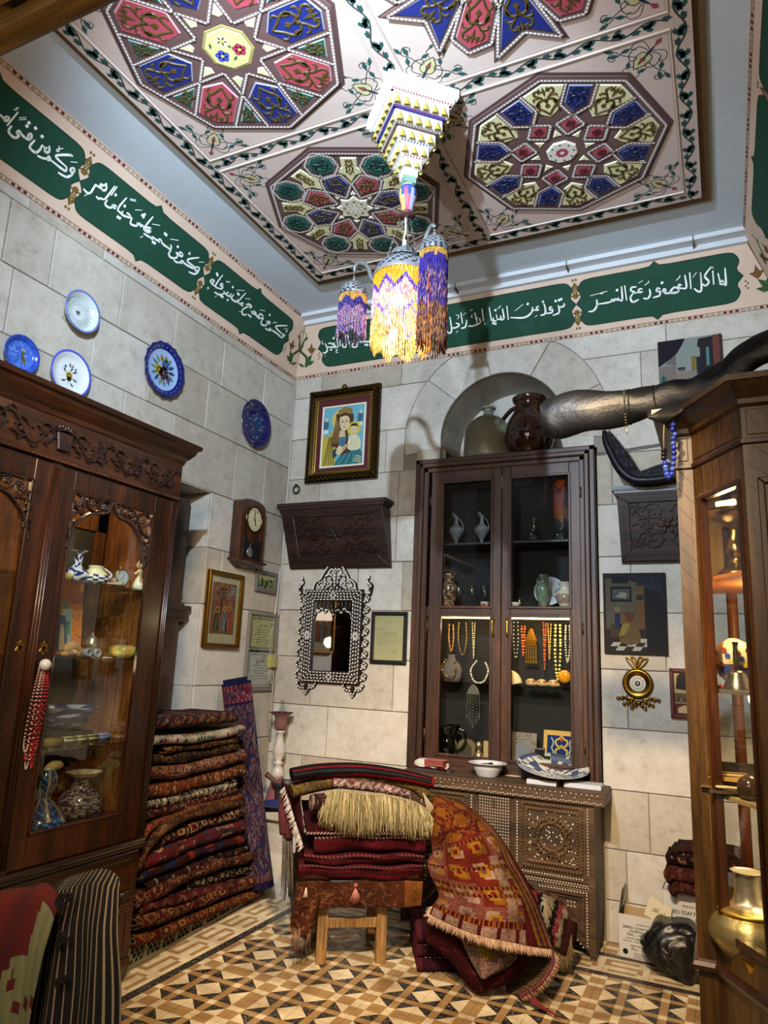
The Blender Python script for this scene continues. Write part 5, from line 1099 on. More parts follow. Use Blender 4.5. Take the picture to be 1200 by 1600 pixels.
g.lathe([(0.10,0.012),(0.075,0.004),(0.055,0.003),(0.04,0.002),(0.02,0.001),(0.002,0.001)],fp.o,24,cf=pcf,ax=axp);single('delft_plate',g,M['gloss'],'blue and white flowered plate standing behind the green vase','plate')
x,y=xx(812,940,YB+0.03),YB+0.03;pot('upturned_glass',[(0.008,0),(0.022,0.01),(0.018,0.06),(0.006,0.075),(0.004,0.125),(0.032,0.135),(0.03,0.138)],x,y,SM,'small stemmed glass standing upside down at the left of the right door','glass','clear',n=16)
g=G();x=xx(806,946,YB);g.lathe([(0.02,0),(0.034,0.025),(0.036,0.03),(0.03,0.026)],(x,YB-0.0,SM),16,'c9c2b4');single('tea_cup',g,M['gloss'],'tiny cream tea cup in the lower left of the right upper pane','cup')
# lower vitrine
def strand(pts,r,cols,gap=2.05):
 g=G();P=sm([A3(p) for p in pts],24);acc=0;last=P[0];k=0;g.ball(last,r,cols[0],6,4)
 for p in P[1:]:
  if np.linalg.norm(p-last)>=r*gap:k+=1;g.ball(p,r,cols[k%len(cols)],6,4);last=p
 return g
def necklace(px0,px1,ptop,pbot,r,cols,label,Y=YB+0.12,tight=False):
 a,b=atY(px0,ptop,Y),atY(px1,ptop,Y);c=atY((px0+px1)/2,pbot,Y);w_=abs(b[0]-a[0])
 pts=[a,(a*0.45+c*0.55)+A3((-w_*(0.0 if tight else 0.35),0,0)),c,(b*0.45+c*0.55)+A3((w_*(0.0 if tight else 0.35),0,0)),b]
 single('necklace',strand(pts,r,cols),M['bead'],label,'necklace','necklaces hanging in the vitrine')
for px0,px1,pt,pb,r,cols,L in ((702,708,976,1018,0.006,['c08a2a','a86a20'],'necklace of amber tube beads hanging at the left of the vitrine'),(717,728,973,1024,0.0045,['a88a5a','7a5a30'],'necklace of several gold strands beside the amber one'),(738,742,973,1030,0.0045,['d0c8a0','b0a070'],'necklace of pale double beads left of the pearl bust'),
  (803,809,970,1030,0.005,['1a1a20','b9b9b4'],'necklace of black and white beads at the left of the right door'),(815,820,979,1028,0.008,['b8401a','c8602a'],'necklace of orange coral beads in the right vitrine'),(849,853,973,1045,0.0065,['9a3a14','b85a24'],'long necklace of red brown beads in the middle of the right vitrine'),
  (856,861,975,1030,0.005,['c8a860','a8883a'],'necklace with a gold medallion in the right vitrine'),(868,875,977,1062,0.009,['e0c860','d8d0a0','c8a83a'],'thick necklace of yellow beads at the right of the vitrine'),(884,890,978,1035,0.006,['dcd8c8','b8b4a0'],'necklace of white bead strands at the right edge of the vitrine')):
 necklace(px0,px1,pt,pb,r,cols,L,tight=px1-px0<6)
fp=Fr(atY(830,1000,YB+0.13),(1,0,0),(0,0,1));g=G();g.prism(fp,[(-0.04,0),(0.04,0),(0.008,0.075),(-0.008,0.075)],0,0.006,'c07a20');g.prism(fp,[(-0.04,0),(0.04,0),(0.03,-0.03),(-0.03,-0.03)],0,0.006,'a8681c')
for k in range(5):
 for j in range(7):g.disc(fp,-0.032+k*0.016,-0.035-j*0.014,0.006,0.004,'c8963a',7)
 g.disc(fp,-0.032+k*0.016,-0.14,0.011,0.005,'b8862a',9)
single('chatelaine',g,M['brass'],'gold triangular pendant with hanging coin chains in the right vitrine','pendant')
def bust(px_,py,c,label):
 p=atY(px_,py,YB+0.06);x,y=float(p[0]),YB+0.06;z=ZLs+0.001
 secs=[]
 for f,w_,d in ((0,0.055,0.04),(0.03,0.068,0.045),(0.08,0.075,0.04),(0.115,0.06,0.034),(0.14,0.03,0.026),(0.165,0.024,0.022),(0.178,0.026,0.024)):
  secs.append([(x+w_*math.cos(a),y+0.03-f*0.12+d*math.sin(a),z+f) for a in np.linspace(0,2*PI,15)[:-1]])
 g=loft(secs,c);g.S=[True]*len(g.F);return single('necklace_bust',g,M['cloth'],label,'display bust'),x,y,z
_,x,y,z=bust(704,1063,'5a5450','grey velvet bust wearing large brown beads on the left glass shelf')
single('necklace',strand([(x-0.03,y-0.02,z+0.14),(x-0.05,y-0.045,z+0.09),(x-0.02,y-0.055,z+0.04),(x+0.03,y-0.055,z+0.035),(x+0.05,y-0.045,z+0.09),(x+0.03,y-0.02,z+0.14)],0.0085,['6a5428','8a7038','4a3818']),M['bead'],'large brown bead necklace on the grey bust','necklace','necklaces worn by the busts')
_,x,y,z=bust(752,1063,'14120f','black bust wearing white pearls on the left glass shelf')
single('necklace',strand([(x-0.03,y-0.02,z+0.14),(x-0.06,y-0.045,z+0.08),(x-0.03,y-0.055,z+0.01),(x+0.03,y-0.055,z+0.01),(x+0.06,y-0.045,z+0.08),(x+0.03,y-0.02,z+0.14)],0.007,['dcd4c4','c8beaa']),M['bead'],'white pearl necklace on the black bust','necklace','necklaces worn by the busts')
tk=thing('silver_tassel_necklace','long silver chain necklace hanging below the glass shelf','necklace',atY(740,1110,YB+0.0));g=G()
p0=atY(740,1070,YB-0.012)
for k in range(9):
 dx=(k-4)*0.0095;L=0.27-0.015*abs(k-4)
 for q in sm([p0,p0+A3((dx,-0.004,-0.05)),p0+A3((dx*1.1,-0.004,-L))],14):g.ball(q,0.0042,('8a867e','5a564e')[k%2],5,3)
obj('chains',g,M['silver'],tk);g=G();fp=Fr(p0+A3((0,-0.006,-0.06)),(1,0,0),(0,0,1));g.prism(fp,[(-0.045,0),(0.045,0),(0.012,0.06),(-0.012,0.06)],0,0.004,'8a867e');obj('plaque',g,M['silver'],tk)
for k,(px_,w_,hh) in enumerate(((804,0.06,0.10),)):
 x=xx(px_,1070,YB+0.05);g=G()
 for i in range(9):a=0.25+i*0.22;g.tube([(x-0.03,YB+0.05,ZLs+0.003),(x-0.03+0.06*math.cos(a)*1.3,YB+0.04,ZLs+0.006+0.085*math.sin(a))],[0.006,0.013],6,'d8bc8c')
 single('fan_shell',g,M['matte'],'pale fan shell at the left of the right glass shelf','shell')
for k,px_ in enumerate((831,848,866)):
 x=xx(px_,1072,YB+0.05);g=G();g.tube([(x-0.032,YB+0.05,ZLs+0.02),(x,YB+0.045,ZLs+0.024),(x+0.035,YB+0.05,ZLs+0.012)],[0.016,0.023,0.005],10,'c8a070',4)
 for i in range(6):g.ball((x-0.02+i*0.008,YB+0.03,ZLs+0.03),0.007,'8a5a34',6,4)
 single('sea_shell',g,M['gloss'],['left spotted seashell of three on the right glass shelf','middle spotted seashell of three on the right glass shelf','right spotted seashell of three on the right glass shelf'][k],'shell','seashells on the right glass shelf')
g=G();fp=Fr(atY(882,1057,YB+0.10),(1,0,0),(0,0,1));g.lathe([(0.04,0),(0.04,0.006),(0.015,0.012),(0.002,0.012)],fp.o,20,'c8821a',(fp.u,fp.v,fp.n));single('orange_disc',g,M['gloss'],'orange disc behind the yellow necklace','disc')
x,y=xx(698,1172,YB+0.03),YB+0.04;pot('green_jug',[(0.05,0),(0.055,0.03),(0.06,0.09),(0.055,0.15),(0.075,0.205),(0.072,0.206),(0.05,0.15)],x,y,SB,'green glass jug with wavy lip on the floor of the left vitrine','jug','green',n=24,ripple=lambda a,i:1+(0.15*math.cos(a*2) if i>3 else 0),parts=[('handle',handle(x,y,SB,(0.055,0.07),0.05,0.19,0.2,0.05,'ffffff',0.008),'green')])
fp=Fr((xx(727,1175),YB+0.09,SB),(1,0,0),(0,0.2,1));g=G();g.prism(fp,[(-0.065,0),(0.065,0),(0.065,0.08)]+[(0.065*math.cos(a),0.08+0.05*math.sin(a)) for a in np.linspace(0.2,PI-0.2,7)]+[(-0.065,0.08)],0,0.01,'7a6a50',0.003);tk=thing('arched_frame','small arched silver picture frame behind the green jug','frame',fp.o);obj('frame_border',g,M['silver'],tk);g=G();g.prism(fp,[(-0.04,0.02),(0.04,0.02),(0.04,0.075),(0,0.11),(-0.04,0.075)],0.01,0.012,'3a3428');obj('picture',g,M['paper'],tk)
x,y=xx(748,1175,YB+0.04),YB+0.04;pot('silver_bottle',[(0.03,0),(0.034,0.02),(0.028,0.05),(0.014,0.065),(0.018,0.085),(0.024,0.10),(0.016,0.12),(0.01,0.122)],x,y,SB,'silver scent bottle beside the arched frame','bottle','silver','a89878',n=18)
g=G();x=xx(762,1175,YB+0.05);g.box(x-0.025,x+0.03,YB+0.04,YB+0.06,SB,SB+0.13,'a08860');single('ivory_plaque',g,M['matte'],'tall ivory coloured plaque at the right of the left vitrine','plaque')
fp=Fr((xx(817,1175),YB+0.09,SB),(1,0,0),(0,0.2,1));tk=thing('picture_frame','embossed silver picture frame with an arched opening in the right vitrine','frame',fp.o);g=G();g.prism(fp,rect(-0.085,0.085,0,0.2),0,0.012,'6a6258',0.004)
for k in range(60):
 a,b=R.uniform(-0.08,0.08),R.uniform(0.01,0.19)
 if abs(a)>0.05 or b>0.14:g.ball(fp.p(a,b,0.012),0.006,'8a8274',5,3)
obj('embossed_border',g,M['silver'],tk);g=G();g.poly(fp,[(-0.045,0.015),(0.045,0.015),(0.045,0.11),(0,0.145),(-0.045,0.11)],0.0135,'6a7078');obj('picture',g,M['paper'],tk)
fp=Fr((xx(878,1180,YB+0.10),YB+0.10,SB),(1,0,0),(0,0.2,1));tk=thing('arabesque_tile','framed blue tile with gold and turquoise arabesques in the right vitrine','tile',fp.o);g=G();g.prism(fp,rect(-0.12,0.10,0,0.225),0,0.012,'b08a3a',0.003);obj('gilt_frame',g,M['lacq'],tk);g=G();g.prism(fp,rect(-0.095,0.085,0.0,0.195),0.012,0.014,'1a2a60')
for s in (-1,1):
 for k in range(3):
  b=0.035+k*0.058
  g.stroke(fp,[(-0.005+s*x,b+y) for x,y in ((0.0,-0.03),(0.03,-0.015),(0.035,0.012),(0.01,0.028),(0.0,0.045))],0.011,0.015,'b89a4a',4);g.stroke(fp,[(-0.005+s*x,b+y) for x,y in ((0.06,-0.03),(0.05,0.0),(0.065,0.03))],0.009,0.015,'8a9a90',4)
 g.disc(fp,-0.005,0.17,0.012,0.0155,'b86a4a',8)
obj('painted_tile',g,M['gloss'],tk)
tk=thing('camera','old black folding camera on the floor of the right vitrine','camera',(xx(845,1180,YB+0.02),YB+0.02,SB));x=xx(845,1180,YB+0.02);g=G();g.box(x-0.075,x+0.06,YB+0.0,YB+0.05,SB,SB+0.075,'15151a');g.box(x-0.035,x+0.02,YB+0.005,YB+0.045,SB+0.075,SB+0.115,'1a1a20');obj('body',g,M['leather'],tk)
g=G();g.lathe([(0.028,0),(0.03,0.02),(0.022,0.022),(0.016,0.014),(0.002,0.012)],(x-0.005,YB,SB+0.042),20,'3a3a40',(A3((1,0,0)),A3((0,0,1)),A3((0,-1,0))));obj('lens',g,M['gloss'],tk);g=G();g.box(x-0.035,x+0.02,YB+0.002,YB+0.048,SB+0.112,SB+0.118,'9a9a98');g.ball((x+0.045,YB,SB+0.055),0.008,'9a9a98',8,5);obj('chrome_trim',g,M['silver'],tk)
g=G();
for k in range(12):g.tube([(xx(805,1180,YB)+0.02*k*0.5,YB-0.02+0.01*math.sin(k),SB+0.004),(xx(805,1180,YB)+0.012*k,YB-0.01,SB+0.03*abs(math.sin(k*1.3))+0.01),(xx(805,1180,YB)+0.014*k+0.02,YB-0.02,SB+0.004)],0.004,5,'8a8278',3)
single('silver_bangles',g,M['silver'],'tangle of silver bangles in front of the silver frame','bangles')
# jugs in the arch above
x,y=xx(762,705,YB+0.12),YB+0.07;pot('glass_demijohn',[(0.155,0),(0.17,0.03),(0.172,0.16),(0.155,0.25),(0.10,0.315),(0.042,0.345),(0.036,0.39),(0.05,0.395),(0.05,0.41),(0.036,0.41)],x,y+0.06,DZ1+0.002,'big dusty grey green glass demijohn in the arch above the vitrine','bottle',c='7c7a66',n=32,mat='dusty')
x,y=xx(827,705,YB+0.06),YB+0.06;pot('clay_jar',[(0.12,0),(0.15,0.05),(0.168,0.13),(0.15,0.23),(0.108,0.31),(0.098,0.36),(0.112,0.385),(0.118,0.41),(0.108,0.413),(0.09,0.37)],x,y,DZ1+0.002,'brown glazed clay jar with a handle in the arch above the vitrine','jar',c='2c160e',n=32,parts=[('handle',handle(x,y,DZ1,(0.15,0.10),0.22,0.37,PI*0.92,0.06,'2c160e',0.016),'gloss')])
# ------------------------------------------------------------------ things hanging on the back wall
def sub(fr,a,b,h=0.0):q=Fr(fr.p(a,b,h),fr.u,fr.v);return q
def framed(fr,a0,a1,b0,b1,wd,h0,h1,c,mat,parent,bev=0.006,name='frame_moulding'):
 """four mitred mouldings"""
 for pl in ([(a0,b0),(a1,b0),(a1-wd,b0+wd),(a0+wd,b0+wd)],[(a1,b0),(a1,b1),(a1-wd,b1-wd),(a1-wd,b0+wd)],[(a1,b1),(a0,b1),(a0+wd,b1-wd),(a1-wd,b1-wd)],[(a0,b1),(a0,b0),(a0+wd,b0+wd),(a0+wd,b1-wd)]):
  g=G();g.prism(fr,pl,h0,h1,c,bev);obj(name,g,mat,parent)
WP=0.012
def bpx(*L):return [FW_B.px(*q) for q in L]
# mother and child picture
(a0,b1),(a1,_),(_,b0)=bpx((486,617),(598,607),(486,757));a0+=0.02
t=thing('icon_picture','gilt framed print of a mother and child on a dark red mount','picture',FW_B.p((a0+a1)/2,b0,WP))
g=G();g.fbox(FW_B,a0+0.02,a1-0.02,b0+0.02,b1-0.02,WP,WP+0.016,'4a1218');obj('red_mount',g,M['cloth'],t)
framed(FW_B,a0,a1,b0,b1,0.055,WP,WP+0.045,'3a2a14',M['brass'],t,0.016);framed(FW_B,a0+0.055,a1-0.055,b0+0.055,b1-0.055,0.014,WP,WP+0.036,'8a6a34',M['brass'],t,0.004);framed(FW_B,a0+0.069,a1-0.069,b0+0.069,b1-0.069,0.014,WP,WP+0.028,'a8904a',M['brass'],t,0.004)
g=G()
for (p,q) in (((a0,b0),(a1,b0)),((a1,b0),(a1,b1)),((a1,b1),(a0,b1)),((a0,b1),(a0,b0))):
 p,q=A3(p),A3(q);L=np.linalg.norm(q-p);n=int(L/0.018);d=(q-p)/L;nn=A3((-d[1],d[0]))
 for i in range(n):
  c=p+d*(i+0.5)*L/n+nn*(0.016 if i%2 else 0.03);g.ball(FW_B.p(c[0],c[1],WP+0.042),0.0085,'4a3a1c',6,4)
g.ball(FW_B.p((a0+a1)/2,b1+0.008,WP+0.03),0.022,'6a5428',8,6)
stuff(obj('carved_ornament',g,M['brass'],t))
i0,i1,j0,j1_=a0+0.135,a1-0.13,b0+0.125,b1-0.15
framed(FW_B,i0-0.014,i1+0.014,j0-0.014,j1_+0.014,0.014,WP+0.016,WP+0.026,'cfc8b4',M['lacq'],t,0.003,'inner_slip')
W_,H_=i1-i0,j1_-j0;fu=sub(FW_B,i0,j0,WP+0.0165)
def U(L):return [(x*W_,y*H_) for x,y in L]
def up(g,L,c,h,s=0):g.poly(fu,[tuple(p) for p in (sm([A3(q) for q in U(L)]+[A3(U(L)[0])],s)[:-1] if s else U(L))],h,c)
g=G();up(g,rect(0,1,0,1),'5f9aa8',0.0004)
up(g,[(0.45,0.78)]+[(0.47+0.27*math.cos(a),0.78+0.20*math.sin(a)) for a in np.linspace(0,2*PI,20)],'b9a75e',0.0008)
up(g,[(0.0,0.0),(0.30,0.0),(0.34,0.3),(0.3,0.62),(0.12,0.5),(0.0,0.5)],'a8983a',0.001,3)
for k in range(5):g.stroke(fu,U([(0.05+k*0.06,0.02),(0.10+k*0.04,0.25),(0.16+k*0.03,0.5)]),0.008,0.0013,('4a4a1e','6a3a20')[k%2],3)
up(g,[(0.30,0.88),(0.55,0.93),(0.72,0.86),(0.73,0.7),(0.62,0.48),(0.72,0.2),(0.5,0.15),(0.36,0.3),(0.22,0.35),(0.24,0.55),(0.3,0.7)],'4a2c1c',0.0016,3)
for k in range(4):g.stroke(fu,U([(0.31+k*0.015,0.82-k*0.03),(0.27+k*0.04,0.6),(0.24+k*0.05,0.38)]),0.007,0.002,'8a6a3a',3)
up(g,[(0.36,0.86),(0.52,0.90),(0.68,0.85),(0.70,0.95),(0.52,1.0),(0.35,0.94)],'7a6a34',0.0022)
for k in range(6):g.disc(fu,W_*(0.38+k*0.06),H_*(0.915+0.02*math.sin(k)),0.005,0.0026,('a8404a','3a5a6a')[k%2],6)
up(g,[(0.40,0.82),(0.55,0.84),(0.64,0.78),(0.63,0.66),(0.54,0.58),(0.44,0.62),(0.40,0.72)],'c2b08a',0.0024,4)
up(g,[(0.42,0.6),(0.54,0.58),(0.56,0.48),(0.4,0.48)],'b8a47c',0.0022)
for e in (0.475,0.575):g.disc(fu,W_*e,H_*0.735,0.010,0.0028,'2a201a',8,0.005,-0.25);g.stroke(fu,U([(e-0.035,0.765),(e,0.772),(e+0.03,0.758)]),0.003,0.0028,'3a2a1c')
g.stroke(fu,U([(0.53,0.735),(0.545,0.685),(0.52,0.682)]),0.003,0.0028,'7a5a3a');g.stroke(fu,U([(0.49,0.645),(0.525,0.642),(0.55,0.648)]),0.006,0.0028,'8a3a34')
up(g,[(0.40,0.48),(0.58,0.48),(0.56,0.3),(0.42,0.3)],'4a6a80',0.0023)
for k in range(4):g.stroke(fu,U([(0.43+k*0.035,0.47),(0.44+k*0.03,0.31)]),0.003,0.0026,'23384a')
up(g,[(0.74,0.6)]+[(0.76+0.17*math.cos(a),0.6+0.125*math.sin(a)) for a in np.linspace(0,2*PI,18)],'b5a24a',0.0018)
up(g,[(0.68,0.64),(0.76,0.66),(0.84,0.64),(0.84,0.54),(0.77,0.49),(0.69,0.54)],'c2ae86',0.0026,4);up(g,[(0.66,0.62),(0.7,0.69),(0.82,0.69),(0.86,0.62),(0.8,0.645),(0.7,0.645)],'3a2a1a',0.0029)
for e in (0.72,0.80):g.disc(fu,W_*e,H_*0.592,0.006,0.003,'2a201a',6,0.0035)
g.stroke(fu,U([(0.735,0.53),(0.775,0.53)]),0.004,0.003,'8a3a34')
up(g,[(0.64,0.44),(0.7,0.49),(0.83,0.49),(0.93,0.4),(0.92,0.25),(0.7,0.24),(0.62,0.3)],'c4bd9c',0.0026,3)
for k in range(4):g.stroke(fu,U([(0.72+k*0.05,0.46),(0.70+k*0.055,0.26)]),0.003,0.003,'8a8460')
up(g,[(0.30,0.0),(1.0,0.0),(1.0,0.1),(0.92,0.25),(0.65,0.2),(0.45,0.16)],'2f6468',0.0021,2)
for k in range(6):g.stroke(fu,U([(0.4+k*0.09,0.01),(0.5+k*0.07,0.1),(0.6+k*0.05,0.19)]),0.005,0.0027,('5f8a88','1c4448')[k%2],3)
up(g,[(0.34,0.22),(0.42,0.17),(0.55,0.25),(0.66,0.33),(0.6,0.35),(0.5,0.3),(0.44,0.34),(0.38,0.3)],'c2ae86',0.003,3)
for k in range(4):g.stroke(fu,U([(0.48+0.02*k,0.24+0.015*k),(0.58+0.01*k,0.285+0.015*k),(0.64,0.32+0.01*k)]),0.0025,0.0034,'7a5a3a')
up(g,[(0.40,0.2),(0.34,0.3),(0.25,0.24),(0.30,0.12)],'23384a',0.0028)
for k in range(4):g.stroke(fu,U([(0.78+0.02*k,0.06+0.03*k),(0.97,0.02+0.03*k)]),0.006,0.003,'b9b38a')
for x,y in ((0.06,0.76),(0.9,0.84)):
 up(g,[(x-0.06,y-0.12),(x+0.05,y-0.13),(x+0.06,y),(x,y+0.06),(x-0.06,y)],'3a5a70',0.0012,3);g.disc(fu,W_*(x+0.01),H_*(y+0.04),0.016,0.0016,'b9a98a',8);up(g,[(x-0.09,y-0.2),(x+0.06,y-0.2),(x+0.05,y-0.13),(x-0.06,y-0.14)],'b9bcb4',0.0014,3)
obj('print',g,M['paper'],t)
g=G();c=bpx((466,766))[0];g.tube([FW_B.p(c[0]+0.028*math.cos(a),c[1]+0.03*math.sin(a),WP+0.018) for a in np.linspace(0,2*PI,20)],0.006,6,'2a2622',cap=False);g.tube([FW_B.p(c[0],c[1]+0.03,WP-0.005),FW_B.p(c[0],c[1]+0.035,WP+0.03)],0.008,6,'2a2622');single('wall_ring',g,M['iron'],'small iron ring fixed in the wall below the icon picture','ring')
# slanted carved wall shelves
def carved_shelf(tl,tr,bl,br,label,flip=False,short=False):
 yt=YB-0.165;yb=YB-0.03
 A=atY(*tl,yt);B=atY(*tr,yt);Cc=atY(*bl,yb);D=atY(*br,yb)
 z1=(A[2]+B[2])/2;z0=(Cc[2]+D[2])/2;ax0,ax1,bx0,bx1=A[0],B[0],Cc[0],D[0]
 t=thing('carved_wall_shelf',label,'wall shelf',((ax0+ax1)/2,YB,z0))
 g=G();yw=YB-WP-0.002
 V=[(ax0+0.03,yt+0.02,z1-0.045),(ax1-0.03,yt+0.02,z1-0.045),(bx1,yb,z0),(bx0,yb,z0),(ax0+0.03,yw,z1-0.045),(ax1-0.03,yw,z1-0.045),(bx1,yw,z0),(bx0,yw,z0)]
 g.add(V,[(0,3,2,1),(0,1,5,4),(1,2,6,5),(2,3,7,6),(3,0,4,7),(4,5,6,7)]);obj('sloping_front',g,M['carve'],t)
 g=G();g.box(ax0+0.015,ax1-0.015,yt+0.01,yw,z1-0.045,z1-0.028);g.box(ax0,ax1,yt,yw,z1-0.028,z1)
 for i in range(int((ax1-ax0)/0.02)):g.box(ax0+0.004+i*0.02,ax0+0.016+i*0.02,yt-0.006,yt,z1-0.022,z1-0.006)
 obj('top_board',g,M['carve'],t)
 o=A3((bx0,yb,z0));u=A3((1,0,0));vv=A3((0,yt+0.02-yb,z1-0.045-z0));fr=Fr(o,u,vv);Lb=bx1-bx0;Hh=float(np.linalg.norm(vv));e0,e1=(ax0+0.03-bx0),(ax1-0.03-bx1)
 K=lambda x,y:(x*Lb+(e0*(1-x)+e1*x)*y,y*Hh)
 g=G()
 for pl in ([(0.0,0.03),(1,0.03),(0.9,0.2),(0.12,0.2)],[(0.0,0.97),(1,0.97),(0.9,0.86),(0.12,0.86)],[(0.0,0.03),(0.12,0.2),(0.12,0.86),(0,0.97)],[(1,0.03),(0.9,0.2),(0.9,0.86),(1,0.97)]):g.prism(fr,[K(*p) for p in pl],0,0.012,'ffffff',0.004)
 obj('panel_frame',g,M['carve'],t)
 g=G();cx,cy=K(0.51,0.53)
 for k in range(6):a=k*PI/3;g.prism(fr,[(cx+r*math.cos(a+d),cy+r*math.sin(a+d)) for r,d in ((0.012,0),(0.04,0.3),(0.062,0),(0.04,-0.3))],0,0.014,'ffffff',0.004)
 g.ball(fr.p(cx,cy,0.006),0.016,n=10,m=6)
 for sx in (-1,1):
  for sy in (-1,1):
   for x,y,r,tr in ((0.14,0.16,0.075,1.4),(0.26,0.14,0.065,1.3),(0.21,-0.02,0.04,1.1),(0.335,0.2,0.035,1.0)):
    q=K(0.51+sx*x,0.53+sy*y*1.15);acanthus(g,fr,q[0],q[1],r*0.85,0 if sx>0 else PI,sx*sy*tr,0,0.013,leaves=6,th=0.009)
  g.bar(fr,[K(0.51+sx*x,0.53+y) for x,y in ((0.05,0),(0.14,0.04),(0.22,-0.03),(0.31,0.04),(0.37,0))],0.010,0,0.012,k=4)
 obj('carved_scrolls',g,M['carve'],t)
 g=G()
 for i in range(26):
  x=0.04+i*0.036;q=K(x,0.115);acanthus(g,fr,q[0],q[1],0.014,0,1.0 if i%2 else-1.0,0.011,0.0145,leaves=2,th=0.004);q=K(x,0.915);acanthus(g,fr,q[0],q[1],0.011,0,1.0 if i%2 else-1.0,0.011,0.0145,leaves=2,th=0.004)
 for i in range(9):
  for x in (0.055,0.945):q=K(x,0.22+i*0.07);acanthus(g,fr,q[0],q[1],0.016,PI/2,1.0 if i%2 else-1.0,0.011,0.0145,leaves=2,th=0.004)
 stuff(obj('border_carving',g,M['carve'],t))
carved_shelf((433,787),(602,777),(454,889),(611,887),'dark carved wooden wall shelf with sloping front above the pearl inlaid mirror')
A_=atY(955,757,YB-0.165);B_=atY(972,880,YB-0.03)
carved_shelf((955,757),(1125,752),(972,880),(1123,878),'dark carved wooden wall shelf with sloping front carrying the quilted leather seat')
# mirror inlaid with mother of pearl
mp=lambda x,y:FW_B.px(280+x/3.076,580+y/3.076)
t=thing('inlaid_mirror','wall mirror in an openwork frame inlaid with mother of pearl','mirror',FW_B.p(*mp(745,1540),WP))
cx=mp(742,1275)[0]
x0,x1=mp(606,1280)[0],mp(885,1280)[0];z1,z0=mp(745,1052)[1],mp(745,1500)[1];w2=(x1-x0)/2;cx=(x0+x1)/2
bw=0.085
DK='1c100a'
g=G();g.fbox(FW_B,x0,x1,z0,z1,WP,WP+0.012,DK);obj('back_board',g,M['lacq'],t)
framed(FW_B,x0,x1,z0,z1,bw,WP+0.012,WP+0.034,DK,M['lacq'],t,0.004)
g=G();g.fbox(FW_B,x0+bw,x1-bw,z0+bw,z1-bw*0.9,WP+0.012,WP+0.014,'b9bcc0');obj('looking_glass',g,M['mirror'],t)
g=G();crest=[(0.74,0),(0.70,0.10),(0.62,0.17),(0.5,0.21),(0.42,0.3),(0.30,0.42),(0.2,0.52),(0.10,0.66),(0.11,0.74),(0.16,0.80),(0.09,0.88),(0.0,0.98)]
hc=mp(745,820)[1]-z1
for s in (-1,1):
 g.bar(FW_B,[(cx+s*x*w2*1.0,z1+y*hc) for x,y in crest],0.020,WP,WP+0.026,DK,4)
 for L in ([(0.1,0.0),(0.12,0.2),(0.3,0.3),(0.34,0.18),(0.22,0.12)],[(0.42,0.02),(0.34,0.12),(0.5,0.16),(0.6,0.08),(0.5,0.05)],[(0.0,0.35),(0.12,0.42),(0.22,0.34),(0.12,0.28)],[(0.0,0.5),(0.08,0.55),(0.1,0.46),(0.04,0.42)],[(0.02,0.1),(0.2,0.05),(0.3,0.0)]):
  g.bar(FW_B,[(cx+s*x*w2,z1+y*hc) for x,y in L],0.014,WP,WP+0.02,DK,4)
 for k in range(8):# scalloped side ears
  zz=z0+0.02+(z1-z0-0.04)*(k+0.5)/8;xx_=x0 if s<0 else x1
  g.bar(FW_B,[(xx_,zz-0.03),(xx_+s*0.035,zz-0.024),(xx_+s*0.045,zz+0.004),(xx_+s*0.02,zz+0.016),(xx_,zz+0.028)],0.016,WP,WP+0.022,DK,3)
 xe=x0-0.035 if s<0 else x1+0.035
 g.bar(FW_B,[(xe+s*0.01,z1-0.04),(xe+s*0.02,z1+0.03),(xe-s*0.005,z1+0.05),(xe+s*0.008,z1+0.10)],[0.03,0.035,0.02,0.006],WP,WP+0.022,DK,3)
 xf=x0+0.05 if s<0 else x1-0.05
 g.bar(FW_B,[(xf-0.08,z0),(xf-0.06,z0-0.035),(xf-0.02,z0-0.045),(xf,z0-0.085),(xf+0.02,z0-0.045),(xf+0.06,z0-0.035),(xf+0.08,z0)],[0.02,0.02,0.022,0.02,0.022,0.02,0.02],WP,WP+0.022,DK,3);g.disc(FW_B,xf,z0-0.03,0.02,WP+0.02,DK,8)
 g.bar(FW_B,[(cx+s*x*(w2-bw),z1-bw*0.9-y) for x,y in ((1.0,0.14),(0.9,0.09),(0.75,0.085),(0.6,0.06),(0.45,0.095),(0.25,0.07),(0.1,0.085),(0.0,0.12))],0.016,WP+0.014,WP+0.026,DK,3)
 for k in range(4):g.bar(FW_B,[(cx+s*(0.15+k*0.22)*(w2-bw),z1-bw*0.9),(cx+s*(0.22+k*0.2)*(w2-bw),z1-bw*0.9-0.045),(cx+s*(0.1+k*0.22)*(w2-bw),z1-bw*0.9-0.07)],0.013,WP+0.014,WP+0.025,DK,3)
obj('openwork_carving',g,M['lacq'],t)
g=G();PW='d6d2c8'
def chip(a,b,an,L,wd,h):
 ca,sa=math.cos(an),math.sin(an);g.prism(FW_B,[(a+x*ca-y*sa,b+x*sa+y*ca) for x,y in ((-L,0),(-L*0.3,wd),(L*0.6,wd*0.8),(L,0),(L*0.6,-wd*0.8),(-L*0.3,-wd))],h-0.001,h+0.0015,PW)
def chiprow(P,n,L,wd,h,alt=0.0):
 P=sm([A3(p) for p in P],10) if len(P)>2 else [A3(P[0])+(A3(P[1])-A3(P[0]))*i/20 for i in range(21)]
 for i in range(n):
  f=(i+0.5)/n*(len(P)-1);k=int(f);p=P[k]+(P[min(k+1,len(P)-1)]-P[k])*(f-k);d=P[min(k+1,len(P)-1)]-P[max(k-1,0)]
  chip(p[0],p[1],math.atan2(d[1],d[0])+(alt if i%2 else-alt),L,wd,h)
h2=WP+0.0345
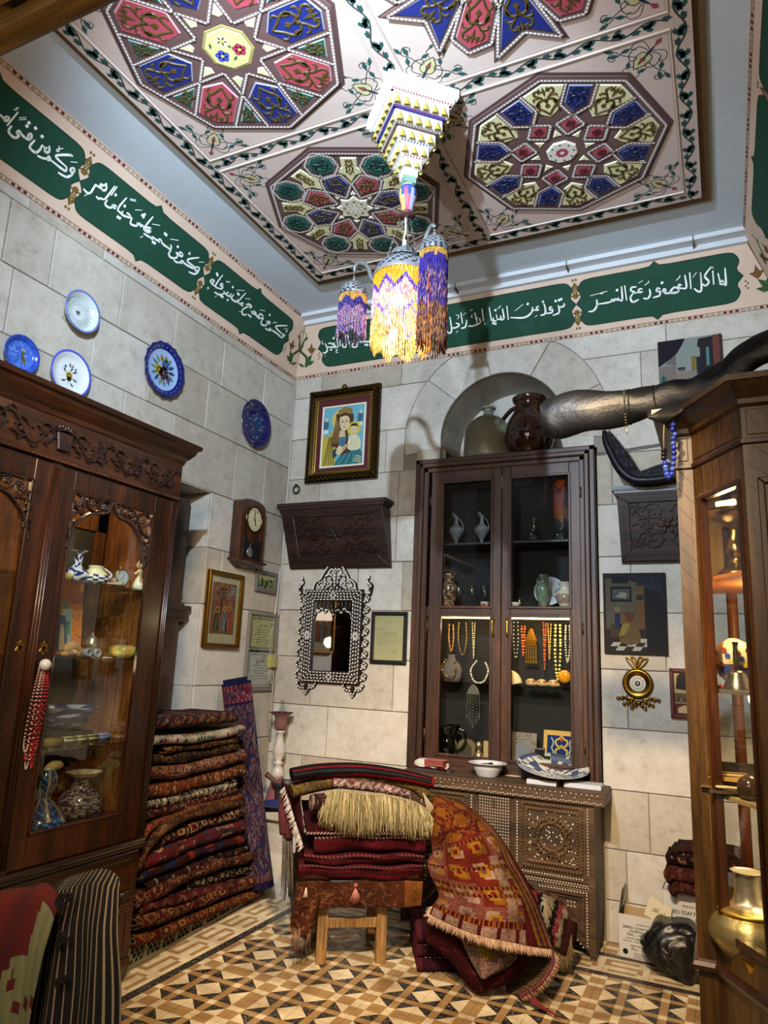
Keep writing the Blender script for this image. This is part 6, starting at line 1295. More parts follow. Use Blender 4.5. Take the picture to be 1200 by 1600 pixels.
for off,n_,al in ((0.012,24,0),(bw-0.012,20,0),(0.032,20,0.7),(bw-0.032,18,-0.7)):
 for (p,q) in (((x0+off,z0+off),(x1-off,z0+off)),((x1-off,z0+off),(x1-off,z1-off)),((x1-off,z1-off),(x0+off,z1-off)),((x0+off,z1-off),(x0+off,z0+off))):
  L_=math.hypot(q[0]-p[0],q[1]-p[1]);n=int(L_/0.026);chiprow([p,q],n,0.0105,0.0042,h2,al)
for px_,pz_ in ((cx,z1-bw/2),(cx,z0+bw/2),(x0+bw/2,(z0+z1)/2),(x1-bw/2,(z0+z1)/2)):
 for k in range(8):chip(px_+0.018*math.cos(k*PI/4),pz_+0.018*math.sin(k*PI/4),k*PI/4,0.010,0.005,h2)
for s in (-1,1):
 chiprow([(cx+s*x*w2,z1+y*hc) for x,y in crest],26,0.011,0.0052,WP+0.0265)
 for L in ([(0.1,0.0),(0.12,0.2),(0.3,0.3),(0.34,0.18),(0.22,0.12)],[(0.42,0.02),(0.34,0.12),(0.5,0.16),(0.6,0.08),(0.5,0.05)],[(0.0,0.35),(0.12,0.42),(0.22,0.34),(0.12,0.28)]):chiprow([(cx+s*x*w2,z1+y*hc) for x,y in L],8,0.009,0.0048,WP+0.0205)
 for k in range(8):
  zz=z0+0.02+(z1-z0-0.04)*(k+0.5)/8;xx_=x0 if s<0 else x1;chiprow([(xx_,zz-0.03),(xx_+s*0.035,zz-0.024),(xx_+s*0.045,zz+0.004),(xx_+s*0.02,zz+0.016)],4,0.009,0.0052,WP+0.0225)
 xf=x0+0.05 if s<0 else x1-0.05
 chiprow([(xf-0.08,z0),(xf-0.06,z0-0.035),(xf-0.02,z0-0.045),(xf,z0-0.08),(xf+0.02,z0-0.045),(xf+0.06,z0-0.035),(xf+0.08,z0)],11,0.009,0.005,WP+0.0225)
 xe=x0-0.035 if s<0 else x1+0.035;chiprow([(xe+s*0.01,z1-0.04),(xe+s*0.02,z1+0.03),(xe-s*0.005,z1+0.05),(xe+s*0.008,z1+0.10)],5,0.011,0.006,WP+0.0225)
 chiprow([(cx+s*x*(w2-bw),z1-bw*0.9-y) for x,y in ((1.0,0.14),(0.9,0.09),(0.75,0.085),(0.6,0.06),(0.45,0.095),(0.25,0.07),(0.0,0.115))],12,0.008,0.0042,WP+0.0265)
chiprow([(cx,z1+0.02),(cx,z1+hc*0.98)],14,0.010,0.006,WP+0.0205)
g.disc(FW_B,cx,z1+hc*0.80,0.016,WP+0.028,'a89a60',8)
stuff(obj('pearl_inlay',g,M['gloss'],t))
g=G();g.bar(FW_B,[(cx,z1),(cx,z1+hc*0.95)],0.014,WP,WP+0.019,DK);g.disc(FW_B,cx,z1+hc*0.80,0.03,WP+0.024,DK,10);obj('crest_stem',g,M['lacq'],t)
# black framed letter
def simple_frame(fr,P4,label,wd,c,mat,inner,h=0.025,cat='framed paper',name='framed_letter',base=WP):
 (a0,b1),(a1,_),_,(_,b0)=P4;t=thing(name,label,cat,fr.p((a0+a1)/2,b0,base));framed(fr,a0,a1,b0,b1,wd,base,base+h,c,mat,t,min(0.005,wd*0.3))
 g=G();g.fbox(fr,a0+wd*0.5,a1-wd*0.5,b0+wd*0.5,b1-wd*0.5,base,base+0.008,inner);obj('sheet',g,M['paper'],t);return t,a0+wd,a1-wd,b0+wd,b1-wd
t,a0,a1,b0,b1=simple_frame(FW_B,[FW_B.px(584,956),FW_B.px(639,956),FW_B.px(639,1037),FW_B.px(582,1036)],'typed letter in a thin black frame beside the vitrine',0.024,'100e0e',M['lacq'],'b9ad88')
g=G()
for k,(y,x_0,x_1) in enumerate(((0.84,0.4,0.62),(0.80,0.42,0.58),(0.68,0.12,0.4),(0.60,0.2,0.85),(0.55,0.12,0.85),(0.50,0.12,0.75),(0.44,0.2,0.85),(0.39,0.12,0.85),(0.34,0.12,0.5),(0.2,0.6,0.82),(0.16,0.62,0.8))):
 n=int((x_1-x_0)*16)
 for i in range(n):xa=a0+(a1-a0)*(x_0+(x_1-x_0)*i/n);g.fbox(FW_B,xa,xa+(a1-a0)*0.035*R.uniform(0.5,1),b0+(b1-b0)*y,b0+(b1-b0)*y+0.0035,WP+0.008,WP+0.0085,'4a4438')
stuff(obj('typed_lines',g,M['paper'],t));g=G();g.fbox(FW_B,a0,a1,b0,b1,WP+0.012,WP+0.013);obj('pane',g,M['glass'],t)
# dark interior painting (generic) on bare canvas
q=bpx((943,897),(1037,897),(1042,1024),(946,1023));a0,a1,b0,b1=q[0][0],q[1][0]+0.01,q[2][1],q[0][1]
t=thing('dark_painting','unframed dark painting of a room with a chequered floor beside the vitrine','painting',FW_B.p((a0+a1)/2,b0,WP));g=G();g.fbox(FW_B,a0,a1,b0,b1,WP,WP+0.022,'1a1614');obj('canvas',g,M['paper'],t)
W_,H_=a1-a0,b1-b0;fu=sub(FW_B,a0,b0,WP+0.0222);g=G()
up(g,rect(0.02,0.98,0.02,0.98),'2a2622',0.0003);up(g,rect(0.04,0.55,0.3,0.93),'5a5648',0.0006);up(g,rect(0.12,0.46,0.64,0.83),'14161a',0.0009);up(g,rect(0.15,0.43,0.67,0.8),'4a5450',0.0012);up(g,[(0.2,0.7),(0.3,0.77),(0.4,0.74),(0.36,0.68)],'8a8a78',0.0014);up(g,rect(0.14,0.42,0.87,0.97),'1a1c22',0.0009)
up(g,rect(0.53,0.66,0.3,0.84),'6a5030',0.0009);up(g,rect(0.54,0.65,0.66,0.72),'2a2a2a',0.0012);up(g,[(0.36,0.98),(0.98,0.98),(0.98,0.5),(0.85,0.8),(0.6,0.86),(0.45,0.9)],'22222a',0.0015);up(g,rect(0.68,0.98,0.03,0.8),'1c1c1e',0.0014)
for k in range(5):g.stroke(fu,U([(0.5+k*0.09,0.96),(0.62+k*0.07,0.86),(0.8+k*0.04,0.78)]),0.006,0.0018,'3a3a42',3)
for i in range(5):
 for j in range(3):
  if (i+j)%2:up(g,[(0.05+i*0.13+j*0.05,0.04+j*0.05),(0.18+i*0.13+j*0.05,0.04+j*0.05),(0.23+i*0.13+j*0.05,0.09+j*0.05),(0.10+i*0.13+j*0.05,0.09+j*0.05)],'b4b0a4',0.001)
up(g,[(0.12,0.36),(0.30,0.36),(0.30,0.20),(0.10,0.20)],'4a3a28',0.0016);up(g,[(0.28,0.5),(0.42,0.52),(0.54,0.34),(0.58,0.14),(0.26,0.14)],'6a5234',0.0016,2);up(g,[(0.24,0.2),(0.3,0.36),(0.42,0.36),(0.34,0.24)],'8a7a3a',0.0019,2);up(g,[(0.18,0.5),(0.27,0.5),(0.27,0.3),(0.18,0.3)],'23304a',0.0017);g.disc(fu,W_*0.225,H_*0.54,0.02,0.002,'7a6a54',9);up(g,[(0.34,0.52),(0.5,0.5),(0.46,0.4),(0.36,0.4)],'5a3a28',0.002,2)
g.C=[tuple(x*0.5 for x in c) for c in g.C];obj('painted_scene',g,M['paper'],t)
# street painting
q=bpx((1028,538),(1127,526),(1130,600),(1030,605));a0,a1,b0,b1=q[0][0],q[1][0],q[0][1]-0.40,q[0][1]
t=thing('street_painting','painting of a dark old street with stone houses above the leather case','painting',FW_B.p((a0+a1)/2,b0,WP));g=G();g.fbox(FW_B,a0,a1,b0,b1,WP,WP+0.02,'4a3a34');obj('canvas',g,M['paper'],t)
W_,H_=a1-a0,b1-b0;fu=sub(FW_B,a0,b0,WP+0.0202);g=G()
up(g,rect(0,1,0,1),'8a9088',0.0003);up(g,[(0,1),(0.44,1),(0.38,0.88),(0.3,0.76),(0.2,0.68),(0,0.56)],'16141c',0.0006);up(g,[(0,0.56),(0.28,0.58),(0.28,0),(0,0)],'7a7068',0.0007);up(g,[(0.1,0.6),(0.28,0.74),(0.28,0.57)],'6a6666',0.0008);up(g,[(0.28,0.46),(0.6,0.42),(0.6,0),(0.28,0)],'857b70',0.0009)
for k in range(5):up(g,rect(0.3+k*0.058,0.33+k*0.058,0.45-k*0.008,0.48-k*0.008),'857b70',0.001)
up(g,[(0.3,0.52),(0.42,0.52),(0.42,0.46),(0.3,0.46)],'3a3634',0.0008);up(g,rect(0.52,0.6,0.44,0.68),'7a6a34',0.001);up(g,rect(0.6,0.7,0.2,0.66),'17262a',0.0011);up(g,[(0.64,0.96),(0.88,0.98),(0.88,0.2),(0.66,0.2),(0.66,0.8),(0.62,0.84)],'231f24',0.0012);up(g,rect(0.86,0.98,0.0,0.99),'6a3a34',0.0014);up(g,rect(0.965,1,0,1),'3a2622',0.0015)
up(g,rect(0.755,0.80,0.5,0.8),'4f7f7a',0.0015);up(g,rect(0.745,0.81,0.49,0.51),'5a5450',0.0016);up(g,[(0.03,0.18),(0.12,0.18),(0.12,0.36),(0.075,0.42),(0.03,0.36)],'1f6a5a',0.0012)
g.stroke(fu,U([(0.075,0.18),(0.075,0.42)]),0.005,0.0015,'14302a');g.stroke(fu,U([(0.03,0.29),(0.12,0.29)]),0.005,0.0015,'14302a')
for x in (0.38,0.44,0.52,0.57):up(g,[(x,0.12),(x+0.025,0.12),(x+0.025,0.22),(x+0.012,0.25),(x,0.22)],'3a3028',0.0013)
for a,b in (((0.6,0.32),(0.76,0.34)),((0.62,0.26),(0.78,0.27)),((0.62,0.38),(0.62,0.3))):g.stroke(fu,U([a,b]),0.004,0.0018,'b0aca4')
g.C=[tuple(x*0.7 for x in c) for c in g.C];obj('painted_scene',g,M['paper'],t)
# brass dial with ribbon bow
c=bpx((997,1068))[0];t=thing('brass_barometer','round brass barometer with ribbon bow and garland on the back wall','barometer',FW_B.p(c[0],c[1]-0.14,WP));ax=(FW_B.u,FW_B.v,FW_B.n);o=FW_B.p(c[0],c[1],WP)
g=G();g.lathe([(0.085,0),(0.088,0.012),(0.076,0.024),(0.068,0.018),(0.05,0.022),(0.048,0.014),(0.002,0.014)],o,32,'7a5a20',ax);obj('case',g,M['brass'],t)
g=G();f2=sub(FW_B,c[0],c[1],WP+0.0145);g.disc(f2,0,0,0.046,0.0,'c9c0a8',28);g.disc(f2,0,0,0.033,0.0004,'8a7a5a',24);g.disc(f2,0,0,0.029,0.0008,'c9c0a8',24);g.disc(f2,0,0,0.016,0.0012,'2a2a30',12);g.disc(f2,0,0.002,0.008,0.0016,'a89a80',8)
for k in range(12):g.stroke(f2,[(0.036*math.cos(k*PI/6),0.036*math.sin(k*PI/6)),(0.043*math.cos(k*PI/6),0.043*math.sin(k*PI/6))],0.002,0.0012,'2a2018')
obj('dial',g,M['paper'],t)
g=G()
for s in (-1,1):
 for P in ([(0,0.085),(s*0.03,0.10),(s*0.06,0.14),(s*0.05,0.15),(s*0.015,0.12),(0,0.095)],[(0,0.09),(s*0.02,0.12),(s*0.03,0.155),(s*0.012,0.15),(0,0.11)],[(s*0.02,-0.09),(s*0.06,-0.085),(s*0.08,-0.075),(s*0.10,-0.09)]):g.tube([FW_B.p(c[0]+x,c[1]+y,WP+0.012) for x,y in P],[0.005]*len(P),6,'8a6a28',3)
 for k in range(9):a=-PI/2+s*(0.05+k*0.11);r=0.105+0.018*(k%3);g.ball(FW_B.p(c[0]+r*math.cos(a),c[1]+r*math.sin(a)-0.006,WP+0.01),0.012,'8a6a28',6,4)
for k in range(8):g.tube([FW_B.p(c[0]-0.05+k*0.014,c[1]-0.10,WP+0.01),FW_B.p(c[0]-0.055+k*0.016,c[1]-0.125-0.01*(k%2),WP+0.016)],[0.007,0.002],5,'8a6a28')
obj('bow_and_garland',g,M['brass'],t)
# red framed picture half behind the right cabinet
q=bpx((1046,1044),(1074,1046),(1080,1124),(1049,1121));t,a0,a1,b0,b1=simple_frame(FW_B,[q[0],(q[0][0]+0.22,q[1][1]),q[2],q[3]],'narrow dark picture in a red brown frame half behind the right cabinet',0.022,'4a1a12',M['lacq'],'2a2018',cat='picture',name='red_framed_picture')
W_,H_=a1-a0,b1-b0;fu=sub(FW_B,a0,b0,WP+0.009);g=G();up(g,rect(0,1,0,1),'a08a5a',0.0003);up(g,[(0.05,0.6),(0.1,0.9),(0.2,0.98),(0.4,0.97),(0.5,0.7),(0.7,0.55)],'2a2420',0.0006);up(g,rect(0,1,0.28,0.5),'5a4a34',0.0006)
for k in range(14):up(g,rect(0.04+k*0.07,0.08+k*0.07,0.3,0.36+0.1*R.random()),R.choice(['3a2a20','7a6a4a','6a3a2a']),0.0008)
up(g,rect(0,1,0,0.26),'5a2a1a',0.0006);up(g,[(0.1,0.03),(0.5,0.03),(0.5,0.15),(0.3,0.22),(0.1,0.15)],'b09a6a',0.0009);obj('painted_scene',g,M['paper'],t)
# cables on the back wall
for k,zz in enumerate((0.0,0.012)):
 P=[FW_B.px(x,y) for x,y in ((934,709),(985,702),(1030,695),(1080,690))];g=G();g.tube([FW_B.p(a,b-zz,WP+0.008) for a,b in P],0.0035,5,'6a6a66',3);single('wall_cable',g,M['plastic'],['grey cable clipped across the back wall, the upper of two','grey cable clipped across the back wall, the lower of two'][k],'cable','cables across the back wall')
# ------------------------------------------------------------------ things on the left wall
lpx=lambda x,y:FW_L.px(x,y)
def wall_plate(cxp,cyp,top,bot,name,label,cf,paint=None,scal=0.0,depth=0.03):
 c=lpx(cxp,cyp);r=(lpx(cxp,top)[1]-lpx(cxp,bot)[1])/2;fr=sub(FW_L,c[0],c[1],WP+0.004);ax=(fr.u,fr.v,fr.n)
 t=thing(name,label,'plate',fr.p(0,-r,0));n=48;g=G()
 pr=[(r*0.45,0.002),(r*0.75,0.010),(r*1.0,depth),(r*0.99,depth+0.004),(r*0.90,depth),(r*0.74,0.017),(r*0.70,0.013),(r*0.55,0.0115),(r*0.40,0.011),(r*0.22,0.011),(0.002,0.011)]
 g.lathe(pr,fr.o,n,cf=cf,ax=ax,ripple=(lambda a,i:1+(scal*math.cos(a*16) if i in (2,3) else 0)));obj('dish',g,M['gloss'],t)
 if paint:q=G();paint(q,sub(fr,0,0,0.0125),r);obj('painted_design',q,M['gloss'],t)
 g=G()
 for a in (PI/2,PI*1.2,PI*1.8):g.tube([fr.p(r*0.9*math.cos(a),r*0.9*math.sin(a),0.004),fr.p(r*1.03*math.cos(a),r*1.03*math.sin(a),depth),fr.p(r*0.95*math.cos(a),r*0.95*math.sin(a),depth+0.008)],0.002,5,'8a8a88')
 obj('wire_hanger',g,M['silver'],t);return t
def flowers(q,fr,r,items,leafc='2f4a2c'):
 for x,y,s,c in items:
  for k in range(7):q.disc(fr,r*(x+s*0.55*math.cos(k*0.9)),r*(y+s*0.55*math.sin(k*0.9)),r*s*0.42,0.0012,c,7)
  q.disc(fr,r*x,r*y,r*s*0.36,0.0018,mixc(c,'201810',0.5),7)
def p1(q,fr,r):
 for k in range(8):a=k*PI/4;q.poly(fr,[(r*0.03*math.cos(a-0.9),r*0.03*math.sin(a-0.9)),(r*(0.17 if k%2 else 0.2)*math.cos(a),r*(0.17 if k%2 else 0.2)*math.sin(a)),(r*0.03*math.cos(a+0.9),r*0.03*math.sin(a+0.9))],0.001,'1c2c34')
 q.stroke(fr,ngon(28,r*0.38)+[(r*0.38,0)],r*0.012,0.001,'4a5a88')
 for k in range(26):
  for s in (-1,1):
   a=k*2*PI/26;P=[(r*f*math.cos(a+s*(f-0.45)*0.95),r*f*math.sin(a+s*(f-0.45)*0.95)) for f in np.linspace(0.45,0.9,7)]
   V=[(x,y) for x,y in P];hs=[0.001,0.001,0.001,0.002,0.006,0.011,0.016]
   for i in range(6):q.add([fr.p(*V[i],hs[i]+0.001),fr.p(*V[i+1],hs[i+1]+0.001),fr.p(V[i+1][0]+r*0.012,V[i+1][1]+r*0.012,hs[i+1]+0.001),fr.p(V[i][0]+r*0.012,V[i][1]+r*0.012,hs[i]+0.001)],[(0,1,2,3)],'5f7060')
def rimcf(rim,body,n=24,alt=None):
 def f(u,i,z):
  if i in (2,3):return rim
  if alt and i==4:return alt if int(u*n)%2 else rim
  return body
 return f
wall_plate(116,490,457,523,'trellis_plate','pale bowl shaped plate with a green trellis and dark star on the left wall',rimcf('5f70a8','b4bcbc'),p1,depth=0.05)
def p2(q,fr,r):
 for k in range(46):
  a=R.uniform(0,6.28);d=r*math.sqrt(R.uniform(0.0,0.5));P=spiral(d*math.cos(a),d*math.sin(a),r*0.09,r*0.02,a,0.7,6);q.stroke(fr,P,r*0.02,0.001,R.choice(['6a90d8','88a8e0','2040a0']))
 q.poly(fr,[(r*x,r*y) for x,y in ((0.1,0.25),(0.25,0.2),(0.2,0.0),(0.35,-0.2),(0.3,-0.35),(0.12,-0.2),(0.05,0.0))],0.0014,'4a4a28');flowers(q,fr,r,[(0.12,0.28,0.12,'b8b4a0'),(0.28,-0.3,0.1,'a8823a'),(0.2,0.05,0.08,'b8b4a0')])
wall_plate(25,556,524,586,'blue_parrot_plate','bright blue plate with a small painted bird, half behind the left cabinet',rimcf('22409a','3a62b8',20,'2a4aa8'),p2)
def p3(q,fr,r):
 for s,P in ((1,[(0.0,-0.45),(-0.02,-0.1),(0.06,0.25),(0.0,0.4)]),(1,[(0.0,-0.05),(0.2,0.15),(0.3,0.3)]),(1,[(-0.02,-0.1),(-0.2,0.1),(-0.25,0.3)]),(1,[(0,-0.2),(-0.2,-0.3)]),(1,[(0.05,-0.1),(0.25,-0.15)])):q.stroke(fr,[(r*x,r*y) for x,y in P],r*0.016,0.001,'2f4030',4)
 for x,y,a in ((0.05,0.15,1.0),(-0.18,0.05,2.2),(0.2,0.12,0.5),(-0.15,-0.3,3.4),(0.1,-0.35,5.6),(0.22,-0.15,6.0),(0.02,0.3,1.8)):leaf(q,fr,r*x,r*y,a,r*0.2,r*0.07,'2c3a2c',0.0012)
 flowers(q,fr,r,[(0.0,-0.05,0.18,'b8a02a'),(0.02,-0.18,0.12,'2a2024'),(-0.22,0.28,0.06,'4a5a98'),(0.28,0.3,0.05,'4a5a98'),(0.12,0.38,0.05,'8a4a3a')])
wall_plate(102,586,549,625,'white_flower_plate','white plate with a yellow flower spray and blue rim above the left cabinet',rimcf('4a55b0','c4c8c8'),p3)
def p4(q,fr,r):
 for k in range(14):a=k*0.449;leaf(q,fr,r*0.25*math.cos(a),r*0.25*math.sin(a),a,r*0.36,r*0.12,R.choice(['3a6a4a','5a7a4a','2a3a5a']),0.001)
 flowers(q,fr,r,[(0.05,-0.1,0.26,'6a4a50'),(-0.2,-0.05,0.2,'b09a2a'),(0.1,0.22,0.22,'5a78b0'),(0.3,-0.25,0.13,'7a5a8a'),(-0.1,0.4,0.1,'b08a2a'),(0.12,0.42,0.09,'b08a2a'),(0.02,-0.38,0.12,'8a90a0')])
 q2=[(r*0.86*math.cos(k*PI/12),r*0.86*math.sin(k*PI/12)) for k in range(24)]
 for k,p in enumerate(q2):q.disc(fr,p[0],p[1],r*0.05,0.014,'5a68b0',6)
def c4(u,i,z):return '141c5a' if i in (1,2,3,4,0) else '8aa0c8'
wall_plate(249,579,536,623,'flower_basket_plate','dark blue scalloped plate with a bright bouquet in the middle of the left wall',c4,p4,0.03)
def p5(q,fr,r):
 for k in range(26):a=R.uniform(0,6.28);d=r*R.uniform(0.1,0.66);q.disc(fr,d*math.cos(a),d*math.sin(a),r*0.025,0.001,'b8bcd0',5)
wall_plate(393,663,626,702,'cobalt_plate','plain cobalt blue plate with tiny white specks nearest the corner',lambda u,i,z:'a8acc0' if i==2 and int(u*40)%7==0 else '0c0c48',p5)
# wall clock
yA=lpx(363,783)[0];yB_=yA+0.0
dC=float(atY(380,783,yA)[0])-XL-0.012;fC=Fr((XL+0.012+dC,0,0),(0,1,0),(0,0,1));yR=fC.px(416,795)[0];zT=fC.px(398,781)[1];zB=fC.px(390,880)[1]
t=thing('wall_clock','brown wooden pendulum wall clock on the left wall near the corner','clock',(XL+0.05,(yA+yR)/2,zB));ym=(yA+yR)/2;wc=(yR-yA)/2
arcp=[(yA,zB+0.02),(yR,zB+0.02),(yR,zT-0.04)]+[(ym+wc*math.cos(a),zT-0.04+0.04*math.sin(a)) for a in np.linspace(0.15,PI-0.15,9)]+[(yA,zT-0.04)]
g=G();g.prism(fC,arcp,-dC,0.0,'ffffff',0.006);obj('case',g,M['clock'],t)
secs=[[(XL+0.013,yA-o,z),(XL+0.013+dC+o,yA-o,z),(XL+0.013+dC+o,yR+o,z),(XL+0.013,yR+o,z)] for o,z in ((0.0,zB+0.025),(0.022,zB+0.02),(0.022,zB+0.008),(0.0,zB),(-0.03,zB-0.02),(-0.05,zB-0.03))]
obj('base_moulding',loft(secs),M['clock'],t)
zc=fC.px(398,812)[1];rc=wc*0.62;g=G();g.lathe([(rc*1.12,0),(rc*1.12,0.006),(rc,0.010),(rc*0.97,0.004)],fC.p(ym+0.004,zc,0),32,'5a4a2a',(fC.u,fC.v,fC.n),cap=False);obj('bezel',g,M['brass'],t)
f2=sub(fC,ym+0.004,zc,0.002);g=G();g.disc(f2,0,0,rc,0,'b9b08e',32);g.stroke(f2,[(0,-0.012),(0.002,rc*0.72)],0.008,0.002,'14120e');g.stroke(f2,[(0,0.01),(rc*0.22,-rc*0.5)],0.010,0.002,'14120e');g.disc(f2,0,0,0.008,0.0025,'14120e',8)
for k in range(12):text_on(g,f2,['12','1','2','3','4','5','6','7','8','9','10','11'][k],rc*0.78*math.sin(k*PI/6)-(0.009 if k in (0,10,11) else 0.005),rc*0.78*math.sin(k*PI/6)+(0.009 if k in (0,10,11) else 0.005),rc*0.78*math.cos(k*PI/6)-0.007,0.001,'1a1610',height=0.015)
obj('dial',g,M['paper'],t)
g=G();z0,z1=fC.px(392,876)[1],fC.px(395,842)[1];g.prism(fC,[(ym-wc*0.7,z0),(ym-wc*0.3,z0+0.015),(ym+wc*0.3,z0+0.015),(ym+wc*0.72,z0),(ym+wc*0.72,z1),(ym+wc*0.25,z1-0.02),(ym,z1-0.045),(ym-wc*0.25,z1-0.02),(ym-wc*0.7,z1)],0,0.002,'15161a');obj('glazed_opening',g,M['gloss'],t)
g=G();g.lathe([(0.034,0),(0.03,0.004),(0.002,0.005)],fC.p(ym-0.02,z0+0.055,0.002),24,'a8a49a',(fC.u,fC.v,fC.n));g.fbox(fC,ym-0.022,ym-0.018,z0+0.08,z1-0.04,0.002,0.004,'8a867c');obj('pendulum',g,M['silver'],t)
g=G();g.tube([(XL+0.05+dC*0.4,yA-0.001,zB+0.20),(XL+0.05+dC*0.4,yA-0.02,zB+0.20),(XL+0.07+dC*0.4,yA-0.024,zB+0.19)],0.003,5,'6a5a30');obj('door_hook',g,M['brass'],t)
# icon frame, small frame, certificates
P4=[lpx(322,889),lpx(376,899),lpx(358,1013),lpx(305,1009)];P4=[P4[0],(P4[1][0],P4[0][1]),(P4[2][0],P4[3][1]),(P4[3][0],P4[2][1])]
t,a0,a1,b0,b1=simple_frame(FW_L,P4,'old saints icon in a worn gilt frame on the left wall below the clock',0.028,'8a6424',M['brass'],'a89c84',0.03,'icon','saints_icon')
W_,H_=a1-a0,b1-b0;fu=sub(FW_L,a0,b0,WP+0.009);g=G();up(g,rect(0.10,0.90,0.14,0.90),'6a4a2a',0.0006);up(g,rect(0.13,0.87,0.17,0.87),'7a4a30',0.001)
for k in range(120):x,y=R.uniform(0.14,0.86),R.uniform(0.3,0.86);g.disc(fu,W_*x,H_*y,0.003,0.0014,R.choice(['3a2818','9a6a48','2a1a14']),4)
for k in range(60):a=R.uniform(0,6.28);d=R.uniform(0,1)**0.5;g.disc(fu,W_*(0.42+0.17*d*math.cos(a)),H_*(0.74+0.10*d*math.sin(a)),0.006,0.0018,R.choice(['1c1810','2a2818','3a3018']),5)
up(g,[(0.40,0.65),(0.44,0.65),(0.44,0.4),(0.40,0.4)],'2a1c12',0.0016)
for x,h,c,hc_ in ((0.30,0.34,'2a3424','1a1410'),(0.56,0.36,'4a5a6a','6a3a2a'),(0.70,0.38,'8a3020','6a3a2a')):
 up(g,[(x-0.09,0.18),(x+0.1,0.18),(x+0.07,0.18+h*0.6),(x+0.03,0.18+h*0.82),(x-0.03,0.18+h*0.82),(x-0.07,0.18+h*0.6)],c,0.002);g.disc(fu,W_*x,H_*(0.18+h*0.92),0.02,0.0022,'a8803a',12);g.disc(fu,W_*x,H_*(0.18+h*0.92),0.012,0.0026,hc_,10);g.stroke(fu,U([(x-0.02,0.2),(x,0.3),(x-0.01,0.38)]),0.006,0.0026,mixc(c,'c0b090',0.4))
up(g,rect(0.7,0.86,0.74,0.86),'6a6e78',0.0024);obj('painted_icon',g,M['paper'],t);g=G();g.fbox(FW_L,a0,a1,b0,b1,WP+0.018,WP+0.019);obj('pane',g,M['glass'],t)
P4=[lpx(397,889),lpx(429,897),lpx(423,931),lpx(391,923)];P4=[P4[0],(P4[1][0],P4[0][1]),(P4[2][0],P4[3][1]),(P4[3][0],P4[3][1])]
t,a0,a1,b0,b1=simple_frame(FW_L,P4,'small landscape print in a grey frame under the wall clock',0.03,'5a5652',M['lacq'],'5a5a2c',0.02,'picture','small_print')
W_,H_=a1-a0,b1-b0;fu=sub(FW_L,a0,b0,WP+0.009);g=G();up(g,rect(0,1,0,1),'6a6a34',0.0004);up(g,[(0,0.6),(1,0.7),(1,1),(0,1)],'8a8a58',0.0006)
for k in range(24):x,y=R.uniform(0.05,0.95),R.uniform(0.1,0.7);g.disc(fu,W_*x,H_*y,0.012,0.001,R.choice(['3a4420','4a5a3a','7a7a40','4a6a6a']),6)
up(g,[(0.45,0.2),(0.6,0.2),(0.55,0.6),(0.5,0.6)],'2a3438',0.0014);up(g,[(0.25,0.15),(0.35,0.15),(0.33,0.5),(0.27,0.5)],'3a3020',0.0014);obj('print',g,M['paper'],t)
P4=[lpx(386,955),lpx(431,961),lpx(419,1079),lpx(372,1076)];P4=[P4[0],(P4[1][0],P4[0][1]),(P4[2][0],P4[2][1]),(P4[3][0],P4[2][1])]
t,a0,a1,b0,b1=simple_frame(FW_L,P4,'tall striped frame with two paper certificates near the corner',0.022,'6a645a',M['lacq'],'23243a',0.022,'certificate','certificate_frame')
zs=b0+(b1-b0)*0.5
for k,(q0,q1,bc,pc) in enumerate(((zs+0.012,b1-0.006,'2a3040','b0a878'),(b0+0.006,zs-0.006,'8a7a6a','b4b0ac'))):
 g=G();f=FW_L;w_=a1-a0;g.fbox(f,a0+0.008,a1-0.008,q0,q1,WP+0.008,WP+0.0095,pc);p=obj('certificate',g,M['paper'],t)
 g=G();r_=rect(a0+0.026,a1-0.026,q0+0.02,q1-0.02);g.stroke(f,r_+[r_[0]],0.004,WP+0.0102,bc);r_=rect(a0+0.016,a1-0.016,q0+0.011,q1-0.011);g.stroke(f,r_+[r_[0]],0.006,WP+0.0102,bc)
 text_on(g,f,'شهادة تقدير' if k==0 else 'تقدير',a0+w_*0.32,a0+w_*0.68,q1-0.07,WP+0.0105,'2a2a34',1.2,0.005,True)
 for j in range(7 if k==0 else 6):
  zz=q1-0.095-j*0.018;L=(0.55,0.4,0.65,0.3,0.7,0.62,0.4)[j];n=9
  for i in range(n):xa=a0+w_*(0.5-L/2+L*i/n);g.fbox(f,xa,xa+w_*L/n*0.7,zz,zz+0.004,WP+0.0095,WP+0.0102,'3a3a40')
 g.disc(f,a1-0.05,q1-0.05,0.012,WP+0.0105,'6a6a70',8)
 stuff(obj('printed_lines',g,M['paper'],p))
g=G();g.fbox(FW_L,a0,a1,b0,b1,WP+0.014,WP+0.015);obj('pane',g,M['glass'],t)
# socket with its cables in the corner
q=lpx(432,1033);q=(min(q[0],YB-0.09),q[1]);t=thing('wall_socket','yellowed wall socket box with loose cables near the corner','socket',FW_L.p(q[0],q[1]-0.05,WP));g=G();g.fbox(FW_L,q[0]-0.042,q[0]+0.042,q[1]-0.048,q[1]+0.048,WP,WP+0.045,'948a50',0.006);obj('box',g,M['plastic'],t)
g=G();g.fbox(FW_L,q[0]-0.014,q[0]+0.004,q[1]-0.03,q[1]+0.03,WP+0.045,WP+0.0475,'b9b29a');g.fbox(FW_L,q[0]-0.008,q[0]-0.002,q[1]-0.02,q[1]+0.02,WP+0.0475,WP+0.049,'4a4438');obj('switch_plate',g,M['plastic'],t)
g=G();g.tube([FW_L.p(q[0],q[1]+0.05,WP+0.01),FW_L.p(q[0]-0.02,q[1]+0.15,WP+0.008),FW_L.p(q[0]+0.02,q[1]+0.35,WP+0.008),FW_L.p(q[0]+0.05,q[1]+0.7,WP+0.008)],0.006,6,'a8a49a',4)
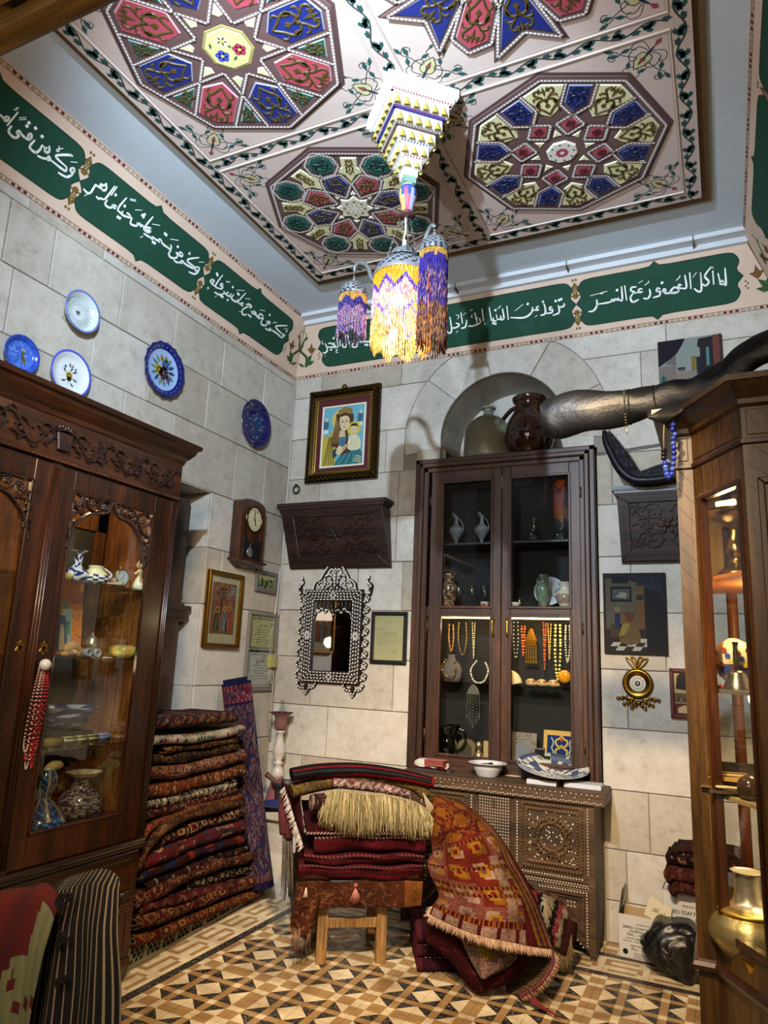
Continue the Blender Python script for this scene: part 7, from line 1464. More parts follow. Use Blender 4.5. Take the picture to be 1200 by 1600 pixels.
for k in range(3):g.tube([FW_L.p(q[0]-0.02+0.015*k,q[1]-0.048,WP+0.02),FW_L.p(q[0]-0.03+0.03*k,q[1]-0.14,WP+0.03),FW_L.p(q[0]+0.04,q[1]-0.2-0.03*k,WP+0.02),FW_L.p(q[0]+0.05,q[1]-0.5,WP+0.01)],0.003,5,'b0a890',4)
obj('cable',g,M['plastic'],t)
g=G();g.tube([(XL+0.02,YB-0.02,3.70),(XL+0.02,YB-0.02,2.5),(XL+0.022,YB-0.022,0.9)],0.008,6,'a8a49c');single('corner_conduit',g,M['plastic'],'thin pale conduit running down the corner of the two stone walls','conduit')
# ------------------------------------------------------------------ inlaid dowry chest
YC=4.28
FK=Fr((0,YC,0),(1,0,0),(0,0,1))
CX0,CX1,LZ1,LZ0=-1.83,-0.70,0.845,0.775
t=thing('dowry_chest','dark carved wooden dowry chest with bone inlay below the vitrine','chest',((CX0+CX1)/2,YC+0.13,0));CH=t
g=G();g.box(CX0,CX1,YC,YB-0.03,0.34,LZ0);obj('body',g,M['chest'],t)
g=G();g.prism(Fr((0,0,0),(1,0,0),(0,1,0)),[(CX0-0.05,YC-0.035),(CX1+0.06,YC-0.03),(CX1+0.055,YB-0.03),(CX0-0.05,YB-0.03)],LZ0,LZ1,'ffffff',0.01);lid=obj('lid',g,M['chest'],t)
FKL=Fr((0,YC-0.036,0),(1,0.004,0),(0,0,1));g=G()
def chip2(g,fr,a,b,s,h,c='cfc8b8'):g.poly(fr,[(a-s,b-s*0.7),(a+s,b-s*0.7),(a,b+s)],h,c)
for i in range(85):
 x=CX0-0.03+i*0.0143;chip2(g,FKL,x,LZ0+0.014+0.003*math.sin(i*2.1),0.0042,0.003);
 if i%2:chip2(g,FKL,x,LZ0+0.055,0.0042,0.003)
 if i%5==0:chip2(g,FKL,x+R.uniform(-0.01,0.01),LZ0+0.035,0.004,0.003)
stuff(obj('bone_inlay',g,M['gloss'],lid))
def rope(g,P,wd,h0,h1,closed=False):
 g.bar(FK,P,wd,h0,h0+0.004);P=[A3(p) for p in P];acc=0
 for i in range(len(P)-1):
  L=np.linalg.norm(P[i+1]-P[i]);n=max(1,int(L/0.016))
  for j in range(n):
   c=P[i]+(P[i+1]-P[i])*(j+0.5)/n;d=nrm(P[i+1]-P[i]);a=math.atan2(d[1],d[0])+0.75;e=A3((math.cos(a),math.sin(a)))*wd*0.42;g.bar(FK,[tuple(c-e),tuple(c+e)],0.009,h0+0.003,h1+0.005)
g=G();inl=G();pan=G()
def ring(cx,cy,r,a0=0,a1=2*PI,n=28):return [(cx+r*math.cos(a),cy+r*math.sin(a)) for a in np.linspace(a0,a1,n)]
def panel(cx,cy,hw,hh):
 pan.fbox(FK,cx-hw-0.055,cx+hw+0.055,cy-hh-0.05,cy+hh+0.05,0.0,0.008,'ffffff',0.004)
 for k in (0,1):
  o=0.026*k;rr=rect(cx-hw+o,cx+hw-o,cy-hh+o,cy+hh-o);rope(g,rr+[rr[0]],0.016,0.008,0.018)
 R1=hw*0.60
 rope(g,ring(cx,cy,R1),0.018,0.008,0.022);rope(g,ring(cx,cy,R1*0.74),0.014,0.008,0.018)
 for k in range(4):a=k*PI/2;rope(g,ring(cx+hw*0.72*math.cos(a),cy+hh*0.72*math.sin(a),hw*0.26,a+PI*0.55,a+PI*1.45,10),0.016,0.008,0.021)
 for k in range(90):
  x,y=R.uniform(-hw,hw)*0.8,R.uniform(-hh,hh)*0.8;d=math.hypot(x,y)
  if d<R1*0.62 or (d>R1*1.12):chip2(inl,FK,cx+x,cy+y,0.0048,0.0095)
 for i in range(22):
  for s in (-1,1):chip2(inl,FK,cx+s*(hw+0.032),cy-hh+2*hh*i/21,0.005,0.0095);chip2(inl,FK,cx-hw+2*hw*i/21,cy+s*(hh+0.03),0.005,0.0095)
panel(-0.931,0.582,0.165,0.165);panel(-1.60,0.582,0.165,0.165)
for cx in (-1.265,):
 pan.fbox(FK,cx-0.10,cx+0.10,0.36,0.77,0.0,0.008,'ffffff',0.004)
 for i in range(12):
  for j in range(24):chip2(inl,FK,cx-0.085+i*0.0155,0.375+j*0.0165,0.0042,0.0095)
pan.fbox(FK,cx-0.008,cx+0.008,0.70,0.75,0.008,0.012,'0a0806')
for i in range(70):
 x=CX0+0.02+i*0.0158
 for b in (0.357,0.345):chip2(inl,FK,x+(0.007 if b>0.35 else 0),b,0.0045,0.003)
obj('carved_panel',pan,M['chest'],t);stuff(obj('rope_carving',g,M['rope'],t));stuff(obj('bone_inlay',inl,M['gloss'],t))
g=G();tri=lambda s:[(CX1-0.03,0.335),(CX1-0.38,0.335),(CX1-0.30,0.27),(CX1-0.075,0.06),(CX1-0.03,0.02)] if s else [(CX0+0.03,0.335),(CX0+0.38,0.335),(CX0+0.30,0.27),(CX0+0.075,0.06),(CX0+0.03,0.02)]
for s in (0,1):
 g=G();g.prism(FK,tri(s),-0.02,0.004,'ffffff',0.004);sh=(lambda x:x) if s else (lambda x:CX0+CX1-x)
 q=[(sh(CX1-0.06),0.305),(sh(CX1-0.27),0.305),(sh(CX1-0.06),0.115)];g.bar(FK,q+[q[0]],0.014,0.004,0.016);q2=[(sh(CX1-0.085),0.285),(sh(CX1-0.20),0.285),(sh(CX1-0.085),0.18)];g.bar(FK,q2+[q2[0]],0.010,0.004,0.013);p=obj('foot_bracket',g,M['chest'],t)
 g=G()
 for i in range(17):chip2(g,FK,sh(CX1-0.30+i*0.0158),0.322,0.0048,0.0055)
 for i in range(17):chip2(g,FK,sh(CX1-0.045),0.31-i*0.0155,0.0048,0.0055);chip2(g,FK,sh(CX1-0.30+i*0.0145),0.285-i*0.0145,0.0048,0.0055)
 for k in range(6):chip2(g,FK,sh(CX1-0.11-0.018*(k%3)),0.268-0.022*(k//3),0.005,0.0055)
 stuff(obj('bone_inlay',g,M['gloss'],p))
for s,x in ((0,CX0),(1,CX1)):
 x0,x1=(x-0.002,x+0.032) if not s else (x-0.032,x+0.002)
 secs=[[(x0,YC-0.012+e,z),(x1,YC-0.012+e,z),(x1,YB-0.04-e2,z),(x0,YB-0.04-e2,z)] for e,e2,z in ((0.0,0.22,0.0),(0.0,0.17,0.05),(0.0,0.06,0.14),(0.0,0.0,0.25),(0.0,0.0,LZ0))]
 obj('end_board',loft(secs),M['chest'],t)
# ---- things lying on the chest
TZ=LZ1+0.001
onlid=lambda px_,py:atZ(px_,py,TZ)
p=onlid(692,1197);x,y=float(p[0]),min(float(p[1])+0.05,4.42);g=G()
secs=[[(x+a*math.cos(q)*(1 if abs(math.cos(q))<0.9 else 1.0),y+b*math.sin(q),TZ+z) for q in np.linspace(0,2*PI,21)[:-1]] for a,b,z in ((0.11,0.05,0.0),(0.12,0.058,0.02),(0.115,0.055,0.045),(0.09,0.04,0.062),(0.04,0.02,0.066))]
g=loft(secs,'b9b6ae');g.S=[True]*len(g.F);single('white_case',g,M['plastic'],'rounded white plastic case at the left end of the chest','case')
p=onlid(668,1203);x,y=float(p[0])+0.03,float(p[1])-0.0;g=G();g.prism(Fr((x,y,TZ),(1,0.12,0),(-0.12,1,0)),[(-0.10,-0.045),(0.13,-0.05),(0.14,0.03),(-0.08,0.045)],0.0,0.014,'3a3436',0.004);single('dark_wallet',g,M['leather'],'flat dark leather wallet under the red pouch on the chest','wallet')
g=G();nu=14;P=[[(x-0.11+0.22*i/nu,y-0.05+0.09*j/6,TZ+0.016+0.012*math.sin(i*1.1+j)*math.sin(PI*j/6)+0.006) for j in range(7)] for i in range(nu+1)];g.grid(P,'5c1f26');q=[[(a,b,c-0.008) for a,b,c in r] for r in P];g.grid(q,'4a161c',flip=True);single('red_pouch',g,M['leather'],'crumpled dark red leather pouch under the pink book','pouch')
g=G();fr=Fr((x+0.03,y-0.005,TZ+0.034),(1,-0.10,0),(0.10,1,0));tk=thing('pink_book','small thick pink book lying on the red pouch','book',fr.o);g.fbox(fr,-0.065,0.065,-0.04,0.045,0.0,0.004,'96524e',0.001);g.fbox(fr,-0.065,0.065,-0.04,0.045,0.030,0.034,'96524e',0.001);g.fbox(fr,-0.065,-0.061,-0.04,0.045,0.004,0.03,'96524e');obj('cover',g,M['cloth'],tk);g=G();g.fbox(fr,-0.06,0.062,-0.037,0.042,0.004,0.03,'7a4034');obj('pages',g,M['paper'],tk)
p=onlid(758,1214);x,y=float(p[0]),float(p[1])+0.045
pot('white_bowl',[(0.06,0),(0.066,0.006),(0.088,0.045),(0.096,0.07),(0.115,0.076),(0.115,0.08),(0.092,0.077),(0.078,0.045),(0.05,0.018),(0.002,0.015)],x,y,TZ,'white enamel bowl holding bracelets on the chest','bowl',c='b9bcc0',n=36)
for k in range(3):
 g=G();cx,cy=x+0.012*math.cos(k*2.2),y+0.012*math.sin(k*2.2);g.tube([(cx+0.034*math.cos(a),cy+0.034*math.sin(a),TZ+0.056+0.008*k+0.008*math.sin(a+k)) for a in np.linspace(0,2*PI,20)],0.005,6,'6a6458',cap=False);single('bracelet',g,M['silver'],('lowest','middle','topmost')[k]+' patterned metal bracelet of the pile inside the white bowl','bracelet','bracelets in the white bowl')
p=onlid(802,1212);g=G();fr=Fr((float(p[0]),float(p[1]),TZ),(1,0.1,0),(-0.1,1,0));g.fbox(fr,-0.05,0.05,-0.03,0.03,0,0.003,'b9b4a0');single('paper_slip',g,M['paper'],'slip of cream paper beside the white bowl','paper')
for k,(px_,py,w_,L) in enumerate(((846,1226,0.10,'slim white patterned box under the left side of the blue platter'),(910,1232,0.12,'slim white patterned box at the right end of the chest'))):
 p=onlid(px_,py);fr=Fr((float(p[0]),float(p[1])+0.05,TZ),(1,0.02,0),(-0.02,1,0));tk=thing('slim_box',L,'box',fr.o,'slim boxes on the chest');g=G();g.fbox(fr,-w_*0.85,w_*0.85,-0.06,0.07,0,0.024,'b9bcc2',0.002);obj('box_body',g,M['paper'],tk)
 g=G()
 for i in range(14):
  for j in range(9):a,b=-w_*0.8+i*w_*0.118,-0.055+j*0.014;g.poly(fr,[(a,b),(a+0.010,b+0.002),(a+0.006,b+0.009)],0.0245,R.choice(['4a4a52','6a6a72','8a8a90']))
 obj('printed_pattern',g,M['paper'],tk)
p=onlid(862,1222);nrm_=nrm((0.10,-0.20,1));o=A3((float(p[0]),float(p[1])+0.02,TZ+0.03));u_=nrm(np.cross((0,1,0),nrm_));v_=np.cross(nrm_,u_)
rr=random.Random(5);tbl=[[rr.random() for _ in range(40)] for _ in range(12)]
def plcf(u,i,z):
 if i<3:return 'a8a69a'
 if i==3:return '8a8f98'
 v=tbl[i][int(u*40)];s=int(u*8)%2
 return ('3c4668' if v>(0.35 if s else 0.6) else 'b2b2a6') if i in (4,6,7) else ('b4b4a8' if v>0.4 else '5a6478')
pl=pot('large_platter',[(0.06,0),(0.075,0.003),(0.16,0.042),(0.212,0.066),(0.208,0.070),(0.185,0.058),(0.15,0.045),(0.11,0.028),(0.075,0.014),(0.04,0.012),(0.002,0.012)],0,0,0,'large blue and white patterned platter tilted on boxes at the right of the chest','platter',n=8)
bpy.data.objects.remove(pl.children[0]);g=G();g.lathe([(0.06,0),(0.075,0.003),(0.16,0.042),(0.212,0.066),(0.208,0.070),(0.185,0.058),(0.15,0.045),(0.11,0.028),(0.075,0.014),(0.04,0.012),(0.002,0.012)],o,64,cf=plcf,ax=(u_,v_,nrm_));pl.location=tuple(o);ROOT[pl.name]=tuple(o);obj('dish',g,M['gloss'],pl)
# ------------------------------------------------------------------ rugs
def hsh(i,j,s):return random.Random((i*73856093) ^ (j*19349663) ^ (s*83492791)).random()
def pat(cols,sx=0.09,sy=0.09,seed=1,kind='medallion',border=None,hgt=None):
 cols=[hx(c) for c in cols];n=len(cols);cache={}
 def f(x,y):
  if border and hgt and (y<border or y>hgt-border):
   k=int(x/0.02)%2;return cols[1] if k else cols[2%n]
  if kind=='stripe':
   k=int(x/sx*3);v=hsh(k,0,seed)
   if v>0.55 and int(y/0.012+k)%3==0:return cols[(k+2)%n]
   return cols[0] if v<0.35 else cols[1+int(v*7)%(n-1)]
  i,j=math.floor(x/sx),math.floor(y/sy);fx,fy=x/sx-i-0.5,y/sy-j-0.5
  if kind=='floral':
   v=math.sin(x*95+2.1*math.sin(y*70+seed))+math.sin(y*88+1.7*math.sin(x*60))+0.8*hsh(int(x/0.012),int(y/0.012),seed)
   return cols[0] if v<0.15 else cols[1+int((v*1.6+hsh(i,j,seed)*3))%(n-1)]
  if kind=='zig':
   k=int((y/sy+abs((x/sx)%1-0.5)*1.2)*4);return cols[k%n]
  d=abs(fx)+abs(fy) if hsh(i,j,seed)>0.35 else max(abs(fx),abs(fy))
  if d>0.46 and kind=='medallion':return cols[0] if hsh(int(x/0.014),int(y/0.014),seed)>0.35 else cols[-1]
  r=int(d*9);q=(r+int(hsh(i,j,seed+5)*n))%n
  if r>=3 and hsh(int(x/0.011),int(y/0.011),seed+2)>0.75:return cols[(q+1)%n]
  return cols[q]
 return f
def solid(o,th):
 m=o.modifiers.new('thickness','SOLIDIFY');m.thickness=th;m.offset=0;return o
# ---- the tall stack beside the cabinet
sdir=nrm((-0.115,1.29,0));FS=Fr((-2.66,2.90,0),sdir,(0,0,1))
def foldsec(t,depth,rnd=0.5,inner=False):
 """fold profile in (out, up): open at the back, round at the front"""
 r=t/2;pts=[(-depth,-r)]+[(-r*1.2+r*1.2*math.sin(a),-r*math.cos(a)) for a in np.linspace(0,PI,9)]+[(-depth,r)];return pts
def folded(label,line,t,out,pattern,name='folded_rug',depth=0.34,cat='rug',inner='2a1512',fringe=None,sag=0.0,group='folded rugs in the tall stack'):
 """line: pixel points of the front fold's centre from near to far"""
 P=[A3(FS.px(*q)) for q in line];P=sm(P,8) if len(P)>2 else [P[0]+(P[1]-P[0])*i/14 for i in range(15)]
 Q=[P[0]]
 seg=[np.linalg.norm(P[i+1]-P[i]) for i in range(len(P)-1)];L=sum(seg);n=max(12,int(L/0.009));acc=np.concatenate([[0],np.cumsum(seg)])
 Q=[A3([np.interp(L*i/n,acc,[p[k] for p in P]) for k in (0,1)]) for i in range(n+1)]
 b0=Q[0];mid=Q[len(Q)//2];tk=thing(name,label,cat,FS.p(mid[0],mid[1]-t/2,out-depth/2),group)
 def sheet(tt,o2,dp,pf,cut=0):
  prof=foldsec(tt,dp);g=G();R_=[]
  PP=[A3(p) for p in prof];a2=[0]
  for i in range(1,len(PP)):a2.append(a2[-1]+np.linalg.norm(PP[i]-PP[i-1]))
  nb=24;prof2=[A3([np.interp(u,a2,[p[k] for p in PP]) for k in (0,1)]) for u in list(np.linspace(a2[0],a2[1]-0.05,3))+list(np.linspace(a2[1]-0.03,a2[-2]+0.05,nb))+[a2[-1]]]
  rows=[[FS.p(q[0]+0.003*math.sin(i*0.2+j),q[1]+c[1]+0.002*math.sin(i*0.16+j*0.3+t*70),out+o2+c[0]+0.006*math.sin(i*0.12+t*90)) for j,c in enumerate(prof2)] for i,q in enumerate(Q)]
  us=[0];
  for i in range(1,len(prof2)):us.append(us[-1]+np.linalg.norm(prof2[i]-prof2[i-1]))
  nv=len(prof2);V=[p for r in rows for p in r];F=[];C=[]
  for i in range(len(rows)-1):
   for j in range(nv-1):F.append((i*nv+j,(i+1)*nv+j,(i+1)*nv+j+1,i*nv+j+1));C.append(hx(pf(L*i/n,(us[j]+us[j+1])/2-us[2])))
  g.add(V,F,C,True);return g
 solid(obj('outer_layer',sheet(t,0,depth,pattern),M['rug'],tk),0.009)
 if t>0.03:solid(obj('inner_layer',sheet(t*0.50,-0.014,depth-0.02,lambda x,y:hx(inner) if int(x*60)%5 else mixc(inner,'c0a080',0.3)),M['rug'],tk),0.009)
 if fringe:
  g=G()
  for i in range(0,len(Q)-1):
   for k in range(3):
    a=Q[i][0]+(Q[i+1][0]-Q[i][0])*k/3;b=Q[i][1];o=out+0.002;g.tube([FS.p(a,b+t*0.3,o),FS.p(a+R.uniform(-0.01,0.01),b,o+0.008+R.uniform(0,0.004)),FS.p(a+R.uniform(-0.02,0.02),b-t*R.uniform(0.3,0.7),o+0.004)],0.0016,3,R.choice(fringe))
  stuff(obj('fringe',g,M['thread'],tk))
 return tk
cx_=lambda x,y:(190+x/3.2,1040+y/3.2)
RED,MAR,NAV,CRE,GLD,BRN,RST,BLK='6a1a1c','3e1016','1e2448','a8926a','9a6a24','3a2216','8a3c1c','141012'
ST=[
('topmost folded brown blanket flecked with navy and rust on the stack',[(150,285),(330,275),(560,258)],0.055,0.03,pat([BRN,'5a3a24',NAV,RST,'8a6a44'],0.05,0.05,2,'floral'),{}),
('folded cream cloth embroidered with pink and violet flowers near the stack top',[(135,372),(330,365),(480,345),(588,312)],0.035,0.035,None,{}),
('thin folded brown and gold rug under the embroidered cloth',[(200,425),(400,400),(575,372)],0.022,0.02,pat([BRN,GLD,'5a3a20',BLK],0.05,0.04,4,'floral'),{}),
('folded black and olive brown rug, fourth from the top of the stack',[(128,470),(300,462),(575,405)],0.045,0.015,pat(['2e1f12','4a3218',BLK,'6a4a28'],0.12,0.08,5),{}),
('folded rug in cream, navy and rust flowers in the upper stack',[(120,535),(300,525),(605,448)],0.058,0.035,pat(['8a5a3a',CRE,NAV,RST,'6a3020'],0.07,0.05,6,'floral'),{}),
('folded orange brown rug with fine leaves in the upper stack',[(108,632),(300,600),(600,520)],0.058,0.035,pat(['6a3418',RST,'8a4a24',CRE,BRN],0.07,0.06,7,'floral'),{}),
('folded black and white fringed rug in the middle of the stack',[(105,690),(300,650),(555,585)],0.040,0.02,pat([BLK,'8a7a60','2a2420','4a3a2c'],0.04,0.03,8,'floral'),dict(fringe=['a89a7c','1a1614','6a5a44'])),
('folded dark red rug with cream hooks and an open rolled end',[(98,748),(300,700),(558,625)],0.045,0.03,pat([MAR,'8a7454',RED,BRN],0.06,0.04,9),dict(inner='1a0c0c')),
('folded orange and brown rug sagging at its near end',[(84,865),(130,810),(260,742),(420,690),(585,655)],0.034,0.035,pat(['6a3a20','8a5a34',BRN,RST],0.08,0.05,10,'floral'),{}),
('folded brown rug with gold scrolls drooping far down at its near end',[(68,1000),(110,900),(200,800),(320,745),(450,710),(588,678)],0.050,0.045,pat(['4a2c1c','6a4428','7a5a34',BRN],0.09,0.06,11,'floral'),{}),
('folded dark red rug with cream stars in the middle of the stack',[(175,885),(330,820),(600,728)],0.050,0.025,pat([MAR,'2a0c10',RED,CRE],0.11,0.07,12),{}),
('folded red and slate blue rug with hooked medallions',[(100,985),(250,920),(430,850),(600,800)],0.060,0.04,pat([RED,'3a4058','7a2a24',CRE,'2a2c40'],0.20,0.12,13),{}),
('folded flat woven rug in dark red, navy and orange blocks',[(85,1055),(250,985),(430,910),(610,865)],0.042,0.035,pat([MAR,NAV,'2a1414','8a3418'],0.12,0.2,14,'stripe'),{}),
('folded dark kilim with small white tufts',[(100,1108),(250,1045),(430,975),(618,912)],0.030,0.03,pat([BLK,MAR,'8a7c68',BRN],0.05,0.03,15,'stripe'),{}),
('thick folded brown red rug with close ladder stripes',[(50,1185),(180,1115),(400,1010),(630,955)],0.062,0.045,pat(['4a2018','6a3a28','3a1812','8a6248'],0.03,0.05,16),{}),
('folded black rug with a cream hooked end in the lower stack',[(330,1105),(450,1065),(635,1020)],0.050,0.02,pat([BLK,'2a1a16','4a2a20','9a8a6c'],0.12,0.07,17),{}),
('folded maroon rug with pale zigzags in the lower stack',[(70,1215),(300,1150),(560,1085)],0.040,0.05,pat(['4a141a','2e0c12','7a4a3c','5a2024'],0.12,0.06,18,'zig'),dict(inner='1a0808')),
('thick folded maroon and gold rug with its rolled end showing',[(45,1285),(250,1220),(450,1140),(655,1070)],0.062,0.055,pat(['4a1618',GLD,'3a2030','6a2a20','7a5a3a'],0.16,0.08,19),dict(inner='2a1a10')),
('lowest folded gold and maroon rug lying on the crates',[(40,1378),(250,1300),(450,1210),(652,1140)],0.050,0.05,pat(['5a1c18',GLD,'3a1a1c','7a4a2a'],0.14,0.07,20),{}),
]
def embr(x,y):
 v=hsh(int(x/0.035),int(y/0.03),77);fx,fy=(x/0.035)%1-0.5,(y/0.03)%1-0.5
 if v>0.35 and fx*fx+fy*fy<0.12:return hx(['8a2450','4a2a6a','9a3a2a','2a5a34'][int(v*17)%4])
 return hx('b9ad90')
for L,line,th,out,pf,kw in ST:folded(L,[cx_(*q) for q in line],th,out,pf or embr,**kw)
# the two lattice crates under the stack
def crate(px0,px1,label):
 (a0,_),(a1,_)=FS.px(*px0),FS.px(*px1);h=0.155;tk=thing('plastic_crate',label,'crate',FS.p((a0+a1)/2,0,-0.15),'plastic crates under the rug stack')
 fr=Fr(FS.p(a0,0,0.0),FS.u,(0,0,1));L=a1-a0;c='6a6450'
 g=G();g.fbox(fr,0,L,h-0.022,h,-0.012,0.006,c,0.003);g.fbox(fr,0,L,0,0.022,-0.012,0.004,c,0.003)
 n=5
 for i in range(n+1):x=0.006+(L-0.012)*i/n;g.fbox(fr,x-0.010,x+0.010,0.02,h-0.02,-0.01,0.003,c)
 obj('front_rim',g,M['plastic'],tk)
 g=G()
 for i in range(n):
  x0=0.016+(L-0.012)*i/n;x1=x0+(L-0.012)/n-0.02;w_=x1-x0;hh=h-0.044;s=w_/3
  for k in range(-3,4):
   for sg in (1,-1):
    P=[]
    for tt in np.linspace(0,1,2):P.append((x0+k*s+(tt*hh*0.7 if sg>0 else (1-tt)*hh*0.7),0.022+tt*hh))
    (xa,ya),(xb,yb)=P;
    lo,hi=x0,x1
    if max(xa,xb)<lo or min(xa,xb)>hi:continue
    def cl(xa,ya,xb,yb):
     if xa<lo:ya+=(yb-ya)*(lo-xa)/(xb-xa);xa=lo
     elif xa>hi:ya+=(yb-ya)*(hi-xa)/(xb-xa);xa=hi
     return xa,ya
    p=cl(xa,ya,xb,yb);q=cl(xb,yb,xa,ya)
    g.bar(fr,[p,q],0.006,-0.008,-0.003,'77715c')
 stuff(obj('lattice',g,M['plastic'],tk))
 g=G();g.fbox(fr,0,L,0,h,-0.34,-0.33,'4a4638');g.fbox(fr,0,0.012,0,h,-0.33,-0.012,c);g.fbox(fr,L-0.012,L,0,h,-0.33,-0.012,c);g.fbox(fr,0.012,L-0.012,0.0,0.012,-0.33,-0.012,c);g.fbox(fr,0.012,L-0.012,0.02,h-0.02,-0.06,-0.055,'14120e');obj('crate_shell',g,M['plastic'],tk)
crate((197,1520),(318,1449),'grey plastic lattice crate under the near end of the rug stack');crate((319,1449),(412,1394),'grey plastic lattice crate under the far end of the rug stack')
# tall leaning paisley runner, rolled flat
def paisley(x,y):
 # x 0..1 along the height from the top, y around
 if x<0.012:return hx('1c1c44')
 if x<0.10:return hx(['6a1c30','5a1830','8a5a5a','3a3a60'][int(hsh(int(x*90),int(y*60),3)*4)]) if 0.03<x<0.085 else hx(['7a5a58','6a1c30'][int(y*40)%2])
 if x<0.115:return hx('241c3a')
 fx,fy=x*5,y*5
 v=math.sin(fx*9+2*math.sin(fy*5))+math.sin(fy*11+1.8*math.sin(fx*7));d=abs((fx%1)-0.5)+abs((fy%1)-0.5)
 if x>0.93:return hx('22204a') if x>0.965 else hx(['5a2038','6a5a5a'][int(y*50)%2])
 return hx(['2a2344','3c2a44','5a4a50','5a2a3c','6a5a54','342a4c'][int((v+2.2)*1.9+d*2.5)%6])
tk=thing('leaning_runner','blue and red paisley runner rolled flat and leaning in the corner behind the stack','rug',atY(404,1385,4.26))
def runner(top,bot,w0,w1,Y0,Y1,th,pf,name):
 A,B=atY(*top,Y0),atY(*bot,Y1);ax=nrm(B-A);side=nrm(np.cross(ax,A-CAM));nn=np.cross(side,ax)
 if nn@(CAM-A)<0:nn=-nn
 rows=[];m=150
 for i in range(m+1):
  f=i/m;c=A+(B-A)*f;ww=w0+(w1-w0)*min(1,f*1.3);rows.append([c+side*(ww*math.cos(a))+nn*(th*math.sin(a)*(1+0.2*math.sin(f*9)))+nn*0.006*math.sin(f*14+a*2) for a in np.linspace(0,2*PI,61)])
 g=G();g.grid(rows,cf=lambda u,v:pf(u,v),flip=True);return solid(obj(name,g,M['kilim'],tk),0.006)
runner((369,1066),(408,1388),0.092,0.078,3.89,4.06,0.035,paisley,'outer_turn');runner((367,1060),(406,1380),0.075,0.065,3.90,4.07,0.02,lambda u,v:hx('1c1c44'),'inner_turn')
# ---- the stool and its pile
FT=Fr((-1.79,3.555,0),(0.826,0.563,0),(0,0,1))
tk=thing('wooden_stool','worn light wooden stool carrying a pile of dark red rugs','stool',FT.p(0,0,-0.17))
SW,SD,SH=0.152,0.33,0.47
for (a,h) in ((-SW,0),(SW,0),(-SW,-SD),(SW,-SD)):g=G();k=0.03;g.prism(FT,[(a-k+0.004,0),(a+k-0.004,0),(a+k*0.9,SH-0.03),(a-k*0.9,SH-0.03)],h-0.045,h,'ffffff',0.003);obj('leg',g,M['plank'],tk)
for h in (-0.008,-SD-0.012):g=G();g.fbox(FT,-SW+0.026,SW-0.026,0.165,0.212,h-0.022,h,'ffffff',0.003);obj('stretcher',g,M['plank'],tk)
for a in (-SW,SW):g=G();fr=Fr(FT.p(a,0,0),FT.n,(0,0,1));g.fbox(fr,-SD,-0.045,0.20,0.245,-0.012,0.012,'ffffff',0.003);obj('stretcher',g,M['plank'],tk)
g=G();g.fbox(FT,-SW-0.05,SW+0.05,SH-0.03,SH,-SD-0.07,0.03,'ffffff',0.006);obj('seat',g,M['plank'],tk)
T=lambda x,y:FT.px(x,y)
def wob(a,b,s):return 0.004*math.sin(a*23+s)+0.003*math.sin(b*31+a*11+s*2)
def slab(label,a0,a1,b0,b1,hf,hb,pf,side,name='folded_rug',seed=1,tilt=0.0,group='dark red rugs folded on the stool',cat='rug',edge=None):
 """folded rug lying on the stool: rounded front fold, slightly wavy"""
 tk=thing(name,label,cat,FT.p((a0+a1)/2,b0,(hf+hb)/2),group);t=b1-b0;r=t/2;nb=10
 prof=[(hb,b1)]+[(hf-r+r*math.sin(x),(b0+b1)/2+r*math.cos(x)) for x in np.linspace(0,PI,nb)]+[(hb,b0)]
 n=44;rows=[]
 for i in range(n+1):
  a=a0+(a1-a0)*i/n;rows.append([FT.p(a+wob(b,a,seed)*0.6,b+wob(a,h,seed)+tilt*(i/n-0.5),h+wob(a,b*3,seed+2)*2) for h,b in prof])
 m=len(prof);V=[p for q in rows for p in q];F=[];C=[]
 for i in range(n):
  for j in range(m):F.append((i*m+j,i*m+(j+1)%m,(i+1)*m+(j+1)%m,(i+1)*m+j));C.append(hx(pf((a1-a0)*i/n,t*j/m if 0<j<m-2 else 0.2+0.3*j)))
 F+=[tuple(range(m))[::-1],tuple(n*m+k for k in range(m))];C+=[hx(side)]*2
 g=G();g.add(V,F,C,True);obj('fold',g,M['kilim'],tk)
 if edge:
  g=G()
  for i in range(60):a=a0+(a1-a0)*i/60;g.tube([FT.p(a,b1-0.006+wob(a,hf,seed)+tilt*(i/60-0.5),hf-0.004),FT.p(a+0.01,b1-0.016+wob(a,hf,seed)+tilt*(i/60-0.5),hf+0.003)],0.0042,5,edge[i%2])
  stuff(obj('braided_edge',g,M['thread'],tk))
 return tk
def darkred(seed):
 return lambda x,y:mixc('5c0e18' if int(y/0.007+seed)%5 else '2a0a10','480c14',hsh(int(x/0.012),int(y/0.004),seed))
zt=SH+0.002
bb=[T(560,y)[1] for y in (1412,1376,1346,1329,1299)]
# brown saddle bag hanging below the pile
aL,aR=T(461,1395)[0],T(656,1395)[0]
tk=thing('brown_bag_rug','brown patterned saddle bag rug hanging over the stool front with a pink tassel','rug',FT.p(0,bb[0],0.05))
pf=pat(['4f2a18','603420','44241a','7a5034','5a2c1c'],0.09,0.09,31,'floral');rows=[]
for j in range(25):
 b=bb[0]+(bb[1]+0.012-bb[0])*j/24;rows.append([FT.p(aL+(aR-aL)*i/120,b+0.004*math.sin(i*0.17)*(1-j/24),0.052+0.008*math.sin(i*0.15+j*0.1)+0.004*j/24) for i in range(121)])
g=G();g.grid(rows,cf=lambda u,v:pf(v*0.6,u*0.12) if v<0.86 else mixc(pf(v*0.6,u*0.1),'a8682c',0.5));solid(obj('front_face',g,M['rug'],tk),0.012)
g=G();g.fbox(FT,aL+0.01,aR-0.01,SH+0.003,bb[1]+0.012,-0.36,0.045,'3a2014',0.01);obj('bag_body',g,M['rug'],tk)
rows=[]
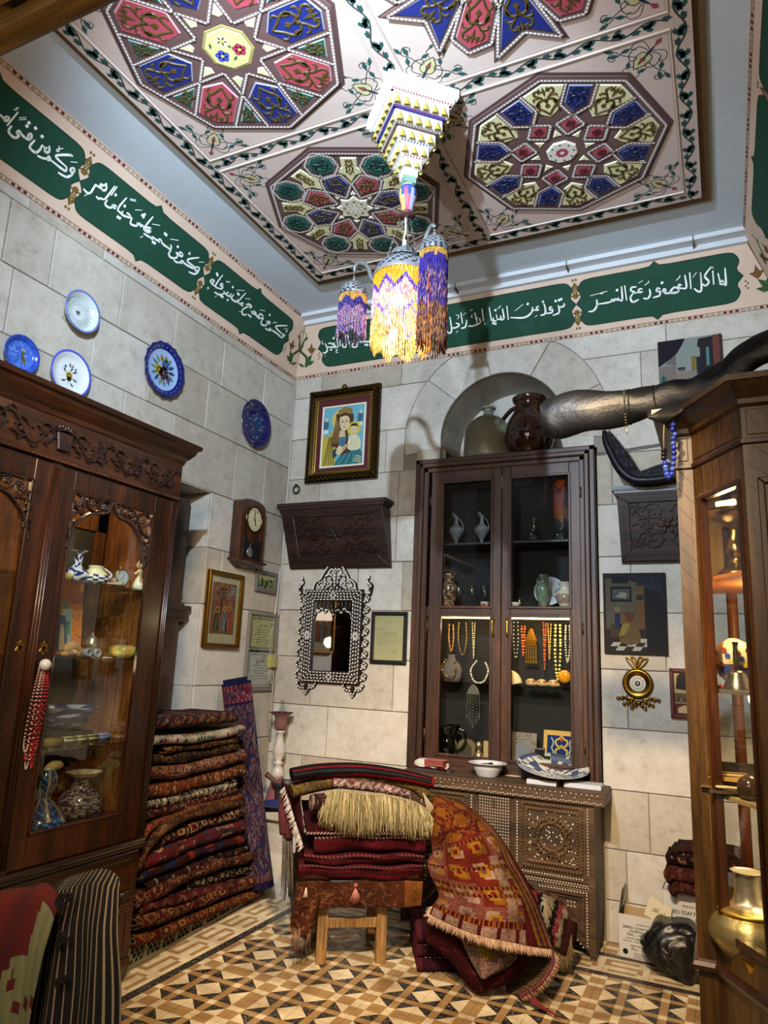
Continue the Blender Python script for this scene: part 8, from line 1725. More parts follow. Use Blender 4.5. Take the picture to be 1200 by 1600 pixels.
for j in range(13):
 f=j/12;P0,P1=A3(T(458,1402)),A3(T(462,1395));rows.append([FT.p(*(A3(T(452+(1-f)*8+i*4.3+f*1.0,1395+f*(62-abs(i-4)*4))) ),0.062+0.012*math.sin(i*0.9+f*3)) for i in range(10)])
g=G();g.grid(rows,cf=lambda u,v:pf(v*0.2,u*0.2));solid(obj('hanging_corner',g,M['rug'],tk),0.008)
g=G();p=A3(T(553,1378))
for i in range(34):dx=R.uniform(-0.035,0.035);g.tube([FT.p(p[0],p[1],0.07),FT.p(p[0]+dx*0.5,p[1]-0.035,0.082),FT.p(p[0]+dx,p[1]-0.085+abs(dx)*0.5,0.074)],0.002,3,R.choice(['9a5a54','8a4a48','b07a70']))
g.ball(FT.p(p[0],p[1]+0.004,0.074),0.012,'8a4a48',8,6);p=A3(T(477,1387));
for i in range(6):g.tube([FT.p(p[0],p[1]+0.02,0.066),FT.p(p[0]+R.uniform(-0.015,0.015),p[1]-0.025,0.07)],0.003,4,'b0a090')
stuff(obj('tassel',g,M['thread'],tk))
g=G()
for i in range(26):
 q=A3(T(456+R.uniform(0,28),1448+R.uniform(-6,4)));g.tube([FT.p(q[0],q[1],0.065),FT.p(q[0]+R.uniform(-0.01,0.01),q[1]-0.06-R.uniform(0,0.08),0.06)],0.0016,3,'7a5a48')
stuff(obj('thread_fringe',g,M['thread'],tk))
slab('lowest dark red folded rug on the stool, just above the brown bag',T(466,1365)[0],T(657,1365)[0],bb[1]+0.014,bb[2]-0.002,0.06,-0.36,darkred(1),'3a0c14',seed=1,edge=('5a1c22','2a0c10'))
slab('second dark red folded rug on the stool with a pink tuft',T(474,1340)[0],T(659,1338)[0],bb[2]+0.001,bb[3]-0.001,0.065,-0.36,darkred(2),'3a0c14',seed=2,edge=('6a2a2a','200a0c'))
slab('third dark red folded rug on the stool with a checked edge',T(490,1315)[0],T(662,1312)[0],bb[3]+0.001,bb[4]-0.002,0.07,-0.36,darkred(3),'3a0c14',seed=3,edge=('7a5a50','200a0c'))
# the top dark red rug slopes up to the back
tk=thing('folded_rug','topmost dark red rug on the stool sloping back, with a braided front edge','rug',FT.p(0,bb[4],-0.1),'dark red rugs folded on the stool')
aL,aR=T(478,1300)[0],T(664,1294)[0];rows=[];df=darkred(5)
for j in range(15):
 f=j/14;rows.append([FT.p(aL-0.02*f+(aR-aL+0.03*f)*i/40,bb[4]+0.006+0.10*f**0.8+wob(i*0.02,f,4)*1.5,0.075-0.30*f) for i in range(41)])
g=G();g.grid(rows,cf=lambda u,v:mixc('5e0f1a','300a10',0.35+0.3*hsh(int(u*60),int(v*70),2)+(0.35 if (v<0.07 or v>0.95) else 0)),flip=False);solid(obj('pile_face',g,M['rug'],tk),0.014)
g=G();g.fbox(FT,aL,aR,bb[4]-0.001,bb[4]+0.006,-0.34,0.07,'2a0c10');g.prism(Fr(FT.p(aL+0.01,0,0),FT.n,(0,0,1)),[(0.06,bb[4]+0.004),(-0.23,bb[4]+0.095),(-0.34,bb[4]+0.08),(-0.34,bb[4])],-(aR-aL-0.02),0,'2a0c10');obj('under_fold',g,M['rug'],tk)
g=G()
for i in range(74):a=aL+(aR-aL)*i/74;g.tube([FT.p(a,bb[4]+0.002,0.083),FT.p(a+0.011,bb[4]+0.012,0.080)],0.0045,5,('8a6a60','2a1014')[i%2])
stuff(obj('braided_edge',g,M['thread'],tk))
# rolls on top: pixel centre lines in the stool plane, h = towards the camera
def roll(label,line,r,h,cf,name='rolled_rug',flat=0.6,spiral_end=None,n=44,group=None,fr_=None):
 P=[FT.p(*T(*q),hh) for q,hh in zip(line,h)];tk=thing(name,label,'rug',P[len(P)//2]-A3((0,0,max(r)*flat if isinstance(r,list) else r*flat)),group)
 g=G();g.tube(P,r,n,k=36,flat=((0,0,1),flat),cf=cf);obj('roll',g,M['kilim'],tk)
 if spiral_end:
  e=P[0];d=nrm(P[0]-P[1]);u=nrm(np.cross(d,(0,0,1)));v=np.cross(u,d) if np.cross(u,d)[2]>0 else-np.cross(u,d);g=G()
  fr=Fr(e+d*0.001,u,v)
  if fr.n@d<0:fr=Fr(e+d*0.001,-u,v)
  rr=r if not isinstance(r,list) else r[0];S=spiral(0,0,rr*0.9,rr*0.12,0.4,3.2,40);g.bar(fr,[(x,y*flat) for x,y in S],rr*0.16,0,0.006,spiral_end[0]);S=spiral(0,0,rr*0.98,rr*0.2,0.0,3.2,40);g.bar(fr,[(x,y*flat) for x,y in S],rr*0.09,0,0.007,spiral_end[1]);obj('spiral_end',g,M['rug'],tk)
 return tk
def spf(cols,sx,sy,seed,kind='floral',L=0.8,W=0.2):f=pat(cols,sx,sy,seed,kind);return lambda u,v:f(u*L,v*W)
roll('dark roll with a spiral end showing, under the cream fringe',[(487,1250),(540,1250),(600,1256),(655,1268)],0.05,[0.07,0.03,0.02,0.02],spf(['2a1a1c','4a2024','6a4a3a','1a1214'],0.03,0.03,41),spiral_end=('6a3a34','a0907a'),flat=0.85)
roll('second small roll with an open cream edged end, beneath the fringe',[(516,1284),(560,1282),(600,1281)],0.034,[0.075,0.05,0.04],lambda u,v:'241614',spiral_end=('1c1010','9a8a6a'),flat=0.55)
roll('tan and green rolled rug with a dark trellis lying across the pile',[(455,1236),(500,1226),(560,1219),(610,1219),(650,1229),(668,1244)],[0.048,0.05,0.05,0.048,0.044,0.034],[0.0,-0.03,-0.05,-0.05,-0.03,0.0],spf(['6a5428','7a6a48','2a2218','8a7a50','5a3a24'],0.07,0.05,43),flat=0.75)
roll('white and red printed roll lying on the cream fringe',[(518,1222),(560,1226),(600,1231),(636,1239)],[0.030,0.031,0.031,0.026],[0.02,0.025,0.03,0.03],lambda u,v:(hx('6a1a20') if u<0.025 else spf(['a8a098','6a2a2c','8a7a78','8a3a3a'],0.035,0.03,44)(u,v)),flat=0.8)
def redblk(u,v):
 if u>0.97:return 'a02028'
 k=(v*14+0.3)%14
 s=math.sin(2*PI*v);
 if s>0.15+0.55*(1-u)*0.9:return '9a1420'
 return ['121014','121014','6a1018','121014','2a2a2a'][int(v*20)%5]
roll('long folded red and black striped cloth lying on top of the pile',[(455,1209),(500,1204),(560,1203),(620,1210),(676,1221)],[0.046,0.050,0.048,0.044,0.034],[0.03,0.0,-0.01,0.0,0.03],redblk,name='striped_cloth',flat=0.72)
# thick cream fringe hanging over the pile
tk=thing('fringed_rug','rolled rug end with a long thick cream wool fringe over the stool pile','rug',FT.p(*T(580,1285),0.06));g=G()
top=sm([A3((*T(x,y),h)) for x,y,h in ((508,1236,0.055),(530,1233,0.065),(560,1237,0.07),(600,1240,0.07),(640,1250,0.065),(664,1264,0.06))],30)
bot=sm([A3((*T(x,y),h)) for x,y,h in ((499,1272,0.095),(520,1281,0.10),(560,1290,0.105),(600,1287,0.10),(640,1293,0.10),(671,1291,0.09))],30)
for i in range(len(top)):
 for k in range(5):
  a=top[min(i,len(top)-1)]+A3((0,R.uniform(-0.008,0.012),R.uniform(-0.012,0.004)));b=bot[min(i,len(bot)-1)]+A3((R.uniform(-0.022,0.022),R.uniform(-0.045,0.015),R.uniform(-0.02,0.012)));m=(a+b)/2+A3((R.uniform(-0.008,0.008),0.012,0.022+R.uniform(0,0.012)))
  g.tube([FT.p(*a),FT.p(*m),FT.p(*b)],[0.0028,0.0026,0.0012],4,R.choice(['94855f','7c6e4c','a2946e','62562f']),3)
stuff(obj('wool_fringe',g,M['thread'],tk));g=G();g.tube([FT.p(*p) for p in top[::10]],0.009,8,'7c6e50',3);obj('knotted_edge',g,M['thread'],tk)
tk=thing('tan_fringe','short tan fringe hanging at the right end of the trellis roll','fringe',FT.p(*T(672,1275),0.02));g=G()
for i in range(70):
 f=R.random();a=A3((*T(658+16*f,1236+22*f),0.03));b=A3((*T(666+18*f+R.uniform(-4,4),1268+12*f+R.uniform(-6,6)),0.045));g.tube([FT.p(*a),FT.p(*((a+b)/2+A3((0.008,0,0.012)))),FT.p(*b)],0.0022,4,R.choice(['8a7a5a','a0906e','7a6a4c']),2)
stuff(obj('wool_fringe',g,M['thread'],tk))
# dark red rug end with white edging hanging down the left side
tk=thing('hanging_rug_end','dark red rug end edged with white tufts hanging down the left side of the stool','rug',FT.p(*T(455,1325),-0.05));rows=[]
for i in range(17):
 f=i/16;rows.append([FT.p(*(A3(T(441+30*f,1228+88*f))*(1-j/8)+A3(T(468+6*f,1240+62*f))*(j/8)),-0.02-0.10*(1-j/8)+0.012*math.sin(j+f*6)) for j in range(9)])
g=G();g.grid(rows,cf=lambda u,v:mixc('4a141c','2c0c14',hsh(int(u*30),int(v*9),2)));solid(obj('rug_face',g,M['rug'],tk),0.012)
g=G()
for i in range(120):
 f=R.random();a=A3(T(441+30*f,1230+92*f));g.tube([FT.p(a[0]+0.01,a[1],-0.06+0.07*f),FT.p(a[0]-0.008+R.uniform(-0.012,0.012),a[1]-0.012-R.uniform(0,0.02),-0.045+0.07*f)],0.0026,3,R.choice(['a8a09a','8a7a78','c0b8ae']))
stuff(obj('white_tufts',g,M['thread'],tk));g=G()
for k,(x0,y0,x1,y1) in enumerate(((442,1250,444,1310),(449,1255,452,1316))):g.tube([FT.p(*T(x0,y0),-0.10),FT.p(*T((x0+x1)/2+1,(y0+y1)/2),-0.085),FT.p(*T(x1,y1),-0.09)],[0.02,0.03,0.022],8,'4a0f16',4)
obj('folded_flap',g,M['cloth'],tk);g=G()
for i in range(90):
 x=R.uniform(442,458);y=1308+R.uniform(0,10);a=A3(T(x,y));b=A3(T(x+R.uniform(-3,4),y+R.uniform(40,105)));g.tube([FT.p(*a,-0.09),FT.p(*((a+b)/2),-0.085+R.uniform(-0.01,0.01)),FT.p(*b,-0.09)],0.0016,3,R.choice(['4a443c','6a5a48','2e2a28']),2)
stuff(obj('grey_fringe',g,M['thread'],tk))
# ---- the big rug slumping to the floor, drawn through control points (pixel, world y)
def surf(rows,ku=8,kv=8):
 C=[[atY(*p) for p in r] for r in rows]
 A=[sm(r,kv) for r in C];m=len(A[0]);cols=[sm([A[i][j] for i in range(len(A))],ku) for j in range(m)]
 return [[cols[j][i] for j in range(m)] for i in range(len(cols[0]))]
def cz(x,y,Y):return (620+x/3.333,1160+y/3.333,Y)
tk=thing('slumped_rug','long orange, pink and dark red patterned rug slumped from the stool pile to the floor','rug',atY(*cz(480,1080,3.75)))
Rw=[[cz(165,345,3.80),cz(185,300,3.80),cz(205,280,3.80),cz(225,290,3.84)],
 [cz(165,400,3.74),cz(250,370,3.66),cz(330,340,3.74),cz(360,335,3.86)],
 [cz(185,515,3.68),cz(300,480,3.58),cz(430,430,3.70),cz(475,425,3.90)],
 [cz(190,580,3.66),cz(330,560,3.55),cz(500,520,3.68),cz(560,535,3.94)],
 [cz(165,625,3.64),cz(350,650,3.53),cz(540,630,3.66),cz(625,635,3.95)],
 [cz(180,690,3.62),cz(380,740,3.50),cz(590,740,3.64),cz(680,740,3.95)],
 [cz(225,790,3.60),cz(420,840,3.47),cz(630,850,3.60),cz(730,850,3.93)],
 [cz(195,850,3.58),cz(400,930,3.45),cz(640,960,3.55),cz(770,960,3.88)],
 [cz(175,895,3.56),cz(390,990,3.44),cz(640,1050,3.50),cz(805,1075,3.80)]]
S=surf(Rw,16,26);nu,nv=len(S),len(S[0])
O1,O2,PK,DR,YL,MV='8a4a14','7a2a18','8a6058','4e1016','9a6a1c','5a3438'
def slum(u,v):
 n=hsh(int(u*90),int(v*70),4)
 if v>0.70 and u>0.22:# dark red and gold chevron stripes on the right
  k=(v-0.70)/0.30*9-(0 if u<0.5 else (u-0.5)*9)
  k=int(math.floor(k+20))%9;return hx(['5a1018','a87428',MV,'9a6420','6a1a1c','9a8068','8a4a14','4e1016','6a1418'][k])
 if u<0.30:
  return hx([O1,'6a2a10',DR,'8a5a1a',O1][int(n*2+abs(math.sin(u*40)+math.sin(v*16))*2)%5])
 if u>0.90:return mixc(PK,'a89080',n) if int(v*40)%5 else hx(DR)
 if u>0.855:return hx(['9a5418',DR][int(v*60)%2])
 for e in (0.33,0.52,0.655,0.70):
  if abs(u-e)<0.012:return hx('8a5a20') if int(v*50)%2 else hx(DR)
 if 0.545<v<0.66 and u>0.45:
  return mixc('98766a','a08a6a',n) if abs(v-0.6)<0.035 else hx([O2,PK][int(u*60)%2])
 sx,sy=v*5.2,u*6.5;fx,fy=sx%1-0.5,sy%1-0.5;i,j=int(sx),int(sy);d=max(abs(fx),abs(fy));e=hsh(i,j,6)
 if d<0.13:return hx('7a1a1c' if e>0.5 else '6a4a3a')
 if d<0.24:return hx('a8741e' if e>0.4 else '98786a')
 if d<0.36 and (fx*fy>0 or abs(fx)<0.09):return hx([YL,'a88a7a','8a5a1c'][int(e*3)])
 return mixc(O2,'6a1e16',n) if e>0.45 else mixc('7a4038','8a5448',n)
g=G();g.grid(S,cf=slum);solid(obj('pile_face',g,M['rug'],tk),0.016)
g=G()
for j in range(nv*7):
 v=j/(nv*7-1)*(nv-1);k=min(int(v),nv-2);f=v-k;p=S[-1][k]*(1-f)+S[-1][k+1]*f;d=nrm(S[-1][k]-S[-4][k]);ap=nrm(CAM-p);e=p+d*R.uniform(0.01,0.035)+ap*0.012+A3((R.uniform(-0.008,0.008),0,-0.012));g.tube([p,(p+e)/2+ap*0.008,e],[0.003,0.0026,0.001],3,R.choice(['b09a80','9a7a68','a88a78','8a6a58']),2)
for j in range(40):i=int(nu*(0.86+0.14*R.random()));p=S[min(i,nu-1)][0];e=p+A3((-0.03*R.random()-0.006,-0.01,-0.012));g.tube([p,e],[0.003,0.001],3,R.choice(['b09a80','a88a78']))
stuff(obj('fringe',g,M['thread'],tk))
# its far end curls under: ribbed back, maroon binding
Rb=[[cz(805,1080,3.80),cz(815,1130,3.74),cz(800,1180,3.66),cz(740,1260,3.60),cz(640,1325,3.56)],
 [cz(740,1085,3.90),cz(775,1130,3.84),cz(765,1180,3.74),cz(700,1245,3.68),cz(620,1310,3.63)],
 [cz(660,1090,3.93),cz(690,1140,3.88),cz(680,1190,3.82),cz(610,1250,3.75),cz(540,1305,3.69)],
 [cz(650,1120,3.95),cz(640,1160,3.92),cz(600,1200,3.88),cz(530,1250,3.80),cz(470,1290,3.72)]]
S2_=surf(Rb,10,16);g=G();g.grid(S2_,cf=lambda u,v:(hx('4a1420') if u<0.07 else mixc(['8a7250','6a5a3a','5a3a30','7a6a48'][int(v*80)%4],'3a2a1c',0.25*hsh(int(u*20),int(v*9),3))));solid(obj('turned_back_end',g,M['kilim'],tk),0.012)
g=G();P=[p for p in S2_[0]]
for i in range(len(P)-1):
 for k in range(4):f=k/4;p=P[i]*(1-f)+P[i+1]*f;e=p+A3((0.028*R.random()+0.008,-0.012,-0.014*R.random()-0.004));g.tube([p,e],[0.0032,0.001],3,R.choice(['a88a70','8a6a5a','6a3030']))
for i in range(12):p=P[-6];g.tube([p+A3((0.01*i*0.4,0,0)),p+A3((0.05+0.004*i,-0.03,-0.02)),p+A3((0.11+0.006*i,-0.045-0.002*i,-0.03))],0.002,3,'6a1a20',2)
stuff(obj('end_fringe',g,M['thread'],tk));g=G();g.tube([p+A3((0,-0.004,0)) for p in P],0.009,6,'4a1420',cf=lambda u,v:'6a3038' if int(u*70)%2 else '3a0e18');obj('binding',g,M['thread'],tk)
# folded corner of a cream and pink rug below it
tk=thing('turned_rug_corner','folded corner of a dark red rug with its cream ribbed back showing','rug',atY(*cz(450,1230,3.52)))
Rc=[[cz(320,985,3.56),cz(420,1020,3.52),cz(540,1060,3.52),cz(645,1085,3.58)],[cz(345,1050,3.535),cz(430,1090,3.50),cz(530,1120,3.50),cz(600,1130,3.55)],[cz(385,1130,3.52),cz(440,1160,3.49),cz(500,1180,3.49),cz(545,1175,3.52)],[cz(440,1225,3.50),cz(448,1228,3.49),cz(455,1228,3.49),cz(465,1222,3.50)]]
def crnr(u,v):
 n=hsh(int(u*40),int(v*60),8)
 if v<0.05 or (v>0.95):return hx('5a1a24')
 d=abs(u-0.25)+abs(v-0.45)
 c='a08634' if d<0.24 else ('7a3c44' if n>0.62 else '96867a')
 return mixc(c,'3a2a20',0.35*(int(v*90)%2))
S3_=surf(Rc,12,16);g=G();g.grid(S3_,cf=crnr);solid(obj('ribbed_back',g,M['kilim'],tk),0.01)
Rd=[[cz(160,930,3.62),cz(230,960,3.58),cz(300,1000,3.57),cz(320,1040,3.57)],[cz(150,1010,3.62),cz(260,1050,3.56),cz(320,1090,3.54),cz(370,1140,3.54)],[cz(200,1060,3.62),cz(290,1130,3.56),cz(350,1190,3.535),cz(430,1240,3.53)],[cz(300,1080,3.64),cz(330,1190,3.59),cz(390,1275,3.56),cz(430,1303,3.55)]]
dk=lambda u,v:mixc('47101a','2c0a12',hsh(int(u*40),int(v*40),3)) if hsh(int(u*14),int(v*14),5)>0.1 else hx('5e2028')
S4_=surf(Rd,10,12);g=G();g.grid(S4_,cf=dk);solid(obj('pile_face',g,M['rug'],tk),0.02)
Re=[[cz(430,1240,3.54),cz(520,1210,3.55),cz(600,1160,3.57),cz(650,1100,3.60)],[cz(430,1275,3.545),cz(530,1245,3.56),cz(620,1190,3.58),cz(672,1125,3.62)],[cz(430,1303,3.55),cz(540,1265,3.58),cz(630,1200,3.61),cz(675,1155,3.65)]]
g=G();g.grid(surf(Re,10,12),cf=dk);solid(obj('front_fold',g,M['rug'],tk),0.018)
# more dark rugs on the floor at its left
fl_=lambda x,y:atZ(620+x/3.333,1160+y/3.333,0)
a,b=fl_(107,1203),fl_(335,1208);u_=nrm(b-a);fr=Fr((a[0],a[1],0),u_,(0,0,1));Lw=float(np.linalg.norm(b-a))+0.1
for k,(z0,z1,o,L) in enumerate(((0.0,0.055,0.0,'lowest dark purple red kilim folded flat on the floor'),(0.058,0.105,-0.03,'second dark purple red kilim folded on the floor pile'),(0.108,0.19,-0.05,'thick dark red rug folded on top of the floor pile'))):
 tk=thing('folded_kilim',L,'rug',fr.p(Lw/2,z0,-0.2),'dark kilims folded on the floor');g=G();n=26;rows=[]
 prof=[(-0.42,z1)]+[(o-(z1-z0)/2+(z1-z0)/2*math.sin(x),(z0+z1)/2+(z1-z0)/2*math.cos(x)) for x in np.linspace(0,PI,8)]+[(-0.42,z0)]
 m=len(prof);V=[fr.p(Lw*i/n+0.004*math.sin(j+i),bb_+0.0015*math.sin(i*0.7),hh_+0.004*math.sin(i*0.5+k)) for i in range(n+1) for j,(hh_,bb_) in enumerate(prof)]
 F=[(i*m+j,i*m+(j+1)%m,(i+1)*m+(j+1)%m,(i+1)*m+j) for i in range(n) for j in range(m)]+[tuple(range(m))[::-1],tuple(n*m+q for q in range(m))]
 g.add(V,F,[hx('34101e') if (f[0]//m)>1 else hx('5a2030') for f in F],True);obj('fold',g,M['kilim'],tk)
 g=G()
 for i in range(22):g.fbox(fr,0.04+i*0.012,0.046+i*0.012,z0+0.003,z0+0.007,o+0.002,o+0.005,('8a7a6a','1a0c12')[i%2])
 stuff(obj('checked_edge',g,M['thread'],tk))
# rag rug and fringed roll on the right, against the chest
tk=thing('rag_rug','cream, red and black rag rug crumpled behind the slumped rug','rug',atY(*cz(830,1050,4.10)))
Rf=[[cz(690,770,4.16),cz(740,785,4.12),cz(800,810,4.12),cz(880,850,4.16)],[cz(710,850,4.08),cz(770,860,4.02),cz(830,880,4.02),cz(885,900,4.10)],[cz(750,940,4.02),cz(800,960,3.98),cz(840,970,3.98),cz(880,960,4.06)],[cz(785,1040,4.0),cz(820,1060,3.97),cz(850,1070,3.98),cz(880,1060,4.04)]]
g=G();S5_=surf(Rf,12,14);S5_=[[p+A3((0,-0.012*hsh(i,j,3),0.006*hsh(i,j,4))) for j,p in enumerate(r)] for i,r in enumerate(S5_)]
g.grid(S5_,cf=lambda u,v:hx(['b0a48a','a89c84','8a2a34','16120f','b0a48a','9a8c70','16120f','8a3a40'][int((v*0.8+u*0.5)*9+hsh(int(u*20),int(v*20),2))%8]));solid(obj('shaggy_face',g,M['rug'],tk),0.014)
tk=thing('fringed_roll','brown rolled rug standing against the chest with a khaki fringe at its foot','rug',atY(*cz(870,1240,4.02)))
g=G();g.tube([atY(*cz(900,930,4.06)),atY(*cz(885,1010,4.03)),atY(*cz(850,1090,4.0))],[0.04,0.048,0.045],12,'3a1a18',5,cf=lambda u,v:'3a1a18' if int(v*12)%3 else '2a100f');g.tube([atY(*cz(880,930,4.05)),atY(*cz(925,945,4.05))],0.012,6,'6a3a34');obj('roll',g,M['rug'],tk)
g=G()
for i in range(260):
 f=R.random();a=A3(cz(835+75*f,1000+80*R.random()+40*(1-f),4.0));b=a+A3((R.uniform(-9,9)-4*(1-f),R.uniform(30,52)-10*f,R.uniform(-0.01,0.01)));p,q=atY(*a),atY(*b);q[2]=max(q[2],0.004);g.tube([p,(p+q)/2+A3((0,-0.02,0)),q],[0.0035,0.003,0.0012],3,R.choice(['6a5a34','5a4a2c','7a6a44','4a3c22']),2)
stuff(obj('khaki_fringe',g,M['thread'],tk))
# grey bucket half hidden at the left of the stool
p=atZ(450,1437,0);pot('grey_bin',[(0.075,0),(0.085,0.01),(0.105,0.16),(0.11,0.30),(0.105,0.302),(0.08,0.02)],float(p[0])+0.04,float(p[1])+0.13,0,'dark grey bin standing behind the left of the stool','bin','plastic','2a2c30',n=24)
# ------------------------------------------------------------------ veneered corner vitrine on the right
YS,YF,YK=2.42,2.19,2.85
A_,B_,C_,D_=(-0.115,YS),(-0.065,YS),(0.075,YF),(0.425,YF)
t=thing('veneer_vitrine','tall honey coloured veneered vitrine with a canted glass door at the right','cabinet',(0.15,2.5,0));RV=t
def offs(o):return [(A_[0]-o,YK),(A_[0]-o,YS-o),(B_[0]-o*0.5,YS-o),(C_[0]-o*0.5,YF-o),(D_[0],YF-o),(D_[0],YK)]
def lp(secs):return loft([[(x,y,z) for x,y in offs(o)] for o,z in secs])
obj('base',lp([(0.02,0),(0.02,0.08),(0,0.09),(0,0.68)]),M['veneer'],t)
obj('waist_moulding',lp([(0.0,0.68),(0.012,0.688),(0.014,0.70),(0.008,0.71),(0.0,0.715)]),M['cab'],t)
obj('cornice',lp([(0.0,2.262),(0.012,2.270),(0.015,2.284),(0.032,2.298),(0.052,2.318),(0.058,2.324),(0.064,2.326),(0.064,2.344),(0.05,2.346)]),M['veneer'],t)
obj('frieze_moulding',lp([(0.0,2.15),(0.008,2.154),(0.008,2.166),(0.0,2.17)]),M['cab'],t)
FV=Fr((B_[0],B_[1],0),(C_[0]-B_[0],C_[1]-B_[1],0),(0,0,1));LV=math.hypot(C_[0]-B_[0],C_[1]-B_[1])
FA=Fr((A_[0],YS,0),(1,0,0),(0,0,1));FR_=Fr((C_[0],YF,0),(1,0,0),(0,0,1))
for nm_,f,L in (('frieze_panel',FV,LV),('frieze_panel',FR_,0.35),('frieze_panel',FA,0.05)):
 g=G();g.fbox(f,0,L,2.17,2.262,-0.03,0);g.fbox(f,0.012,L-0.012,2.178,2.255,0,0.003,bev=0.002);obj(nm_,g,M['veneer'],t)
g=G();g.fbox(FA,0,0.05,0.715,2.15,-0.03,0.0);g.box(-0.115,-0.10,YS+0.03,YK,0.715,2.26);obj('side_panel',g,M['veneer'],t)
g=G();g.fbox(FR_,0,0.35,0.715,2.15,-0.02,0.0);obj('front_panel',g,M['veneer'],t)
g=G();g.box(0.40,0.425,YF+0.02,YK,0.715,2.26);g.box(-0.10,0.40,YF+0.25,YK,2.24,2.26);g.box(-0.098,0.40,YK-0.03,YK-0.015,1.80,2.24,'d8bc84');g.box(-0.099,-0.094,YS+0.03,YK-0.02,0.72,2.24,'a8814a');obj('inner_panel',g,M['matte'],t)
g=G();zg0,zg1,a0,a1=0.80,2.046,0.036,LV-0.026
g.fbox(FV,0,a0,0.715,2.15,-0.02,0,bev=0.002);g.fbox(FV,a1,LV,0.715,2.15,-0.02,0,bev=0.002);g.fbox(FV,a0,a1,0.715,zg0,-0.02,0);g.fbox(FV,a0,a1,zg1,2.15,-0.02,0);d=obj('door',g,M['veneer'],t)
g=G()
for x0,x1,z0,z1 in ((a0-0.008,a0+0.010,zg0-0.008,zg1+0.008),(a1-0.008,a1+0.008,zg0-0.008,zg1+0.008),(a0,a1,zg0-0.012,zg0+0.012),(a0,a1,zg1-0.008,zg1+0.010)):g.fbox(FV,x0,x1,z0,z1,-0.018,0.008,bev=0.004)
obj('glazing_bead',g,M['cab'],d)
g=G();g.add([FV.p(a0,zg0,-0.012),FV.p(a1,zg0,-0.012),FV.p(a1,zg1,-0.012),FV.p(a0,zg1,-0.012)],[(0,1,2,3)]);obj('pane',g,M['glass'],d)
g=G();V1,V2='4a2c0c','3a2410'
for f,L,z0,z1 in ((FV,LV,2.055,2.145),(FV,LV,2.18,2.254),(FR_,0.30,2.18,2.254),(FV,LV,0.10,0.67)):
 for k in range(int(L/0.045)+1):
  x=0.01+k*0.045;hh=z1-z0;xm=L/2;sg=1 if x<xm else-1;g.stroke(f,[(x,z1),(min(max(x+sg*min(hh*0.6,0.09),0.005),L-0.005),z0)],0.0022,0.004,V1)
for k in range(22):
 z=0.76+k*0.064
 g.stroke(FA,[(0.004,z+0.05),(0.046,z)],0.002,0.001,V2);g.stroke(FV,[(0.004,z),(0.04,z+0.05)],0.002,0.001,V1);g.stroke(FV,[(a1+0.01,z+0.02),(LV-0.004,z+0.07)],0.002,0.001,V1);g.stroke(FR_,[(0.005,z+0.06),(0.10,z-0.02)],0.002,0.001,V2)
stuff(obj('veneer_joint',g,M['lacq'],t))
for k in range(3):
 f,x0,x1,z0,z1=((FV,0.05,LV-0.03,0.14,0.58),(FR_,0.03,0.3,0.14,0.58),(FR_,0.03,0.3,0.80,2.05))[k]
 framed(f,x0,x1,z0,z1,0.018,0,0.01,'ffffff',M['veneer'],t,0.003,'panel_moulding')
g=G();g.tube([(0.03,YK-0.03,0.72),(0.03,YK-0.03,2.27)],0.018,8,'5a3018');g.box(-0.10,-0.085,YK-0.03,YK,0.72,2.24,'5a3018');g.box(0.385,0.40,YK-0.03,YK,0.72,2.24,'5a3018');obj('back_post',g,M['lacq'],t)
g=G();g.add([(-0.1,YK-0.01,0.72),(0.4,YK-0.01,0.72),(0.4,YK-0.01,2.27),(-0.1,YK-0.01,2.27)],[(0,1,2,3)]);obj('back_pane',g,M['glass'],t)
SZ=(1.80,1.462,1.165)
shp=[(-0.098,YS+0.03),(-0.055,YS+0.03),(0.085,YF+0.03),(0.398,YF+0.03),(0.398,YK-0.04),(-0.098,YK-0.04)]
for k,z in enumerate(SZ):g=G();g.prism(FF,shp,z-0.012,z,('a8622a','5a5448','8a7a58')[k],0.002);obj('shelf',g,M['lacq'],t)
g=G();g.prism(FF,shp,0.70,0.722,'4a2a14');obj('cabinet_floor',g,M['lacq'],t)
g=G();g.tube([(0.0,YS+0.03,2.035),(0.05,YS+0.0,2.035)],0.010,8,'ffd070');obj('lamp_tube',g,emit('tube_glow','ffd070',18),t)
for x,y,z,e in ((0.03,YS+0.06,1.99,7),(0.12,2.5,1.76,5),(0.1,2.45,1.42,5),(0.1,2.45,1.12,5)):lamp('vitrine_lamp','POINT',(x,y,z),None,e,(1.0,0.72,0.36),0.03)
px2=lambda px_,py,Y:float(atY(px_,py,Y)[0])
x,y=px2(1150,860,2.5),2.5;pot('oil_lamp',[(0.05,0),(0.055,0.02),(0.02,0.06),(0.028,0.09),(0.022,0.12),(0.012,0.15),(0.02,0.17),(0.075,0.20),(0.08,0.225),(0.02,0.24)],x,y,SZ[0]+0.001,'brass oil lamp with a wide dark shade on the top shelf of the right vitrine','lamp','brass','8a7440',n=24)
x,y=px2(1147,1030,2.5),2.5;tk=thing('painted_egg','cream egg shaped jar painted with coloured flowers in the right vitrine','jar',(x,y,SZ[1]));g=G()
def eggc(u,i,z):return '3a4a8a' if 0.055<z<0.062 else 'c0b490'
g.lathe([(0.025,0),(0.03,0.01),(0.02,0.018),(0.045,0.04),(0.06,0.075),(0.058,0.11),(0.04,0.14),(0.012,0.155)],(x,y,SZ[1]),24,cf=eggc);obj('shell',g,M['gloss'],tk);g=G()
